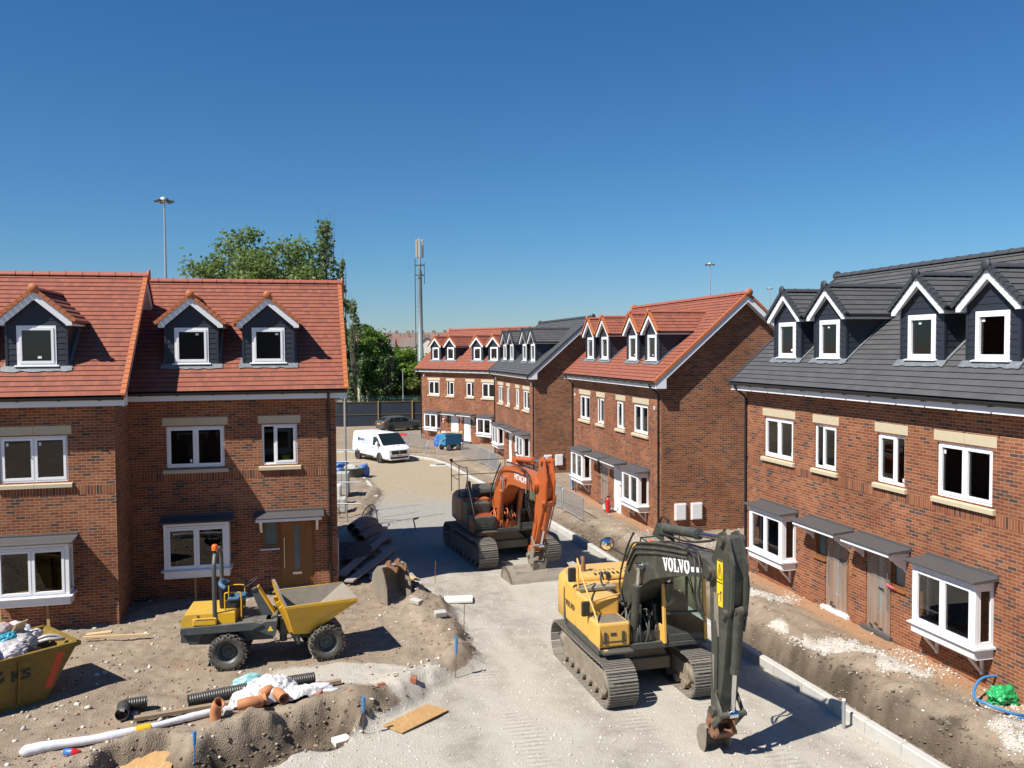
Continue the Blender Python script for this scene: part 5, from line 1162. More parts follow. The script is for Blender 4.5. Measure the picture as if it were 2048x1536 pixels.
# ---------------------------------------------------------------- dumper, van, car, skip
M['van_white'] = simple('white_van_paint', (0.78,0.79,0.80), 0.25, var=0.02, dirt=0.12, dirtcol=(0.5,0.45,0.36)); M['car_grey'] = simple('grey_metallic_paint', (0.13,0.14,0.145), 0.3, metal=0.5, var=0.05, dust=0.25)
M['rim'] = simple('alloy_rim', (0.42,0.42,0.42), 0.35, metal=0.8, dirt=0.3); M['lamp_clear'] = simple('headlamp_glass', (0.35,0.40,0.44), 0.08, spec=0.8); M['lamp_red'] = simple('red_lamp', (0.50,0.02,0.02), 0.15)
M['plate_y'] = simple('yellow_number_plate', (0.70,0.50,0.03), 0.5); M['blue_letter'] = simple('blue_lettering', (0.03,0.06,0.22), 0.5); M['pale_blue_letter'] = simple('pale_blue_lettering', (0.22,0.42,0.62), 0.5)
M['skip_yellow'] = simple('battered_skip_paint', (0.21,0.135,0.016), 0.65, var=0.35, scale=3, dirt=0.6, dirtcol=(0.09,0.06,0.03), bmp=0.2); M['skip_red'] = simple('red_reflective_stripe', (0.60,0.06,0.02), 0.5, dirt=0.2); M['skip_black'] = simple('black_stencil', (0.03,0.03,0.025), 0.7)
def wheel(parent, c, r, w, name='wheel', lug=0, rimmat=None, tyremat=None, steer=0.0, dish=.5):
    """tyre with lugs on a rim, axle along y"""
    b = MB(); ri = r*.60
    b.lathe([(ri,-w*.40),(r*.80,-w*.5),(r*.93,-w*.46),(r,-w*.34),(r,w*.34),(r*.93,w*.46),(r*.80,w*.5),(ri,w*.40)], (0,0,0), 'y', 32)
    for k in range(lug):
        for s in (-1, 1):
            a = 2*PI*(k+(.5 if s > 0 else 0))/lug; Mx = Matrix.Rotation(-a,3,'Y') @ Matrix.Rotation(s*.62,3,'X')
            p = Vector((r*1.0*math.cos(a), s*w*.24, r*1.0*math.sin(a))); b.obox(p, (.045, w*.55, r*.075), Mx); 
            q = Vector((r*.955*math.cos(a-.11*1), s*w*.47, r*.955*math.sin(a-.11))); b.obox(q, (r*.12, w*.07, r*.085), Matrix.Rotation(-a,3,'Y'))
    o = b.build(name, tyremat or M['rubber'], parent); o.location = c; o.rotation_euler = (0,0,steer)
    b = MB()
    for s in (-1, 1):
        pr = [(ri*1.02,s*w*.40),(ri*.94,s*w*.40),(ri*.86,s*w*(.40-.5*dish)),(ri*.45,s*w*(.40-.62*dish)),(ri*.30,s*w*(.40-.45*dish)),(0,s*w*(.40-.45*dish))]
        b.lathe(pr, (0,0,0), 'y', 24)
        if lug == 0:
            for k in range(5):
                a = 2*PI*k/5; b.obox((ri*.6*math.cos(a), s*w*.33, ri*.6*math.sin(a)), (ri*.75, .03, ri*.20), Matrix.Rotation(-a,3,'Y'))
    b.build('rim', rimmat or M['rim'], o); return o
def build_dumper():
    h = R(10); x0, y0 = -6.46, 19.60; g = ground_z(-5.4,19.4)
    root = empty('dumper', (x0,y0,g), h); tag(root, 'yellow site dumper with blue seat and dark roll bar before the left house', 'dumper'); root.scale = (.935,)*3
    AR = Matrix.Translation((1.10,0,0)) @ Matrix.Rotation(R(14),4,'Z') @ Matrix.Translation((-1.10,0,0))      # steered: the front half is turned at the articulation
    for x in (0, 2.16):
        for y in (-.60, .60):
            w_ = wheel(root, (x,y,.42), .43, .36, 'wheel', 17, M['dump_grey'], None, 0, .75)
            if x: w_.location = AR @ Vector((x,y,.42)); w_.rotation_euler = (0,0,R(14))
    b = MB()
    b.prism([(-1.04,.70),(-.92,.58),(-.50,.56),(.55,.60),(1.02,.60),(1.08,.80),(1.12,1.16),(1.04,1.17),(.95,1.08),(.55,1.02),(-1.06,1.04)], -.42, .42)
    b.prism([(-1.07,.92),(-.86,.90),(.55,.93),(.82,1.05),(.60,1.11),(-1.06,1.06)], -.70, .70); b.prism([(.55,.95),(1.08,.72),(1.14,1.10),(.86,1.10)], -.66, .66)
    b.prism([(-1.07,.70),(-.70,.66),(-.55,.90),(-1.07,.93)], -.62, .62)
    b.box(-.12,.12,-.55,.55,.34,.50); ch = b.build('rear_chassis', M['dump_grey'], root, .02)
    b = MB(); b.prism([(-1.06,1.06),(-1.07,1.22),(-.98,1.34),(.16,1.34),(.16,1.06)], -.58, .58); b.box(-.80,-.25,-.66,-.581,1.08,1.26); eh = b.build('engine_cover', M['dump_yellow'], root, .03, 2)
    b = MB(); b.box(-.72,-.30,-.668,-.661,1.235,1.245); b.box(-.70,-.67,-.605,-.58,1.27,1.33); b.box(-.32,-.29,-.605,-.58,1.27,1.33); b.build('latch', M['dump_grey'], eh)
    b = MB(); pth = [(-.30,-.56,1.05),(-.30,-.56,2.30),(-.30,-.50,2.58),(-.30,-.30,2.72),(-.30,.30,2.72),(-.30,.50,2.58),(-.30,.56,2.30),(-.30,.56,1.05)]
    b.tube(smoothpath(pth,6), .052, 12)
    for s in (-1,1): b.prism([(-.42,1.05),(-.16,1.05),(-.26,1.22),(-.34,1.22)], s*.56-.03, s*.56+.03)
    rp = b.build('roll_bar', M['dump_grey'], root)
    b = MB(); b.lathe([(.075,0),(.075,.10),(.05,.14),(0,.145)], (-.30,-.38,2.82), 'z', 14); b.build('beacon', M['amber'], rp); b = MB(); b.cyl((-.30,-.38,2.70),(-.30,-.38,2.82),.03,8); b.build('beacon_stem', M['black'], rp)
    b = MB(); b.box(-.06,.36,-.24,.24,1.52,1.62); st = b.build('seat', M['seat_blue'], root, .04, 2)
    b = MB(); b.tube(smoothpath([(-.10,-.26,1.86),(-.20,-.2,1.92),(-.24,0,1.94),(-.20,.2,1.92),(-.10,.26,1.86)],4), .055, 10); b.build('back_rest', M['seat_blue'], st)
    b = MB(); b.prism([(-.24,1.36),(-.16,1.36),(-.20,1.90),(-.27,1.90)], -.2, .2); b.box(-.1,.3,-.2,.2,1.34,1.52); b.build('seat_base', M['seat_black'], st)
    b = MB()
    for s in (-1,1): b.tube(smoothpath([(-.10,s*.34,1.35),(-.10,s*.34,1.68),(-.06,s*.34,1.76),(.22,s*.34,1.76),(.28,s*.34,1.68),(.28,s*.34,1.10)],4), .018, 8)
    b.build('seat_guard', M['dump_yellow'], root)
    b = MB(); b.prism([(.72,1.10),(1.02,1.10),(.62,1.80),(.48,1.76)], -.13, .13); b.box(.30,1.05,-.5,.5,1.06,1.10); cl = b.build('steering_console', M['dump_grey'], root, .02)
    b = MB(); b.prism([(1.0,1.12),(1.03,1.14),(.66,1.80),(.62,1.80)], -.131, .131); b.build('console_trim', M['dump_yellow'], cl)
    b = MB(); n = 24; c = Vector((.46,0,1.90)); u = Vector((.84,0,.50)); ring = [c+(u*math.cos(2*PI*k/n)+Vector((0,1,0))*math.sin(2*PI*k/n))*.21 for k in range(n)]
    b.tube(ring, .016, 6, 0, False, None, True)
    for k in range(3): a = 2*PI*k/3; b.cyl(c, c+(u*math.cos(a)+Vector((0,1,0))*math.sin(a))*.2, .012, 6)
    b.cyl((.50,0,1.78), c, .025, 8); b.build('steering_wheel', M['black'], cl)
    b = MB(); b.box(1.10,1.62,-.26,.26,.62,1.02); b.box(1.5,2.6,-.36,.36,.52,.70); b.box(2.05,2.27,-.52,.52,.34,.52); b.cyl((1.22,0,.4),(1.22,0,1.2),.09,12); b.box(1.45,1.55,-.5,.5,.4,.74); b.build('front_frame', M['dump_grey'], root, .02).matrix_local = AR
    b = MB(); b.T = frame_M((.98,-.662,.92), (1,0,0), (0,0,1)); b.poly([(-.07,-.05,0),(.07,-.05,0),(0,.08,0)]); b.T = None; b.build('warning_triangle', M['sign_yellow'], ch)
    # hopper: raised rounded back, sides falling to the pouring lip
    Wt, Wb = .80, .56
    def sec(y): return y
    back = [(1.16,-Wt,1.44),(1.08,-.62,1.62),(1.01,-.34,1.86),(.99,0,1.93),(1.01,.34,1.86),(1.08,.62,1.62),(1.16,Wt,1.44)]
    low = [(1.38,-Wb,.70),(1.36,-.4,.70),(1.35,-.2,.70),(1.35,0,.70),(1.35,.2,.70),(1.36,.4,.70),(1.38,Wb,.70)]
    lip = [(2.90,-Wt,1.46),(2.90,Wt,1.46)]; lb = [(2.90,-Wt,1.37),(2.90,Wt,1.37)]; fl = [(1.76,-Wb,.66),(1.76,Wb,.66)]
    b = MB(); b.add(back+low, [(k,k+1,8+k,7+k) for k in range(6)]); mid = [Vector(p)*.5+Vector(q)*.5+Vector((-.06,0,0)) for p, q in zip(back,low)]
    for s, q in ((0, back[0]), (1, back[-1])):
        l0 = low[0] if s == 0 else low[-1]; p = [q, l0, fl[s], lb[s], lip[s]]; b.add(p if s == 0 else p[::-1], [(0,1,2,3,4)])
    b.add([fl[0],fl[1],lb[1],lb[0],lip[0],lip[1]], [(0,3,2,1)[::-1],(3,4,5,2)[::-1]]); b.add([low[0],low[-1],fl[1],fl[0]], [(0,1,2,3)])
    for y in (-.45,0,.45): b.prism([(1.16,1.42),(1.36,.72),(1.28,.72),(1.06,1.35)], y-.025, y+.025)
    for s in (-1,1): b.prism([(1.10,1.40),(2.9,1.40),(2.9,1.47),(1.14,1.46)], s*Wt-.025, s*Wt+.025)
    hp = b.build('hopper', M['dump_yellow'], root); hp.matrix_local = AR
    b = MB(); I = lambda p, dx, k, dz=0: (p[0]+dx, p[1]*k, p[2]+dz)
    bi = [I(p,.05,.965,.004) for p in back]; li = [I(p,.10,.9,.06) for p in low]; lpi = [I(p,.004,.97,.004) for p in lip]; fi = [I(p,-.02,.9,.06) for p in fl]
    b.add(bi+li, [(7+k,8+k,k+1,k) for k in range(6)]); b.add([bi[0],li[0],fi[0],lpi[0]], [(3,2,1,0)]); b.add([bi[-1],li[-1],fi[1],lpi[1]], [(0,1,2,3)]); b.add([fi[0],fi[1],lpi[1],lpi[0]], [(0,1,2,3)]); b.add([li[0],li[-1],fi[1],fi[0]], [(0,1,2,3)])
    rim_o = [lip[0]]+back+[lip[1]]; rim_i = [lpi[0]]+bi+[lpi[1]]; b.add([I(p,0,1.004,.012) for p in rim_o]+[I(p,0,1,.012) for p in rim_i], [(k,k+1,10+k,9+k) for k in range(8)])
    b.build('hopper_lining', M['bucket'], hp)
    b = MB(); b.cyl((1.0,.0,.75),(1.45,.0,1.0),.05,10); b.tube(smoothpath([(.9,.1,1.0),(1.15,.2,1.15),(1.4,.1,.95)],4),.022,6); b.tube(smoothpath([(.9,-.15,1.0),(1.2,-.28,1.12),(1.45,-.15,.9)],4),.022,6); b.build('tipping_ram', M['mud'], root)
def loft(b, st, m=0):
    """st: list of (x, [(y,z)...]) half sections from the underside centre to the roof centre"""
    k = len(st[0][1]); n = 2*k-2; V = []
    for x, h in st: V += [(x,y,z) for y, z in h] + [(x,-y,z) for y, z in h[-2:0:-1]]
    fs = [(i*n+j, i*n+(j+1)%n, (i+1)*n+(j+1)%n, (i+1)*n+j) for i in range(len(st)-1) for j in range(n)]
    b.add(V, fs, m, None, True); b.add(V[:n], [tuple(range(n))], m); b.add(V[-n:], [tuple(range(n))[::-1]], m)
def body_fn(prof, width, tumble, zb):
    """returns section(x) and the half width at a given height"""
    xs = [p[0] for p in prof]; hs = [p[1] for p in prof]; ws = [p[2] for p in prof]; zs = [p[3] for p in prof]
    H = lambda x: float(np.interp(x, xs, hs)); W = lambda x: float(np.interp(x, xs, ws)); Z = lambda x: float(np.interp(x, xs, zs))
    def yw(x, z):
        w = W(x); t = max(0, z-tumble[0])/(tumble[1]-tumble[0]); return w-tumble[2]*t**1.3-.05*max(0,(.55-z)/.3)**2
    def section(x):
        h = H(x); z0 = Z(x); f = [0.06,.2,.36,.52,.68,.84,.94]; zz = [z0+(h-z0)*q for q in f]; p = [(0,z0),(yw(x,z0)*.85,z0)]
        p += [(yw(x,z),z) for z in zz]; e = yw(x, zz[-1]); p += [(e-.05,h-.015),(e*.6,h+.008),(0,h+.014)]; return (x, p)
    return section, yw, H
def build_van():
    h = math.atan2(-2.64,2.1)
    root = empty('van', (0,0,0), h); d = Vector((math.cos(h), math.sin(h))); left = Vector((-d.y, d.x))
    fw = Vector((-8.89,58.5)); o = fw - d*3.95 + left*.80; root.location = (o.x, o.y, ground_z(-9.5,60)-.0)
    tag(root, 'white panel van with blue lettering parked at the far bend of the road', 'van')
    prof = [(0,1.80,.86,.34),(.06,1.93,.93,.28),(.4,1.96,.96,.26),(2.6,1.97,.975,.26),(3.3,1.955,.975,.26),(3.55,1.87,.975,.26),(3.95,1.53,.97,.26),(4.30,1.21,.965,.26),(4.6,1.13,.95,.26),(4.82,1.04,.90,.24),(4.93,.90,.82,.24),(4.98,.62,.74,.28)]
    sec, yw, H = body_fn(prof, 1, (1.0,1.95,.14), .26)
    b = MB(); loft(b, [sec(x) for x in [0,.03,.1,.4,1,1.6,2.2,2.8,3.2,3.4,3.55,3.75,3.95,4.15,4.3,4.45,4.6,4.74,4.82,4.88,4.93,4.96,4.98]])
    bd = b.build('body', M['van_white'], root)
    e = .032
    b = MB(); xs = [3.44,3.58,3.75,3.95,4.15,4.36]
    for x0, x1 in zip(xs[:-1], xs[1:]):
        w0, w1 = yw(x0,H(x0)-.02)-.035, yw(x1,H(x1)-.02)-.045
        for k in range(4):
            a, c = -1+k*.5, -.5+k*.5; b.quad((x0,w0*a,H(x0)+e),(x1,w1*a,H(x1)+e),(x1,w1*c,H(x1)+e),(x0,w0*c,H(x0)+e))
    b.build('windscreen', M['car_glass'], bd)
    for s in (-1,1):
        b = MB(); q = [(3.02,1.18),(4.10,1.12),(4.14,1.18),(3.68,1.62),(3.46,1.74),(3.02,1.76)]; p = [(x,s*(yw(x,z)+.008),z) for x, z in q]; b.poly(p if s < 0 else p[::-1]); b.build('side_window', M['car_glass'], bd)
        b = MB(); p = [(x,s*(yw(x,z)+.006),z) for x, z in [(.55,.26),(3.1,.26),(3.1,.42),(1.4,.46),(.55,.42)]]; b.poly(p if s < 0 else p[::-1]); b.build('side_trim', M['black'], bd)
        b = MB(); b.box(3.72,3.90,*sorted((s*.97,s*1.16)),1.14,1.40); mm = b.build('wing_mirror', M['van_white'], bd, .04, 2)
        b = MB()
        for x, z0, z1 in ((2.92,.5,1.8),(1.75,.5,1.8),(3.98,.62,1.1)): b.box(x,x+.014,*sorted((s*(yw(x,.9)-.004),s*(yw(x,.9)+.002))),z0,min(z1,1.25))
        b.box(.3,2.9,*sorted((s*(yw(1,1.2)-.004),s*(yw(1,1.2)+.003))),1.18,1.19); b.box(3.05,3.18,*sorted((s*.975,s*1.0)),.98,1.03); b.build('door_seam', M['black'], bd)
        b = MB(); pts = [(4.36,1.13),(4.62,1.07),(4.86,.96),(4.90,.86),(4.78,.84),(4.5,.95)]; p = [(x,s*(yw(x,z)*np.interp(x,[4.36,4.9],[1.0,.99])+.008),z) for x, z in pts]; b.poly(p if s < 0 else p[::-1]); p2 = [(4.86,s*.86,.97),(4.96,s*.62,.90),(4.985,s*.60,.80),(4.91,s*.83,.84)]; b.poly(p2 if s < 0 else p2[::-1]); b.build('headlight', M['lamp_clear'], bd)
        b = MB(); b.lathe([(.37,-.02),(.37,.02)], (0,0,0), 'y', 4)
        for x in (.88,3.95):
            wb = MB(); wb.lathe([(.40,0),(.0,.002)], (x,s*(yw(x,.5)+.006),.34), 'y', 24); wb.build('wheel_arch', M['black'], bd)
            wheel(root, (x,s*.86,.335), .335, .22, 'wheel', 0, M['rim'], None, (-.32 if x > 2 else 0), .3)
    b = MB(); b.prism([(4.91,.62),(4.99,.62),(4.985,.80),(4.93,.90),(4.88,.90)], -.58, .58); b.box(4.90,5.0,-.70,.70,.34,.46); b.build('grille', M['black'], bd, .02)
    b = MB(); b.box(4.9,5.01,-.76,.76,.25,.32); b.build('bumper', M['van_white'], bd, .03)
    b = MB(); b.box(4.985,5.003,-.26,.26,.49,.59); pl = b.build('number_plate', M['white'], bd); b = MB(); r = random.Random(2)
    for k in range(7): b.box(5.003,5.006,-.22+k*.063,-.22+k*.063+.042,.515,.57)
    b.build('plate_characters', M['letter_dark'], pl)
    b = MB(); q = [(5.0,0,.84),(5.0,.05,.76),(5.0,0,.68),(5.0,-.05,.76)]; qi = [(5.0,0,.795),(5.0,.022,.76),(5.0,0,.725),(5.0,-.022,.76)]
    b.add(q+qi, [(k,(k+1)%4,4+(k+1)%4,4+k) for k in range(4)]); b.build('badge', M['chrome'], bd)
    fs = frame_M((1.55,-.984,1.47), (1,0,0), (0,.13,1)); o1 = text_mesh('lettering', 'MARK', .27, M['blue_letter'], bd, fs, .002, .006); fs2 = frame_M((2.27,-.978,1.47), (1,0,0), (0,.13,1)); text_mesh('lettering', 'BUILD', .27, M['pale_blue_letter'], bd, fs2, .002)
    b = MB(); b.T = frame_M((1.07,-.984,1.47), (1,0,0), (0,.13,1)); b.box(-.09,.09,-.11,.12,0,.003); b.T = None; b.build('logo_square', M['blue_letter'], bd)
    text_mesh('lettering', 'contractors', .15, M['pale_blue_letter'], bd, frame_M((2.15,-.988,1.25), (1,0,0), (0,.10,1)), .002) if False else None
    b = MB(); b.T = frame_M((2.15,-.991,1.27), (1,0,0), (0,.10,1))
    for k in range(9): b.box(-.42+k*.095,-.42+k*.095+.075,-.035,.03,0,.002)
    b.T = None; b.build('small_lettering', M['pale_blue_letter'], bd)
    Hd = frame_M((4.60,.10,H(4.60)+.025), (0,1,0), (-1,0,.35)); text_mesh('lettering', 'MARK', .15, M['blue_letter'], bd, Hd, .002); 
    b = MB(); b.T = Hd; b.box(-.36,-.26,-.05,.06,0,.003); b.T = None; b.build('logo_square', M['blue_letter'], bd)
def build_car():
    h = R(34); d = Vector((math.cos(h), math.sin(h))); left = Vector((-d.y, d.x)); rw_ = Vector((-11.55,82.0)); o = rw_ - d*.88 + left*.76
    root = empty('car', (o.x, o.y, ground_z(-10.5,83.5)), h); tag(root, 'dark grey estate car parked by the tall navy hoarding', 'car')
    prof = [(0,.86,.72,.38),(.05,.95,.80,.30),(.25,1.10,.86,.24),(.55,1.32,.875,.22),(.85,1.41,.885,.20),(1.6,1.44,.885,.20),(2.3,1.42,.885,.20),(2.65,1.33,.885,.20),(3.05,1.10,.885,.20),(3.35,.96,.88,.20),(3.9,.90,.865,.20),(4.3,.80,.82,.22),(4.5,.66,.74,.26),(4.56,.5,.66,.30)]
    sec, yw, H = body_fn(prof, 1, (.78,1.42,.20), .22)
    b = MB(); loft(b, [sec(x) for x in [0,.05,.15,.25,.4,.55,.7,.85,1.2,1.6,2,2.3,2.5,2.65,2.85,3.05,3.2,3.35,3.6,3.9,4.1,4.3,4.42,4.5,4.56]]); bd = b.build('body', M['car_grey'], root)
    for s in (-1,1):
        b = MB()
        for q in ([(.62,.93),(1.18,.93),(1.18,1.31),(.95,1.32)], [(1.24,.93),(1.95,.93),(1.95,1.33),(1.24,1.32)], [(2.02,.93),(2.98,.93),(2.62,1.22),(2.42,1.31),(2.02,1.33)]):
            p = [(x,s*(yw(x,z)+.012),z) for x, z in q]; b.poly(p if s < 0 else p[::-1])
        b.build('side_window', M['car_glass'], bd)
        b = MB(); p = [(.03,s*.74,.72),(.22,s*.868,.70),(.24,s*.862,.90),(.06,s*.76,.88)]; p = [(x,y*1.012,z) for x, y, z in p]; b.poly(p if s > 0 else p[::-1]); b.box(-.005,.03,*sorted((s*.52,s*.76)),.70,.88); b.build('tail_light', M['lamp_red'], bd)
        b = MB(); b.box(2.75,2.92,*sorted((s*.88,s*1.02)),.93,1.05); b.build('wing_mirror', M['car_grey'], bd, .03)
        for x in (.88,3.53):
            wb = MB(); wb.lathe([(.36,0),(0,.002)], (x,s*(yw(x,.5)+.006),.34), 'y', 24); wb.build('wheel_arch', M['black'], bd); wheel(root, (x,s*.79,.315), .315, .21, 'wheel', 0, M['rim'], None, 0, .25)
    b = MB(); xs = [2.45,2.65,2.85,3.05,3.18]
    for x0, x1 in zip(xs[:-1], xs[1:]): w0, w1 = yw(x0,H(x0))-.09, yw(x1,H(x1))-.09; b.quad((x0,-w0,H(x0)+.016),(x1,-w1,H(x1)+.016),(x1,w1,H(x1)+.016),(x0,w0,H(x0)+.016))
    b.build('windscreen', M['car_glass'], bd)
    b = MB(); xs = [.20,.35,.5,.68]
    for x0, x1 in zip(xs[:-1], xs[1:]): w0, w1 = yw(x0,H(x0))-.10, yw(x1,H(x1))-.10; b.quad((x0,-w0,H(x0)+.02),(x1,-w1,H(x1)+.02),(x1,w1,H(x1)+.02),(x0,w0,H(x0)+.02))
    b.build('rear_window', M['car_glass'], bd); b = MB(); b.box(-.012,.0,-.26,.26,.70,.81); b.build('number_plate', M['plate_y'], bd)
def blob(b, c, s, seed, rough=.25, n=3, rot=0.0, flat=None):
    """crumpled sack: displaced sphere"""
    bm = bmesh.new(); bmesh.ops.create_icosphere(bm, subdivisions=n+1, radius=1); r = random.Random(seed); ph = [(Vector((r.gauss(0,1),r.gauss(0,1),r.gauss(0,1))).normalized()*r.uniform(2,7), r.uniform(0,6)) for _ in range(9)]
    V = []; off = Vector((r.uniform(0,50),r.uniform(0,50),r.uniform(0,50))); Rz = Matrix.Rotation(rot,3,'Z'); N_ = mathutils.noise
    for v in bm.verts:                                                   # creased folds: hard-edged turbulence over a lumpy base
        d = v.co.normalized(); base = sum(math.sin(d.dot(a)+p)/(1+.25*a.length) for a, p in ph)*.30
        t1 = N_.turbulence(d*1.5+off, 4, True, noise_basis='PERLIN_ORIGINAL'); t2 = N_.turbulence(d*4.5+off, 3, True, noise_basis='PERLIN_ORIGINAL')
        k = 1+rough*(base+1.1*(.45-t1)+.45*(.4-t2))
        q = Vector((d.x*s[0]*k, d.y*s[1]*k, d.z*s[2]*k))
        if flat is not None: q.z = max(q.z, -s[2]*flat)
        q = Rz @ q; V.append((c[0]+q.x, c[1]+q.y, c[2]+q.z))
    b.add(V, [[v.index for v in f.verts] for f in bm.faces], 0, None, True); bm.free()
def plastic(name, col, a=1.0, rough=.3): 
    m = simple(name, col, rough, var=.18, scale=5, bmp=.8, bscale=11, spec=.5); return m
def build_skip():
    h = math.atan2(.77,.63); c0 = Vector((-9.15,17.94)); d = Vector((math.cos(h), math.sin(h))); lf = Vector((-d.y,d.x)); g = ground_z(-10.2,18.2)+.0
    L, W, Hh, ins = 3.1, 1.62, 1.03, .62; o = c0 - d*L/2 + lf*W/2
    root = empty('skip', (o.x,o.y,g), h); tag(root, 'yellow steel skip heaped with rubbish bags at the left edge, red stripes on its side', 'skip')
    b = MB(); t = .03
    sh = [(-L/2,Hh),(L/2,Hh),(L/2-ins,.08),(-L/2+ins,.08)]
    for s in (-1,1):
        y = s*W/2; b.prism(sh, *sorted((y, y-s*t)))
        b.prism([(-L/2-.02,Hh-.06),(L/2+.02,Hh-.06),(L/2+.04,Hh+.03),(-L/2-.04,Hh+.03)], *sorted((y-s*.05, y+s*.045)))
        for x in (-.55,.35): b.bar((x,y+s*.02,.12),(x*1.12,y+s*.02,Hh-.06),.07,.04)
    for s in (-1,1): b.add([(s*L/2,-W/2,Hh),(s*L/2,W/2,Hh),(s*(L/2-ins),W/2,.08),(s*(L/2-ins),-W/2,.08),(s*(L/2-t*1.4),-W/2,Hh),(s*(L/2-t*1.4),W/2,Hh),(s*(L/2-ins-t),W/2,.08),(s*(L/2-ins-t),-W/2,.08)], [(0,1,2,3) if s > 0 else (3,2,1,0),(7,6,5,4) if s > 0 else (4,5,6,7),(0,4,5,1)]); b.box(*sorted((s*(L/2-.03),s*(L/2+.05))),-W/2-.04,W/2+.04,Hh-.06,Hh+.03)
    b.box(-L/2+ins,L/2-ins,-W/2,W/2,.0,.08); sk = b.build('skip_body', M['skip_yellow'], root, .006)
    y = -W/2-.004
    for x in (L/2-.42,-L/2+.95):
        b = MB(); b.poly([(x,y,Hh-.12),(x+.15,y,Hh-.12),(x-.13,y,.24),(x-.28,y,.24)])
        b.build('reflective_stripe', M['skip_red'], sk)
    text_mesh('stencil', 'KS', .27, M['skip_black'], sk, frame_M((.42,y-.002,.66), (1,0,0), (0,0,1)), .002, .014, 1.25)
    b = MB(); b.T = frame_M((-.12,y-.002,.62), (1,0,0), (0,0,1)); b.poly([(-.26,-.1,0),(.0,-.12,0),(.24,.02,0),(.24,.10,0),(-.05,-.0,0),(-.24,.0,0)]); b.poly([(-.2,.08,0),(.05,.06,0),(.22,.17,0),(.2,.23,0),(-.0,.15,0),(-.2,.16,0)]); b.T = None; b.build('stencil', M['skip_black'], sk)
    b = MB(); r = random.Random(3); blob(b, (o.x,o.y,g+.62), (1.25,.66,.45), 5, .10, 4, h); fill = b.build('rubble', simple('mixed_rubble', (0.26,0.21,0.18), 0.9, var=.4, scale=9, bmp=.8, bscale=16), None); tag(fill, 'grey rubble and dust heaped inside the skip under the bags', 'rubble')
    def W_(x, y, z): p = o + d*x + lf*y; return (p.x, p.y, g+z)
    pl = {'clear': plastic('clear_polythene', (0.58,0.55,0.56)), 'pink': plastic('pinkish_polythene', (0.42,0.34,0.34)), 'white': plastic('white_polythene', (0.70,0.71,0.74)), 'red': plastic('red_plastic', (0.42,0.02,0.02)), 'turq': plastic('turquoise_plastic', (0.05,0.33,0.42)), 'grey': plastic('grey_polythene', (0.40,0.38,0.38)), 'brown': plastic('speckled_insulation', (0.30,0.22,0.21), .9, .9)}
    items = [('pink',-.35,-.42,1.16,.46,.36,.30,.16,'brown','large brown speckled sack at the front of the skip'),('clear',.15,-.45,1.10,.44,.28,.20,.3,'clear','clear polythene sack bulging over the skip rim'),('clear',-.62,-.62,1.05,.40,.22,.20,.3,'white','long white polythene sheet slumped along the skip rim'),('x',.55,-.30,1.16,.36,.32,.20,.3,'grey','grey dusty sack near the pointed end of the skip'),('x',.35,.20,1.26,.44,.36,.26,.32,'pink','pink tinged clear sack in the middle of the skip'),
        ('x',.85,.02,1.10,.30,.26,.16,.4,'clear','small crumpled clear bag by the corner of the skip'),('x',-.2,.32,1.40,.40,.34,.24,.35,'clear','high clear bag at the back of the skip'),('x',.10,.05,1.38,.26,.20,.12,.35,'red','red plastic bag on top of the skip'),('x',.38,-.18,1.32,.22,.15,.09,.4,'turq','turquoise plastic bag among the clear sacks'),('x',-.75,.15,1.40,.36,.36,.28,.35,'white','white plastic bag at the left of the skip heap'),('x',.72,.42,1.22,.30,.3,.18,.35,'white','white crumpled sheet behind the skip sacks'),('x',-.55,-.10,1.36,.32,.26,.20,.3,'pink','dusty pink sack behind the brown sack')]
    for i, (_, x, y, z, sx, sy, sz, ro, mk, lab) in enumerate(items):
        b = MB(); blob(b, W_(x+.05,y,z-.03), (sx,sy,sz), 40+i, ro, 4, h+random.uniform(-.5,.5)); q = b.build('rubbish_bag', pl[mk]); tag(q, lab, 'rubbish bag', 'rubbish in the skip')
    b = MB(); p0, p1 = W_(-.35,.55,1.25), W_(1.0,.70,1.12); b.bar(p0, p1, .12, .03); tag(b.build('timber_offcut', M['timber']), 'timber offcut lying across the back rim of the skip', 'timber')
    b = MB(); b.obox(W_(.72,.0,1.38), (.34,.02,.30), Matrix.Rotation(h+.5,3,'Z') @ Matrix.Rotation(.5,3,'X')); tag(b.build('cardboard_piece', M['timber']), 'torn cardboard piece sticking up among skip bags', 'cardboard')
    b = MB(); q = W_(-.30,.42,1.55); b.box(q[0]-.22,q[0]+.18,q[1]-.10,q[1]+.10,q[2]-.28,q[2]+.12); tag(b.build('cardboard_box', simple('brown_cardboard', (0.40,0.25,0.13), .8)), 'brown cardboard box wedged in the back of the skip', 'box')
    b = MB(); q = W_(-.02,.50,1.42); b.box(q[0]-.06,q[0]+.06,q[1]-.05,q[1]+.05,q[2]-.25,q[2]+.10); tag(b.build('plastic_crate', pl['red']), 'narrow red plastic container beside the cardboard box', 'container')
    b = MB(); b.tube(smoothpath([W_(.95,-.25,1.05),W_(1.1,-.42,1.12),W_(1.28,-.5,1.10),W_(1.42,-.45,1.06)],5), .04, 8); b.tube(smoothpath([W_(.95,-.15,1.08),W_(1.15,-.32,1.17),W_(1.35,-.4,1.12)],5), .035, 8); tag(b.build('pipe_offcut', pl['grey']), 'bent grey pipe offcuts at the pointed end of skip', 'pipe')
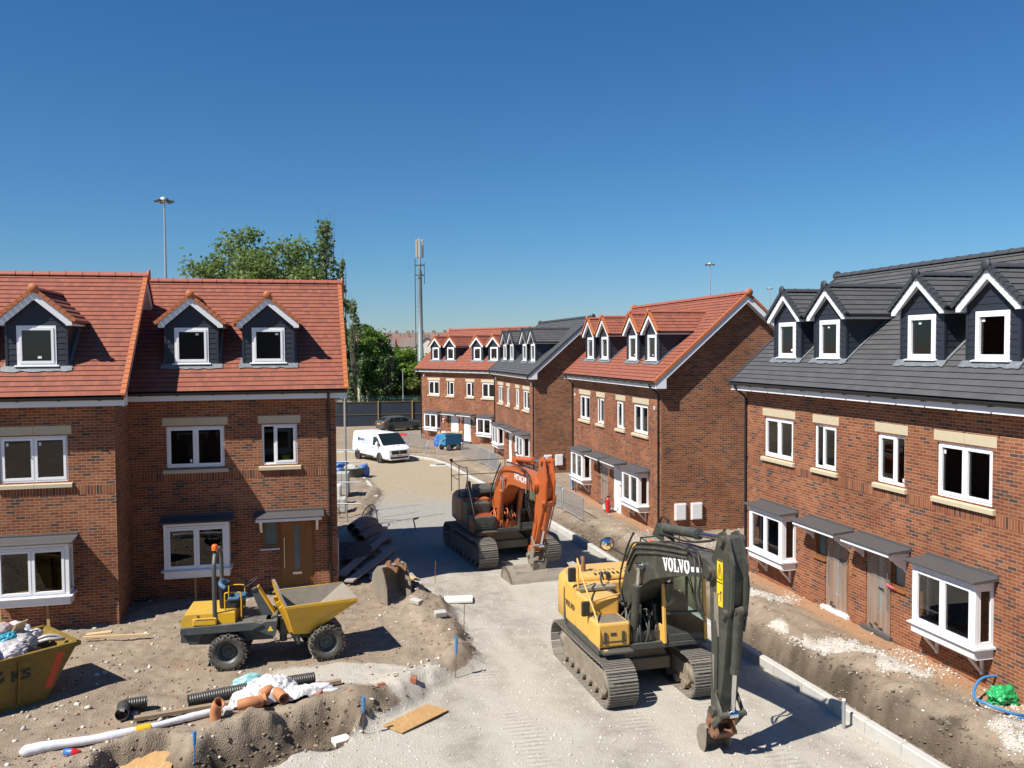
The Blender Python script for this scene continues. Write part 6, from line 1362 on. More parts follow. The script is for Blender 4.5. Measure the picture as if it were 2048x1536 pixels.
# ---------------------------------------------------------------- site clutter
M['clay'] = simple('terracotta_pipe', (0.46,0.185,0.08), 0.75, var=.15, scale=6, dirt=.25); M['corr'] = simple('black_corrugated_pipe', (0.020,0.022,0.024), .45, dust=.25); M['blue_pipe'] = simple('blue_water_pipe', (0.05,0.22,0.48), .4); M['blue_plastic'] = simple('blue_plastic_sheet', (0.06,0.16,0.45), .4, var=.3, scale=6, bmp=.7, bscale=9); M['blue_paint'] = simple('blue_machine_paint', (0.03,0.22,0.42), .45, dust=.2)
M['wrap'] = plastic('white_wrapped_roll', (0.62,0.63,0.68)); M['sheet_w'] = plastic('white_dust_sheet', (0.66,0.65,0.64)); M['yellow_wrap'] = plastic('yellow_wrap_band', (0.72,0.42,0.02)); M['green_bag'] = plastic('green_plastic_bag', (0.02,0.32,0.10)); M['turq_sheet'] = plastic('turquoise_sheet', (0.25,0.50,0.50))
M['block'] = simple('concrete_block', (0.40,0.40,0.37), .9, var=.2, scale=6, bmp=.3); M['red_ext'] = simple('red_extinguisher', (0.50,0.02,0.015), .3); M['slab'] = simple('pale_paving', (0.66,0.64,0.58), .8, var=.05); M['brickbit'] = simple('loose_brick', (0.36,0.14,0.08), .85, var=.3, scale=9); M['tarmac_cover'] = simple('iron_cover', (0.12,0.11,0.10), .6)
def gz(x, y): return ground_z(x, y)
def board(name, pts4, t, mat, label, cat, lift=.02, group=None):
    """flat board from four ground corners"""
    z = max(gz(x, y) for x, y in pts4)+lift; b = MB(); n = len(pts4); v = [(x,y,z) for x, y in pts4]+[(x,y,z+t) for x, y in pts4]
    a = sum(pts4[i][0]*pts4[(i+1)%n][1]-pts4[(i+1)%n][0]*pts4[i][1] for i in range(n))
    fs = [tuple(range(n))[::-1], tuple(range(n,2*n))]+[(i,(i+1)%n,n+(i+1)%n,n+i) for i in range(n)]
    if a < 0: fs = [f[::-1] for f in fs]
    b.add(v, fs); o = b.build(name, mat); tag(o, label, cat, group); return o
def corr_tube(b, path, r, ridge=.012, pitch=.045, n=20):
    P = smoothpath(path, 24); L = 0; pts = []; rs = []
    D = [0]
    for a, c in zip(P[:-1], P[1:]): D.append(D[-1]+(c-a).length)
    k = 0; m = int(D[-1]/pitch*4)
    for i in range(m+1):
        s = D[-1]*i/m
        while k < len(D)-2 and D[k+1] < s: k += 1
        t = (s-D[k])/max(1e-6, D[k+1]-D[k]); pts.append(P[k]+(P[k+1]-P[k])*t); rs.append(r-(ridge if (i//2)%2 else 0))
    b.tube(pts, r, n, 0, False, rs); b.tube(pts[::-1], r, n, 0, False, [q-.02 for q in rs[::-1]])
    for e in (0, -1):
        t = (pts[1]-pts[0] if e == 0 else pts[-1]-pts[-2]).normalized(); u = t.orthogonal().normalized(); w = t.cross(u)
        A = [pts[e]+(u*math.cos(2*PI*q/n)+w*math.sin(2*PI*q/n))*r for q in range(n)]; B = [pts[e]+(u*math.cos(2*PI*q/n)+w*math.sin(2*PI*q/n))*(r-.03) for q in range(n)]; b.add(A+B, [(q,(q+1)%n,n+(q+1)%n,n+q) for q in range(n)])
def hollow_bend(b, path, r, t=.03, n=18, col=0.0):
    P = smoothpath(path, 5); rs = [r]*len(P); rs[0] = rs[-1] = r
    if col: rs[-1] = rs[-2] = r+col
    b.tube(P, r, n, 0, False, rs); b.tube(P[::-1], r, n, 0, False, [q-t for q in rs[::-1]])
    for e, rr in ((0, rs[0]), (-1, rs[-1])):
        tt = (P[1]-P[0] if e == 0 else P[-1]-P[-2]).normalized(); u = tt.orthogonal().normalized(); w = tt.cross(u)
        A = [P[e]+(u*math.cos(2*PI*q/n)+w*math.sin(2*PI*q/n))*rr for q in range(n)]; B = [P[e]+(u*math.cos(2*PI*q/n)+w*math.sin(2*PI*q/n))*(rr-t) for q in range(n)]; b.add(A+B, [(q,(q+1)%n,n+(q+1)%n,n+q) for q in range(n)])
def barrier(p, q, label, red=False, proto=[None]):
    """galvanised pedestrian barrier with two pairs of feet, standing from p to q"""
    g = 'galvanised pedestrian barriers'; L = math.hypot(q[0]-p[0], q[1]-p[1]); a = math.atan2(q[1]-p[1], q[0]-p[0])
    c = ((p[0]+q[0])/2, (p[1]+q[1])/2); z0, z1 = gz(*p), gz(*q)
    root = empty('pedestrian_barrier', (c[0],c[1],(z0+z1)/2+.02), a); root.rotation_euler = (0, -math.atan2(z1-z0, L), a); tag(root, label, 'barrier', g)
    h = L/2; b = MB(); b.tube(smoothpath([(-h,0,.14),(-h,0,.95),(-h+.10,0,1.06),(h-.10,0,1.06),(h,0,.95),(h,0,.14)],5), .025, 8); b.tube([(-h,0,.17),(h,0,.17)], .017, 8); f = b.build('frame', M['galv'], root)
    b = MB(); n = int(L/.115)
    for k in range(1, n): x = -h+L*k/n; b.cyl((x,0,.17),(x,0,1.05),.011,5)
    b.build('bars', M['galv'], root)
    for x in (-h*.72, h*.72):
        b = MB(); b.tube([(x,-.30,.0),(x,-.05,.16),(x,.05,.16),(x,.30,.0)], .016, 6); b.build('foot', M['galv'], root)
    if red: b = MB(); b.box(-h*.95,h*.95,-.04,-.025,.80,1.0); b.build('red_plank', simple('red_barrier_plank', (0.50,0.03,0.03), .4), root)
    return root
def stake(x, y, h, label, top=None, mat=None, r=.010, cat='stake', lean=.03):
    root = empty('marker_stake', (x,y,gz(x,y)-.03)); tag(root, label, cat); b = MB(); b.tube([(0,0,0),(lean*h,0,h)], r, 6); b.build('rod', mat or M['rust'], root)
    if top: b = MB(); b.tube([(lean*h*.62,0,h*.62),(lean*h,0,h+.02)], .038, 8, 0, True, [.028,.036]); b.build('tape_flag', top, root)
    return root
def build_props():
    # --- boards and sheets
    board('osb_sheet', [(-2.54,16.49),(-1.79,17.47),(-1.32,17.18),(-2.13,16.14)], .018, M['osb'], 'strand board sheet lying flat on pale gravel near the photo bottom', 'board', .02)
    board('white_board', [(-2.02,25.0),(-1.20,25.08),(-1.17,24.5),(-1.95,24.42)], .05, M['slab'], 'pale rectangular board lying on gravel before the grading bucket', 'board', .02)
    for i, (pts, zz, lab) in enumerate(([[(-7.10,15.55),(-6.50,15.62),(-6.46,14.9),(-7.05,14.85)], .10, 'larger strand board leaning in the dug pit at the bottom'], [[(-6.52,15.42),(-6.12,15.46),(-6.10,14.75),(-6.48,14.7)], .04, 'smaller strand board beside the larger one in the pit'])):
        b = MB(); z = -.34+zz; v = [(pts[0][0],pts[0][1],z+.22),(pts[1][0],pts[1][1],z+.22),(pts[2][0],pts[2][1],z-.06),(pts[3][0],pts[3][1],z-.06)]; b.add(v+[(x,y,q+.02) for x,y,q in v], [(0,1,2,3),(7,6,5,4),(0,4,5,1),(1,5,6,2),(2,6,7,3),(3,7,4,0)]); tag(b.build('osb_sheet', M['osb']), lab, 'board')
    # --- timbers along the pipes
    def plank(p, q, w, t, mat, lab, name='timber_plank', dz=.03, g=None, cat='plank', zz=None):
        z0, z1 = (gz(*p[:2])+dz, gz(*q[:2])+dz) if zz is None else zz; b = MB(); b.bar((p[0],p[1],z0+t/2),(q[0],q[1],z1+t/2), w, t); return tag(b.build(name, mat), lab, cat, g)
    plank((-7.28,16.30), (-4.75,17.52), .13, .07, M['timber_old'], 'long weathered timber lying beside the black corrugated pipe', dz=.05)
    plank((-5.1,17.45), (-3.66,18.02), .12, .06, M['timber_old'], 'weathered timber running on past the white sheet', dz=.06)
    plank((-10.60,21.20), (-10.02,21.32), .16, .05, M['timber'], 'short clean timber behind the skip end', dz=.10)
    plank((-10.55,20.92), (-9.0,21.14), .07, .05, M['timber'], 'long thin clean batten on the ground behind the skip', dz=.10)
    # --- corrugated pipe, elbow, clay bends, wrapped roll, sheets
    zr = max(gz(-6.4,17.0), gz(-5.4,17.5), gz(-4.3,18.0))+.14
    b = MB(); corr_tube(b, [(-6.5,16.98,gz(-6.5,16.98)+.15),(-5.4,17.51,zr+.02),(-4.23,18.06,gz(-4.23,18.06)+.15)], .135); tag(b.build('corrugated_pipe', M['corr']), 'long black corrugated drainage pipe on the soil behind white sheeting', 'pipe')
    root = empty('pipe_elbow', (-7.70,16.78,gz(-7.7,16.7)+.14)); tag(root, 'short black pipe elbow with corrugated arm left of the long pipe', 'pipe'); b = MB(); corr_tube(b, [(.0,.06,0),(.16,.13,.0),(.38,.22,0)], .125); b.build('corrugated_arm', M['corr'], root); b = MB(); hollow_bend(b, [(0,.02,.0),(.10,-.22,.0),(.16,-.42,.02)], .125, .012); b.build('smooth_arm', M['corr'], root); b = MB(); b.tube([(.155,-.40,.02),(.162,-.425,.021)], .126, 18, 0, False); b.build('blue_rim', M['blue_pipe'], root)
    clay = [((-5.69,16.22), [(0,0,-.14),(0,0,.02),(.05,-.03,.16),(.10,-.05,.22)], 'upright clay pipe bend standing left of the other clay pieces'), ((-5.14,16.40), [(-.16,-.02,-.02),(0,0,.02),(.12,.06,.0),(.20,.16,-.02)], 'lower clay pipe bend lying nearest the pit edge'), ((-5.02,16.72), [(-.18,.0,.02),(0,0,.04),(.14,.05,.06)], 'middle clay bend touching the white sheet'), ((-4.92,16.98), [(-.10,-.05,.10),(.0,.02,.16),(.05,.12,.14)], 'clay bend lying on top against the white sheet'), ((-4.66,16.96), [(-.14,.10,.08),(0,0,.06),(.12,-.14,.03)], 'rightmost clay bend with its socket to the right')]
    for (x, y), pth, lab in clay:
        b = MB(); z = gz(x,y)+.15; hollow_bend(b, [(x+a,y+c,z+e) for a,c,e in pth], .105, .022, 18, .012); tag(b.build('clay_pipe_bend', M['clay']), lab, 'clay pipe', 'clay pipe bends by the pit')
    root = empty('wrapped_roll', (0,0,0)); tag(root, 'long roll wrapped in white plastic with a yellow band along the pit', 'roll')
    pts = [(-8.75,15.02),(-8.3,15.2),(-7.6,15.42),(-7.0,15.72),(-6.42,16.10),(-5.85,16.48),(-5.3,16.78)]; P = smoothpath([(x,y,gz(x,y)+.08) for x, y in pts], 8); r = random.Random(9)
    rs = [.100+.009*math.sin(i*.37)+r.uniform(-.005,.005)-.045*(i/len(P)) for i in range(len(P))]; rs[0] = .025; rs[1] = .07; b = MB(); b.tube(P, .14, 14, 0, True, rs); b.build('wrapping', M['wrap'], root)
    k = int(len(P)*.50); b = MB(); b.tube(P[k:k+4], .15, 14, 0, False, [q+.012 for q in rs[k:k+4]]); b.build('yellow_band', M['yellow_wrap'], root)
    b = MB(); N_ = mathutils.noise
    def drape(cx, cy, rx, ry, hh, rot, seed, n=56):
        V = []; cr, sr = math.cos(rot), math.sin(rot); off = Vector((seed*7.3, seed*3.1, 0))
        for j in range(n+1):
            for i in range(n+1):
                u, v = i/n*2-1, j/n*2-1; q = u*(1-v*v*.5)**.5; w = v*(1-u*u*.5)**.5; rr = math.hypot(q, w); p = Vector((q*1.3, w*1.3, 0))+off
                k = 1+.30*N_.noise(p*.9+Vector((9,9,9))); x = cx+(q*rx*cr-w*ry*sr)*k; y = cy+(q*rx*sr+w*ry*cr)*k
                t1 = 1-2*abs(N_.noise(p*1.5)); t2 = 1-2*abs(N_.noise(p*3.4)); t3 = 1-2*abs(N_.noise(p*8.0)); env = max(0, 1-rr**2.4)
                V.append((x, y, gz(x,y)+.03+hh*(env**.6*(.55+.32*t1+.22*t2+.10*t3))+.05*max(0,t2)*(rr > .8)))
        b.add(V, [(j*(n+1)+i, j*(n+1)+i+1, (j+1)*(n+1)+i+1, (j+1)*(n+1)+i) for j in range(n) for i in range(n)], 0, None, True)
    drape(-4.95,17.35,.62,.44,.46,.3,1); drape(-4.42,17.22,.50,.26,.26,.2,2,40); drape(-5.42,17.02,.30,.40,.26,.1,3,36)
    tag(b.build('plastic_sheeting', M['sheet_w']), 'crumpled white plastic sheeting heaped over the timber and pipe', 'sheeting')
    b = MB(); blob(b, (-4.05,17.55,gz(-4.05,17.55)+.06), (.42,.12,.10), 77, .5, 3, .35); tag(b.build('plastic_sheeting', M['wrap']), 'grey white plastic strip lying under the thin timber end', 'sheeting')
    b = MB(); blob(b, (-5.60,18.0,gz(-5.6,18)+.10), (.30,.14,.18), 78, .4, 3, .3); tag(b.build('plastic_sheeting', M['turq_sheet']), 'pale turquoise sheet poking out behind the corrugated pipe', 'sheeting')
    root = empty('bottle', (-7.77,14.90,gz(-7.77,14.9)+.06)); tag(root, 'blue and red drinks bottle lying in the soil, bottom left', 'bottle'); b = MB(); b.lathe([(0,-.12),(.055,-.12),(.06,-.05),(.06,.02)], (0,0,0), 'x', 14); b.build('bottle_body', M['blue_plastic'], root); b = MB(); b.lathe([(.0605,.02),(.06,.08),(.03,.13),(.025,.17),(0,.17)], (0,0,0), 'x', 14); b.build('bottle_neck', M['lamp_red'], root)
    # --- stakes and post
    stake(-1.30,18.96,.92,'steel pin with a bright blue sleeve beside the soil edge',M['blue_pipe'],cat='stake'); stake(-1.28,21.92,.72,'thin bare pin at the road edge beyond the blue topped pin'); stake(-2.45,26.8,.75,'thin bare pin in front of the house shadow'); stake(-2.86,16.07,.72,'thin pin with blue tip left of the strand board',M['blue_pipe'],r=.008); stake(-5.65,14.98,.6,'short blue painted pin at the edge of the pit',M['blue_pipe'],M['blue_pipe'],.014)
    root = empty('marker_post', (6.30,16.28,.02)); tag(root, 'pale metal post standing upright behind the concrete kerb', 'post'); b = MB(); b.cyl((0,0,-.2),(0,0,.42),.035,12); b.build('tube', M['galv'], root); b = MB(); b.lathe([(.038,.0),(.03,.03),(0,.035)], (0,0,.42), 'z', 12); b.build('cap', M['white'], root)
    # --- loose bricks, slabs
    for i, (x, y, s, mt, lab) in enumerate(((-3.30,16.25,(.34,.22,.10),'slab','grey broken slab at the right end of the pit'),(-2.14,18.15,(.20,.14,.12),'brickbit','lone red brick on gravel above the strand board'),(-5.53,16.44,(.14,.12,.10),'block','grey stone lump beside the upright clay bend'),(-2.77,17.75,(.16,.10,.07),'brickbit','small red brick piece at the soil edge'),(-3.95,17.2,(.2,.14,.1),'brickbit','red brick lying against the spoil by the sheet end'),(-2.65,23.3,(.36,.18,.10),'block','grey broken block on the dark spoil heap'),(-1.9,22.2,(.30,.2,.12),'block','grey block lump low on the spoil heap'))):
        b = MB(); b.obox((x,y,gz(x,y)+s[2]*.4), s, Matrix.Rotation(.6+i,3,'Z') @ Matrix.Rotation(.15,3,'X')); tag(b.build('brick' if mt == 'brickbit' else 'slab_piece', M[mt], None, .008), lab, 'rubble piece')
    # --- digging bucket left on the ground, plank and pipe pile in the shade
    root = empty('digging_bucket', (-3.42,24.35,gz(-3.4,24.4)+.0), R(-46)); tag(root, 'large rusty digger bucket standing on the soil near the planks', 'digger bucket')
    b = MB(); b.T = Matrix.Translation((0,0,.96)) @ Matrix.Rotation(R(12),4,'Y') @ Matrix.Scale(.98,4); bucket_mesh(b, .86, 1, True, 0, .03); b.T = None; b.build('bucket_shell', M['bucket'], root, .006)
    for s in (-1,1):
        b = MB(); b.T = Matrix.Translation((0,0,.96)) @ Matrix.Rotation(R(12),4,'Y') @ Matrix.Scale(.98,4); b.prism([(-.18,.02),(-.10,.16),(-.02,.24),(.06,.24),(.12,.12),(.30,.14),(.38,.20),(.44,.14),(.42,.02),(.2,.06)], s*.16-.025, s*.16+.025); b.T = None; b.build('bucket_ear', M['rust'], root, .008)
    gP = 'planks dumped beside the left house'
    pl = [((-5.30,26.3),(-4.55,31.6),.30,.05,(.14,.62),'upper broad grey plank slanting up from the dumper'),((-4.92,25.6),(-4.10,29.6),.28,.05,(.12,.48),'second broad grey plank beside the upper one'),((-4.30,26.3),(-4.45,29.0),.24,.05,(.05,.30),'short grey plank lying under the two broad planks'),((-5.2,27.6),(-3.9,26.2),.22,.05,(.06,.10),'dark plank lying flat behind the rusty bucket'),((-4.55,30.2),(-2.95,26.2),.26,.05,(.40,.06),'long dark plank sloping to the road edge'),((-4.9,30.6),(-3.2,26.4),.16,.05,(.42,.08),'narrow dark plank beside the long sloping plank')]
    for p, q, w, t, zz, lab in pl: plank(p, q, w, t, M['scaffold_board'], lab, 'scaffold_plank', g=gP, zz=(gz(*p)+zz[0], gz(*q)+zz[1]))
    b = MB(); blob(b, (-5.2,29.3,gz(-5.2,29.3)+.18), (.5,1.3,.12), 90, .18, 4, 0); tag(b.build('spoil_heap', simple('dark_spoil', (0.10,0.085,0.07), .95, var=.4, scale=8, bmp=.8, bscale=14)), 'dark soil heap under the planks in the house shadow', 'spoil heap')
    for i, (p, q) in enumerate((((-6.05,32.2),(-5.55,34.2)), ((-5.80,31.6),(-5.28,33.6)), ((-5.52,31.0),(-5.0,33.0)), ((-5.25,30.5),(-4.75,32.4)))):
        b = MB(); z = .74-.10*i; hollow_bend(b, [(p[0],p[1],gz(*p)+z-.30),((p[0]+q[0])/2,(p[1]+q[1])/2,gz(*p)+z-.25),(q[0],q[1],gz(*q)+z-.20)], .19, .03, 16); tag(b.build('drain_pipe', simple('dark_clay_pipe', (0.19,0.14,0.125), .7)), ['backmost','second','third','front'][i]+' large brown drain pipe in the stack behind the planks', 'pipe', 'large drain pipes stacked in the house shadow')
    b = MB(); b.box(-6.6,-4.9,31.0,33.6,gz(-5.7,32)-.1,gz(-5.7,32)+.25); tag(b.build('timber_bearer', M['scaffold_board']), 'dark timber bearers beneath the stacked drain pipes', 'timber')
    ln = [((-3.52,27.0),(-3.02,25.5),.10,'pale green plastic length on the road edge pile','green_bag'),((-3.36,27.1),(-2.62,25.4),.10,'grey white plastic length beside the green one','wrap'),((-3.28,26.7),(-2.80,25.6),.12,'second white length on top of the edge pile','sheet_w'),((-3.05,26.2),(-2.42,24.9),.08,'dark metal angle lying at the end of the pile','black'),((-3.6,26.4),(-2.75,24.9),.10,'pale timber length at the near side of the pile','timber')]
    for i, (p, q, w, lab, mt) in enumerate(ln): plank(p, q, w, .06, M[mt], lab, 'plastic_length' if mt != 'timber' else 'timber_plank', dz=.06+.04*(i%3), cat='length')
    b = MB(); P = smoothpath([(-6.36,36.0,gz(-6.3,36)),(-6.25,36.3,.45),(-6.0,36.5,.62),(-5.75,36.0,.5),(-5.5,35.3,gz(-5.5,35.3))], 8); b.tube(P, .028, 8); tag(b.build('hose', M['hose']), 'black hose arching up from the ground behind the planks', 'hose')
    b = MB(); r = random.Random(4)
    for k in range(4): b.tube(smoothpath([(-5.4+r.uniform(-.3,.3),33.5+r.uniform(-.6,.6),gz(-5.3,33.5)+.05+.06*k) for _ in range(5)],6), .022, 6)
    b.tube(smoothpath([(-4.4,34.2,gz(-4.4,34.2)+.03),(-4.1,34.0,.10),(-3.9,33.9,gz(-3.9,33.9)+.05)],5), .02, 6); tag(b.build('blue_hose', M['blue_pipe']), 'tangled blue hose at the shadow edge beyond the pipes', 'hose')
    b = MB(); b.bar((-3.95,34.9,gz(-3.95,34.9)+.02),(-4.05,35.0,gz(-4,35)+.5),.04,.04); b.bar((-4.05,35.0,gz(-4,35)+.5),(-3.85,35.05,gz(-4,35)+.54),.10,.05); tag(b.build('peg', M['timber_old']), 'small wooden peg with a white top on the grey gravel', 'peg')
    # --- scaffold tower end behind the left house, with packs of blocks
    root = empty('scaffold', (-6.96,36.0,gz(-6.96,36)-.05)); tag(root, 'galvanised scaffold upright and rails behind the left house corner', 'scaffold')
    for (x, y) in ((0,0),(-1.3,.3),(-1.3,2.4)): b = MB(); b.cyl((x,y,0),(x,y,5.6),.03 if (x,y) != (0,0) else .038,10); b.build('upright', M['galv'], root)
    for z in (.85,1.75,2.62,3.1): b = MB(); b.tube([(-2.2,.05,z),(.62,-.05,z)], .026, 8); b.build('rail', M['galv'], root)
    for z in (1.0,2.8): b = MB(); b.tube([(-1.26,-.2,z),(-1.26,2.5,z)], .024, 8); b.build('rail', M['galv'], root)
    def pack(x, y, n, w, d, h, mat, lab, strap=True, band=None):
        root = empty('block_pack', (x,y,gz(x,y)), .08); tag(root, lab, 'block pack', 'packs of building blocks on pallets'); b = MB()
        for k in (-1,0,1): b.box(-w/2,w/2,k*d*.4-.05,k*d*.4+.05,0,.10)
        b.box(-w/2,w/2,-d/2,d/2,.10,.13); b.build('pallet', M['timber_old'], root); b = MB(); r = random.Random(n)
        for i in range(4):
            for j in range(3): b.box(-w/2+w*i/4+.01,-w/2+w*(i+1)/4-.01,-d/2+.01,d/2-.01,.135+h*j/3,.135+h*(j+1)/3-.012)
        b.build('blocks', mat, root)
        if band: b = MB(); b.box(-w/2-.006,w/2+.006,-d/2-.006,d/2+.006,.14,.13+h+.01); ww = b.build('wrapping', M['sheet_w'], root); b = MB(); [b.box(-w/2+.1+k*.16,-w/2+.22+k*.16,-d/2-.010,-d/2-.007,.13+h*.40,.13+h*.62) for k in range(int((w-.2)/.16))]; b.build('red_print', M['lamp_red'], ww)
    pack(-8.85,43.2,1,1.25,1.0,1.05,M['block'],'tallest grey block pack farthest behind the scaffold rails'); pack(-8.65,40.6,2,1.05,1.0,.75,M['block'],'block pack in white wrapping with a red printed band',True,True); pack(-7.95,38.4,3,1.0,.9,.55,M['block'],'low grey block pack nearest the scaffold upright')
    b = MB(); b.lathe([(.50,0),(.62,.5),(.65,.55),(.60,.55),(.48,.03),(0,.03)], (-9.36,50.6,gz(-9.4,50.6)), 'z', 20); root = b.build('mortar_tub', simple('dark_green_tub', (0.07,0.08,0.065), .6, dust=.6)); tag(root, 'dark round mortar tub full of waste beside the far road edge', 'tub')
    b = MB(); b.tube([(-9.6,50.6,.15),(-9.0,50.3,-.02)], .16, 12, 0, True, [.17,.10]); blob(b, (-9.5,50.8,.18), (.4,.3,.24), 95, .4, 3, 0); tag(b.build('rubbish_bag', M['block']), 'grey waste and a cone piled on the mortar tub', 'waste')
    b = MB(); blob(b, (-8.80,51.2,gz(-8.8,51.2)+.25), (.30,.35,.42), 96, .4, 3, 0); tag(b.build('tarpaulin', M['blue_plastic']), 'blue sheet bundle to the right of the mortar tub', 'tarpaulin')
    b = MB(); blob(b, (-10.5,51.6,gz(-10.5,51.6)+.3), (.75,.5,.42), 97, .35, 3, 0); tag(b.build('tarpaulin', M['blue_plastic']), 'blue sheet thrown over material left of the mortar tub', 'tarpaulin')
    b = MB(); b.box(-10.9,-10.1,48.2,49.0,gz(-10.5,48.5),gz(-10.5,48.5)+.35); tag(b.build('timber_stack', M['timber']), 'small stack of clean timber below the blue sheet', 'timber')
    # --- right plot
    root = empty('fire_extinguisher', (4.15,37.57,gz(4.15,37.57))); tag(root, 'red fire extinguisher standing before the film covered doors', 'extinguisher'); b = MB(); b.lathe([(0,0),(.10,0),(.105,.03),(.105,.52),(.09,.60),(.04,.65),(.03,.68),(0,.68)], (0,0,0), 'z', 18); b.build('cylinder', M['red_ext'], root); b = MB(); b.box(-.03,.10,-.02,.02,.68,.74); b.tube(smoothpath([(.02,-.02,.70),(-.12,-.04,.62),(-.13,-.05,.3)],4), .014, 6); b.build('valve_and_hose', M['black'], root)
    barrier((1.42,40.6), (2.16,38.35), 'barrier panel nearest the orange digger arm, by the red roofed house'); barrier((2.22,38.1), (2.90,35.6), 'front barrier panel ending nearest the camera by the red roofed house')
    barrier((-3.45,58.6), (-2.30,56.3), 'first barrier panel right of the blue generator'); barrier((-2.20,56.0), (-1.45,53.4), 'middle barrier panel before the dark roofed far house'); barrier((-1.40,53.0), (-.85,50.4), 'nearest barrier panel in the run before the far dark roofed house')
    barrier((-9.35,69.4), (-8.15,67.2), 'barrier panel with red plank behind the white van', True); barrier((-8.05,66.9), (-6.55,64.7), 'plain barrier panel beyond the van nose')
    root = empty('generator', (-4.62,64.3,gz(-4.6,64.3)), R(38)); tag(root, 'blue wheeled generator on the soil before the farthest houses', 'generator')
    b = MB(); b.prism([(-.75,.42),(.75,.42),(.75,1.14),(.55,1.22),(-.75,1.22)], -.45, .45); b.build('canopy', M['blue_paint'], root, .03); b = MB(); b.box(-.7,.7,-.4,.4,.30,.42); b.box(.75,1.25,-.05,.05,.34,.40); b.box(-.60,.2,-.30,.30,1.222,1.24); b.build('chassis', M['black'], root)
    for x in (-.45,.42):
        for y in (-.48,.48): wheel(root, (x,y,.21), .21, .12, 'wheel', 0, M['galv'], None, 0, .2)
    b = MB(); b.box(-.762,-.751,-.28,-.05,.7,.9); b.build('control_panel', M['black'], root)
    b = MB(); b.cyl((-3.9,65.6,gz(-3.9,65.6)),(-3.9,65.6,.35),.16,12); tag(b.build('gas_bottle', M['red_ext']), 'dark red gas bottle behind the blue generator', 'gas bottle')
    b = MB(); blob(b, (-5.75,67.2,gz(-5.7,67.2)+.35), (.36,.3,.62), 98, .3, 3, .3); tag(b.build('tarpaulin', M['blue_plastic']), 'blue sheet hanging off pallet behind the generator', 'tarpaulin')
    b = MB(); b.box(-5.45,-5.12,66.2,66.35,gz(-5.3,66.2),gz(-5.3,66.2)+1.28); root = b.build('upright_board', M['white']); tag(root, 'tall white panel propped beside the blue sheet', 'panel'); b = MB(); b.box(-5.34,-5.23,66.19,66.20,gz(-5.3,66.2)+.98,gz(-5.3,66.2)+1.14); b.build('panel_socket', M['black'], root)
    root = empty('pallet', (-4.9,68.3,gz(-4.9,68.3)), .15); tag(root, 'raised timber pallet behind the blue generator', 'pallet'); b = MB(); b.box(-1.0,1.0,-.5,.5,.95,1.0); [b.box(-.95+k*.25,-.82+k*.25,-.52,.52,1.0,1.10) for k in range(8)]; b.build('deck', M['timber'], root)
    for x in (-.8,.8): b = MB(); b.box(x-.05,x+.05,-.4,.4,0,.95); b.build('leg', M['timber_old'], root)
    for i, (x, y, lab) in enumerate(((-6.23,61.95,'left grey blue service pipe curving out of the far verge'),(-5.28,61.1,'right grey blue service pipe curving out of the far verge'))):
        b = MB(); z = gz(x,y); b.tube(smoothpath([(x,y,z-.05),(x+.02,y+.1,z+.5),(x+.2,y+.35,z+.95),(x+.55,y+.7,z+1.15)],6), .035, 8); tag(b.build('service_pipe', simple('grey_blue_duct', (0.25,0.33,0.42), .5)), lab, 'pipe')
    plank((-8.3,63.6), (-5.6,62.3), .12, .05, M['timber_old'], 'dark plank lying across the far verge by the van', dz=.08)
    root = empty('manhole', (-4.82,56.7,gz(-4.82,56.7))); tag(root, 'pale round manhole surround on the tan road by the kerb', 'manhole'); b = MB(); b.lathe([(0,.02),(.42,.03),(.44,.045),(.62,.03),(.66,-.05)], (0,0,0), 'z', 24); b.build('surround', M['concrete'], root); b = MB(); b.lathe([(0,.052),(.34,.052),(.35,.03)], (.1,.12,0), 'z', 20); b.build('cover', M['tarmac_cover'], root)
    b = MB(); blob(b, (9.72,16.88,gz(9.7,16.9)+.13), (.36,.20,.19), 99, .5, 4, .4); tag(b.build('plastic_bag', M['green_bag']), 'bright green plastic bag by the right house wall', 'bag')
    b = MB(); P = smoothpath([(9.95,16.2,gz(9.95,16.2)+.03),(9.4,16.0,gz(9.4,16)+.04),(9.0,16.2,gz(9,16.2)+.10),(8.98,16.65,.36),(9.4,17.15,.50),(9.95,17.3,.46),(10.3,16.95,.2)], 8); b.tube(P, .028, 8); b.tube(smoothpath([(9.35,15.78,gz(9.35,15.8)+.03),(9.8,15.85,gz(9.8,15.85)+.04),(10.5,15.6,gz(10.4,15.6)+.03)],5), .028, 8); tag(b.build('blue_hose', M['blue_pipe']), 'loop of blue water pipe beside the green bag', 'hose')
    b = MB(); a = hw('R3',-.62,-.30); c = hw('R3',.1,-.5); b.tube(smoothpath([(a[0]-.3,a[1]+.7,.9),(a[0]-.2,a[1]+.3,.95),(a[0]-.55,a[1]-.2,.5),(c[0]-.6,c[1],.35)],6), .025, 8); b.tube(smoothpath([(a[0]-1.2,a[1]+.9,.4),(a[0]-.5,a[1]+.4,.35),(a[0]-.9,a[1]+.2,.30)],5), .025, 8); tag(b.build('blue_hose', M['blue_pipe']), 'blue pipe coil behind the yellow digger arm by the near right house', 'hose')
    p = hw('R2',-.72,-.28); b = MB(); b.tube(smoothpath([(p[0],p[1],1.1),(p[0]+.0,p[1]-.05,.45),(p[0]+.08,p[1]-.28,.12),(p[0]+.12,p[1]-.52,.3),(p[0]+.10,p[1]-.6,.75)],6), .025, 8); tag(b.build('blue_hose', M['blue_pipe']), 'blue pipe looped under the red roofed house bay', 'hose')
    p = hw('R2',5.35,-.42); b = MB(); blob(b, (p[0],p[1],.16), (.22,.38,.16), 101, .4, 3, .2); tag(b.build('plastic_sheeting', M['block']), 'grey sheet bundled at the foot of the white filmed door', 'sheeting')
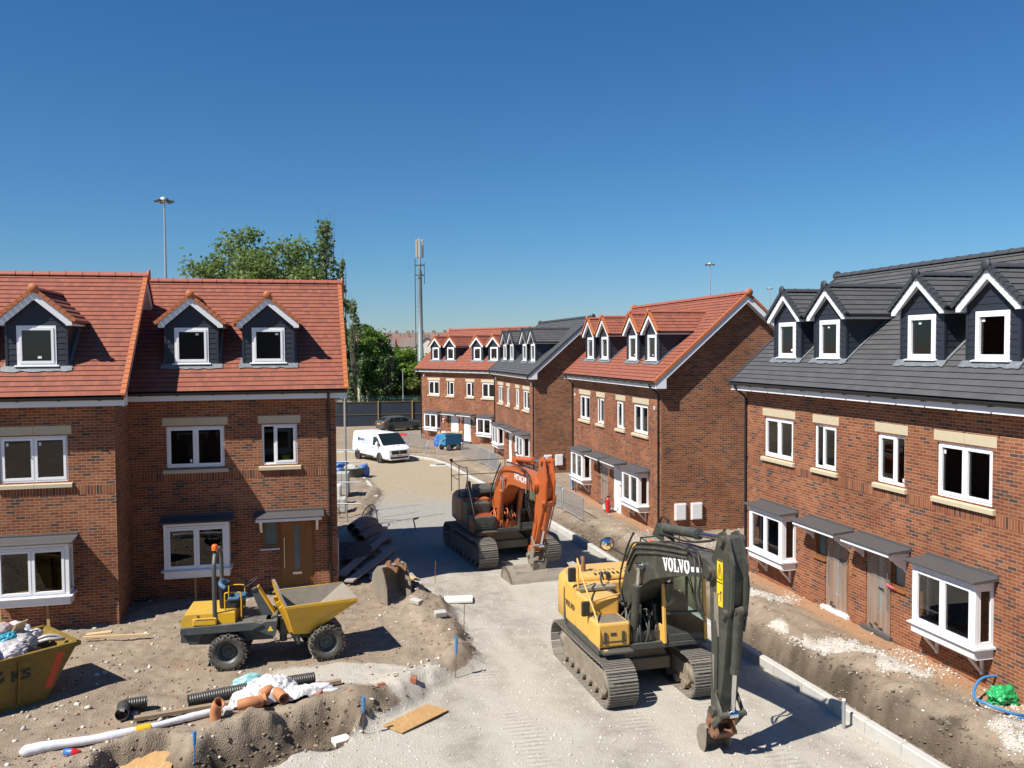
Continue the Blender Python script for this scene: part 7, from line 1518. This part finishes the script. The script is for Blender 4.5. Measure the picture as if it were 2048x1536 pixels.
    p = hw('R3',6.05,-.06); b = MB(); b.tube([hw('R3',5.88,-.07,1.37-.0), hw('R3',6.12,-.07,1.335)], .030, 10); b.tube([hw('R3',6.12,-.07,1.335), hw('R3',6.20,-.07,1.33)], .008, 6); tag(b.build('sealant_tube', simple('red_white_tube', (0.55,0.10,0.14), .4, var=.6, scale=18)), 'sealant tube lying on the side light sill of near right house', 'tube')
    for i, u in enumerate((-.0+.05,1.15)):
        q0 = hw('L1',u,-.42,.05); q1 = hw('L1',u-.12,-.12,.72); b = MB(); b.bar((q0[0]+.03,q0[1]-.05,gz(q0[0],q0[1])),(q1[0],q1[1],q1[2]+.0),.06,.05); tag(b.build('timber_prop', M['post_wood']), ['left','right'][i]+' timber prop under the bay of the house behind the skip', 'prop')
    p = hw('L2',.75,-.42,.05); q = hw('L2',.72,-.2,.72); b = MB(); b.bar((p[0],p[1],gz(p[0],p[1])),q,.06,.05); tag(b.build('timber_prop', M['post_wood']), 'timber prop under the bay window behind the dumper', 'prop')
    p = hw('L2',3.05,.3,2.8)
    # a yellow bucket on the small window's sill inside
    q = hw('L2',3.28,.24,3.83); b = MB(); b.lathe([(0,0),(.10,0),(.145,.20),(.15,.21),(.13,.21),(.09,.02),(0,.02)], q, 'z', 18); tag(b.build('bucket', simple('lime_bucket', (0.42,0.46,0.02), .45)), 'lime yellow bucket inside the small upstairs window', 'bucket')
# ---------------------------------------------------------------- background: hoarding, trees, masts, far houses
def leaf_mat(name, cols, trans=.35):
    m = bpy.data.materials.new(name); m.use_nodes = True; t = m.node_tree; t.nodes.clear(); out = t.nodes.new('ShaderNodeOutputMaterial')
    g = nd(t, 'ShaderNodeNewGeometry'); cr = ramp(t, [(i/(len(cols)-1), c) for i, c in enumerate(cols)]); t.links.new(g.outputs['Random Per Island'], cr.inputs[0])
    d = nd(t, 'ShaderNodeBsdfPrincipled'); d.inputs['Roughness'].default_value = .55; d.inputs['Specular IOR Level'].default_value = .3; tr = nd(t, 'ShaderNodeBsdfTranslucent'); mx = nd(t, 'ShaderNodeMixShader'); mx.inputs[0].default_value = trans
    t.links.new(cr.outputs[0], d.inputs['Base Color']); t.links.new(mixc(t, cr.outputs[0], (0.16,0.24,0.02), .4), tr.inputs[0]); t.links.new(d.outputs[0], mx.inputs[1]); t.links.new(tr.outputs[0], mx.inputs[2]); t.links.new(mx.outputs[0], out.inputs[0]); return m
M['bark'] = simple('bark', (0.10,0.085,0.07), .9, var=.3, scale=4, bmp=.4); LG = {'mid': leaf_mat('leaf_mid', [(0.070,0.135,0.026),(0.10,0.18,0.034),(0.14,0.225,0.05)]), 'dark': leaf_mat('leaf_dark', [(0.046,0.096,0.022),(0.068,0.132,0.03),(0.095,0.165,0.04)], .25), 'lime': leaf_mat('leaf_lime', [(0.12,0.22,0.028),(0.165,0.28,0.036),(0.21,0.32,0.055)], .5), 'yel': leaf_mat('leaf_yellowish', [(0.085,0.125,0.026),(0.120,0.160,0.036),(0.165,0.180,0.055)], .35), 'tall': leaf_mat('leaf_tall', [(0.12,0.175,0.060),(0.17,0.235,0.080),(0.235,0.30,0.125)], .5), 'poplar': leaf_mat('leaf_poplar', [(0.13,0.185,0.095),(0.18,0.24,0.125),(0.26,0.315,0.19)], .45)}
def leaves(centres, n, size, rng, up=.0):
    """n small leaf quads spread through the given ellipsoids (x,y,z,rx,ry,rz)"""
    C = np.array(centres); w = C[:,3]*C[:,4]*C[:,5]; idx = rng.choice(len(C), n, p=w**.75/np.sum(w**.75)); d = rng.normal(size=(n,3)); d /= np.linalg.norm(d,axis=1)[:,None]
    r = rng.random(n)**.42*(1+.30*rng.normal(size=n)*(rng.random(n) < .25)); P = C[idx,:3]+d*r[:,None]*C[idx,3:6]
    a = rng.normal(size=(n,3)); a[:,2] *= .6; a /= np.linalg.norm(a,axis=1)[:,None]; b = np.cross(a, rng.normal(size=(n,3))); b /= np.linalg.norm(b,axis=1)[:,None]
    s = size*(.55+.9*rng.random(n))[:,None]; q = np.stack([P-a*s*.6, P+b*s*.42, P+a*s*.6, P-b*s*.42], 1).reshape(-1,3); return q
def leaf_obj(name, q, mat, parent):
    n = len(q)//4; me = bpy.data.meshes.new(name); me.vertices.add(len(q)); me.vertices.foreach_set('co', q.astype(np.float32).ravel()); me.loops.add(len(q)); me.loops.foreach_set('vertex_index', np.arange(len(q),dtype=np.int32)); me.polygons.add(n); me.polygons.foreach_set('loop_start', np.arange(0,len(q),4,dtype=np.int32)); me.update(calc_edges=True); me.materials.append(mat)
    o = bpy.data.objects.new(name, me); COL.objects.link(o); o.parent = parent; return o
def tree(x, y, h, rad, kind, label, seed, cnt=7000, size=.26, base=None, trunk=.25, nb=26, shape='round', bare=0, cz=.60, g='trees beyond the hoarding'):
    rng = np.random.default_rng(seed); r = random.Random(seed); z0 = base if base is not None else float(basez(np.array([float(y)]))[0])-.2
    root = empty('tree', (x,y,z0)); tag(root, label, 'tree', g); cs = []; b = MB(); top = Vector((r.uniform(-.3,.3),r.uniform(-.3,.3),h*.62))
    b.tube(smoothpath([(0,0,0),(r.uniform(-.2,.2),r.uniform(-.2,.2),h*.3),top],4), trunk, 8, 0, True, [trunk*(1.2-.95*i/8) for i in range(9)])
    for k in range(nb):
        if shape == 'column':
            t = (k+.5)/nb; a = r.uniform(0,2*PI); rr = rad*math.sin(PI*min(1,.12+t*.88))**.7*r.uniform(.25,1); c = Vector((rr*math.cos(a), rr*math.sin(a), h*(.16+.84*t))); s = rad*r.uniform(.24,.45); rz = s*2.2
        else:
            d = Vector((r.gauss(0,1),r.gauss(0,1),r.gauss(.25,.8))).normalized(); q = r.uniform(.55,1); c = Vector((d.x*rad*q, d.y*rad*q, h*cz+d.z*h*(1-cz)*.92*q)); s = rad*r.uniform(.20,.40); rz = s*.8
        cs.append((c.x,c.y,c.z,s,s,rz)); st = Vector((0,0,max(h*.12,c.z-(h*.30 if shape == 'column' else h*.22)-r.uniform(0,h*.1)))); m = (st+c)*.5+Vector((0,0,-.05*h if shape != 'column' else .0)); th = trunk*r.uniform(.16,.34); b.tube([st,m,c], th, 5, 0, False, [th,th*.7,th*.25])
    for k in range(bare): a = r.uniform(0,2*PI); c = Vector((rad*.5*math.cos(a),rad*.5*math.sin(a),h*r.uniform(.8,1.12))); b.tube([(c.x*.6,c.y*.6,h*.45),c], .03, 4, 0, False, [.05,.012])
    b.build('trunk', M['bark'], root); leaf_obj('crown', leaves(cs, cnt, size, rng), LG[kind], root); return root
def high_mast(x, y, h, label, n=6):
    root = empty('floodlight_mast', (x,y,-.5)); tag(root, label, 'lamp mast', 'high floodlight masts'); b = MB(); b.tube([(0,0,0),(0,0,h)], .2, 10, 0, True, [.34,.14]); b.build('pole', M['galv'], root)
    b = MB(); b.lathe([(.16,-.5),(.75,-.1),(.8,.0),(.55,.45),(.0,.62)], (0,0,h), 'z', 18); b.build('head_cover', M['galv'], root); b = MB(); b.tube([(1.0*math.cos(2*PI*k/24),1.0*math.sin(2*PI*k/24),h-.1) for k in range(24)], .05, 6, 0, False, None, True); b.build('ring', M['galv'], root)
    for k in range(n): a = 2*PI*k/n+.2; b = MB(); b.obox((1.25*math.cos(a),1.25*math.sin(a),h-.18), (.75,.55,.34), Matrix.Rotation(a,3,'Z') @ Matrix.Rotation(.12,3,'Y')); b.build('floodlight', M['mach_grey'], root, .04)
def build_background():
    # hoarding
    A, B = Vector((-42,84.6)), Vector((2,90.6)); d = (B-A).normalized(); zb = -.75; root = empty('hoarding', (A.x,A.y,zb), math.atan2(d.y,d.x)); tag(root, 'tall navy hoarding with timber posts closing off the far end of the site', 'fence')
    L = (B-A).length; mt = simple('navy_hoarding_sheet', (0.022,0.030,0.045), .5, var=.15, scale=.8); b = MB(); k = 0.0
    while k < L: b.box(k+.004,min(L,k+1.22)-.004,.0,.018,0,2.62); k += 1.22
    b.build('boards', mt, root); b = MB(); b.box(0,L,-.05,-.002,1.28,1.36); b.box(0,L,-.05,-.002,2.55,2.65); b.build('rail', simple('brown_rail', (0.10,0.07,0.035), .7), root)
    for k in range(int(L/3.45)+1): b = MB(); b.box(k*3.45+.9,k*3.45+1.0,-.15,-.051,-.3,2.72); b.build('post', M['post_wood'], root)
    # trees that rise over the left house
    tree(-29.8,96,21.0,5.2,'tall','broad leafy tree rising above the left house roof ridge',1,5000,.36,None,.42,44,cz=.76); tree(-24.6,94,20.2,4.8,'tall','second broad leafy tree above the left house roof, right of the first',2,4600,.36,None,.42,44,cz=.76); tree(-33.6,97,17.0,3.6,'tall','lower outer tree at the left of the group above the roof',31,2600,.36,None,.3,30,cz=.76)
    tree(-20.2,95,21.3,2.0,'poplar','tall narrow poplar with bare tips behind the left house',3,3000,.34,None,.25,34,'column',8); tree(-17.9,92,17.2,.85,'poplar','slender sparse poplar at the right end of the left roof',4,1500,.30,None,.18,22,'column',9); tree(-16.4,90,12.6,1.0,'poplar','thin leaning poplar shoot beside the left roof edge',5,900,.28,None,.16,16,'column',4)
    # the green belt behind the hoarding
    belt = [(-19.6,95,9.0,3.4,'dark','dark broad tree behind the hoarding beside the left roof'),(-16.4,97,9.6,3.0,'lime','bright lime green tree behind the hoarding'),(-15.0,94,8.0,2.6,'dark','dark low tree in front of the lime one'),(-12.6,98,7.3,2.4,'mid','mid green tree left of the phone mast'),(-11.2,96,6.9,1.9,'lime','bright green tree near the phone mast foot'),(-9.2,93,6.8,1.9,'yel','yellowish hawthorn bush beside the farthest house'),(-17.8,108,11.2,3.2,'mid','round tree farther back over the lime tree'),(-20.5,112,11.6,3.0,'dark','dark tree farther back at the left'),(-9.2,110,7.0,2.6,'mid','green tree behind the phone mast'),(-23,98,10,3.4,'mid','green tree hidden mostly by the left house'),(-14.4,120,8.4,2.8,'lime','pale tree far behind the hoarding trees'),(-6.0,105,8.5,2.8,'dark','dark tree behind the farthest house corner')]
    for i, (x, y, h, rd, kd, lab) in enumerate(belt): tree(x, y, h, rd, kd, lab, 50+i, 5200, .30, None, .2, 26)
    tree(-13.4,92.4,6.6,1.7,'dark','bare twiggy tree in front of the pale building',80,500,.2,None,.17,30,'round',40)
    b = MB(); b.box(-17,-8.6,102,108,-1,3.7); root = b.build('pale_building', simple('pale_render', (0.55,0.57,0.58), .8)); tag(root, 'low pale building glimpsed behind the bare tree', 'building'); b = MB(); b.prism([(-17.3,3.7),(-8.3,3.7),(-8.3,4.0),(-17.3,4.0)], 101.7, 108.3); b.build('roof', M['grp'], root); b = MB(); [b.box(x,x+.9,101.94,101.99,1.2,2.6) for x in (-15.6,-13,-10.6)]; b.build('window', M['car_glass'], root)
    for i, x in enumerate((-15.9,)): b = MB(); b.cyl((x,90,-.5),(x,90,3.0),.16,10); b.lathe([(.17,0),(.18,.3),(.1,.45),(0,.46)], (x,90,3.0), 'z', 10); tag(b.build('bollard_light', simple('cream_plastic', (0.62,0.62,0.34), .5)), 'cream post with yellow top behind the hoarding', 'post')
    b = MB(); b.cyl((-11.3,89.6,-.5),(-11.3,89.6,5.2),.05,8); b.box(-11.36,-11.24,89.5,89.54,2.1,2.5); tag(b.build('lamp_pole', M['galv']), 'thin grey pole standing at the hoarding near the car', 'pole')
    b = MB(); [b.box(-22+k*.16,-22+k*.16+.03,91.5,91.53,-.5,2.3) for k in range(int(20/.16))]; b.box(-22,-2,91.5,91.53,2.0,2.05); b.box(-22,-2,91.5,91.53,.2,.25); tag(b.build('palisade_fence', simple('green_palisade', (0.05,0.14,0.12), .5)), 'green palisade railing just behind the hoarding', 'fence')
    # phone mast
    x, y = -12.1, 115.0; root = empty('phone_mast', (x,y,-.6)); tag(root, 'tall grey phone mast with panel antennas behind the trees', 'mast')
    b = MB(); b.tube([(0,0,0),(0,0,8),(0,0,8.02),(0,0,14.5),(0,0,18.2)], .3, 16, 0, True, [.46,.40,.36,.31,.27]); b.build('pole', simple('mast_grey', (0.17,0.21,0.225), .5), root); b = MB(); b.tube([(0,0,18.2),(0,0,20.6),(0,0,22.4)], .1, 10, 0, True, [.16,.12,.08]); b.build('top_pole', M['galv'], root)
    for k in range(3): a = 2*PI*k/3+.5; b = MB(); b.box(-.17,.17,-.09,.09,0,2.4); o = b.build('antenna_panel', M['block'], root, .03); o.location = (.42*math.cos(a),.42*math.sin(a),19.9); o.rotation_euler = (0,0,a+PI/2)
    for z in (17.6,18.9): b = MB(); b.tube([(.62*math.cos(2*PI*k/16),.62*math.sin(2*PI*k/16),z) for k in range(16)], .04, 6, 0, False, None, True); [b.cyl((0,0,z),(.62*math.cos(a),.62*math.sin(a),z),.03,5) for a in (0,2.1,4.2)]; b.build('collar', M['mach_grey'], root)
    for k in range(4): a = k*PI/2+.3; b = MB(); b.cyl((.62*math.cos(a),.62*math.sin(a),16.4 if k == 0 else 17.5),(.62*math.cos(a),.62*math.sin(a),19.2),.04,6); b.build('bracket_bar', M['mach_grey'], root)
    b = MB(); b.cyl((-.62,0,0),(-.62,0,19.8),.055,6); [b.cyl((-.62,0,z),(-.2,0,z),.03,5) for z in (3,6.5,10,13.5,17)]; b.build('cable_run', M['mach_grey'], root)
    high_mast(-59.6,150,33.6,'tall floodlight mast above the left house roof'); high_mast(64.2,281,34.5,'floodlight mast seen above the middle house roof'); high_mast(134.5,452,38.0,'farthest floodlight mast between the right hand roofs'); high_mast(-50.2,230,27.5,'small distant floodlight among the poplars')
    # far houses on the hill
    rr = random.Random(12); wm = [simple('far_brick', (0.26,0.15,0.11), .9), simple('far_render', (0.62,0.58,0.50), .9)]; rm = [simple('far_red_roof', (0.21,0.10,0.075), .9, var=.2, scale=.3), simple('far_brown_roof', (0.16,0.125,0.11), .9, var=.2, scale=.3)]
    side = ['left of the trees','above the lime tree','near the phone mast','right of the phone mast']
    k = 0; proto = {}
    for row, (yy, n, hh) in enumerate(((415,15,5.2),(345,11,4.6),(285,8,4.4))):
        for i in range(n):
            x = -90+ (i+.5)*64/n+rr.uniform(-1.2,1.2); x = x*yy/415; y = yy+rr.uniform(-8,8); key = (rr.random() < .35)*1; z = float(basez(np.array([y]))[0])-.3
            if key not in proto:
                root = empty('distant_house', (x,y,z)); b = MB(); b.box(-4.2,4.2,-3.5,3.5,-1,hh); b.add([(-4.2,-3.5,hh),(-4.2,3.5,hh),(-4.2,0,hh+2.6)],[(0,1,2)]); b.add([(4.2,-3.5,hh),(4.2,3.5,hh),(4.2,0,hh+2.6)],[(2,1,0)]); b.build('wall', wm[key], root)
                b = MB(); b.add([(-4.6,-3.9,hh-.25),(4.6,-3.9,hh-.25),(4.6,0,hh+2.75),(-4.6,0,hh+2.75),(4.6,3.9,hh-.25),(-4.6,3.9,hh-.25)], [(0,1,2,3),(3,2,4,5)]); rf = b.build('roof', rm[key], root); b = MB(); b.box(2.6,3.3,-.3,.4,hh+2.2,hh+3.8); b.build('chimney', wm[0], rf)
                for xx in (-2.6,.0,2.2):
                    b = MB(); b.box(xx-.6,xx+.6,-3.56,-3.5,2.9,4.0); b.build('window', M['car_glass'], root)
                proto[key] = root
            else: root = copy_tree(proto[key])
            root.location = (x,y,z); root.rotation_euler = (0,0,rr.choice([0,.1,-.12,.05,PI/2])); vis = -.2 < x/y+.16 < .08
            tag(root, ('rendered' if key else 'brick')+' distant house with '+('brown' if key else 'red')+' roof in the rows on the far hill', 'house', 'distant houses on the hill')
    q = []; rng = np.random.default_rng(3)
    cs = []
    for i in range(230): y = rng.uniform(135,400); x = rng.uniform(-.34,.10)*y; s = rng.uniform(1.6,3.4); cs.append((x,y,float(basez(np.array([y]))[0])+s*.8,s*1.25,s*1.25,s))
    o = leaf_obj('woodland', leaves(cs, 42000, .75, rng), LG['dark'], None); o['kind'] = 'stuff'
def build_stones():
    """loose stones lying on road and plots, one mesh per kind"""
    rng = np.random.default_rng(21); bm = bmesh.new(); bmesh.ops.create_icosphere(bm, subdivisions=1, radius=1); ico = np.array([v.co[:] for v in bm.verts]); fac = np.array([[v.index for v in f.verts] for f in bm.faces]); bm.free()
    def scatter(name, n, smin, smax, cols, sel, box, pw=3.0):
        x0, x1, y0, y1 = box; N = n*6; u = rng.random(N); y = 1/(1/y0+(1/y1-1/y0)*u); x = rng.uniform(x0,x1,N)
        z, gr, tan, grey, sand, scat, dug, road = ground_fields(x, y); p = sel(gr, tan, grey, sand, scat, dug, road, x, y); k = rng.random(N) < p; x, y, z = x[k][:n], y[k][:n], z[k][:n]; n = len(x); z = ground_zs(x, y)
        s = smin+(smax-smin)*rng.random(n)**pw; V = ico[None]*(1+.30*np.clip(rng.normal(size=(n,len(ico),1)),-2,2)); V = V*np.stack([s*rng.uniform(.8,1.4,n), s*rng.uniform(.8,1.4,n), s*rng.uniform(.5,.9,n)],1)[:,None,:]
        V = V+np.stack([x,y,z+s*.25],1)[:,None,:]; F = fac[None]+(np.arange(n)*len(ico))[:,None,None]; me = bpy.data.meshes.new(name); nv = n*len(ico); nf = n*len(fac)
        me.vertices.add(nv); me.vertices.foreach_set('co', V.reshape(-1,3).astype(np.float32).ravel()); me.loops.add(nf*3); me.loops.foreach_set('vertex_index', F.reshape(-1).astype(np.int32)); me.polygons.add(nf); me.polygons.foreach_set('loop_start', np.arange(0,nf*3,3,dtype=np.int32)); me.update(calc_edges=True)
        m, t, b, _ = nt(name); g = nd(t, 'ShaderNodeNewGeometry'); cr = ramp(t, [(i/len(cols), c) for i, c in enumerate(cols)], 'CONSTANT'); t.links.new(g.outputs['Random Per Island'], cr.inputs[0]); t.links.new(cr.outputs[0], b.inputs['Base Color']); b.inputs['Roughness'].default_value = .9; me.materials.append(m)
        o = bpy.data.objects.new(name, me); COL.objects.link(o); o['kind'] = 'stuff'
    WH = [(0.58,0.56,0.51),(0.48,0.46,0.41),(0.64,0.62,0.58),(0.40,0.375,0.33),(0.52,0.48,0.41)]
    scatter('limestone_chips', 9000, .005, .022, WH, lambda gr,tan,grey,sand,scat,dug,road,x,y: np.clip(gr,0,1)*(tan < .5)*.8, (-8,9,13,44))
    scatter('soil_stones', 11000, .007, .036, [(0.24,0.19,0.14),(0.30,0.25,0.19),(0.16,0.12,0.09),(0.50,0.47,0.42),(0.20,0.15,0.11),(0.33,0.17,0.10)], lambda gr,tan,grey,sand,scat,dug,road,x,y: (1-np.clip(gr,0,1))*.8, (-13,11,13,50))
    scatter('white_stones', 5200, .007, .034, WH, lambda gr,tan,grey,sand,scat,dug,road,x,y: np.clip(scat*1.1,0,1)*(gr < .5), (2,11,13,34))
    scatter('soil_clods', 5200, .006, .045, [(0.12,0.095,0.07),(0.15,0.12,0.09),(0.09,0.07,0.052),(0.20,0.16,0.12)], lambda gr,tan,grey,sand,scat,dug,road,x,y: np.clip(dug*1.5,0,1), (-9,10,12.5,40), 2.2)
    scatter('pale_lumps', 170, .02, .06, WH, lambda gr,tan,grey,sand,scat,dug,road,x,y: (1-gr)*.5, (-12,0,13.5,26), 1.5)
build_ground()
build_houses()
build_kerb('kerb', KERB)
build_kerb('kerb', [(-10.6,53.4),(-8.9,51.3),(-7.9,48.0),(-6.95,44.3),(-6.75,43.2)], -.02, .2, .3)
build_yellow_excavator(); build_orange_excavator()
build_dumper(); build_van(); build_car(); build_skip()
build_props()
build_background()
build_stones()
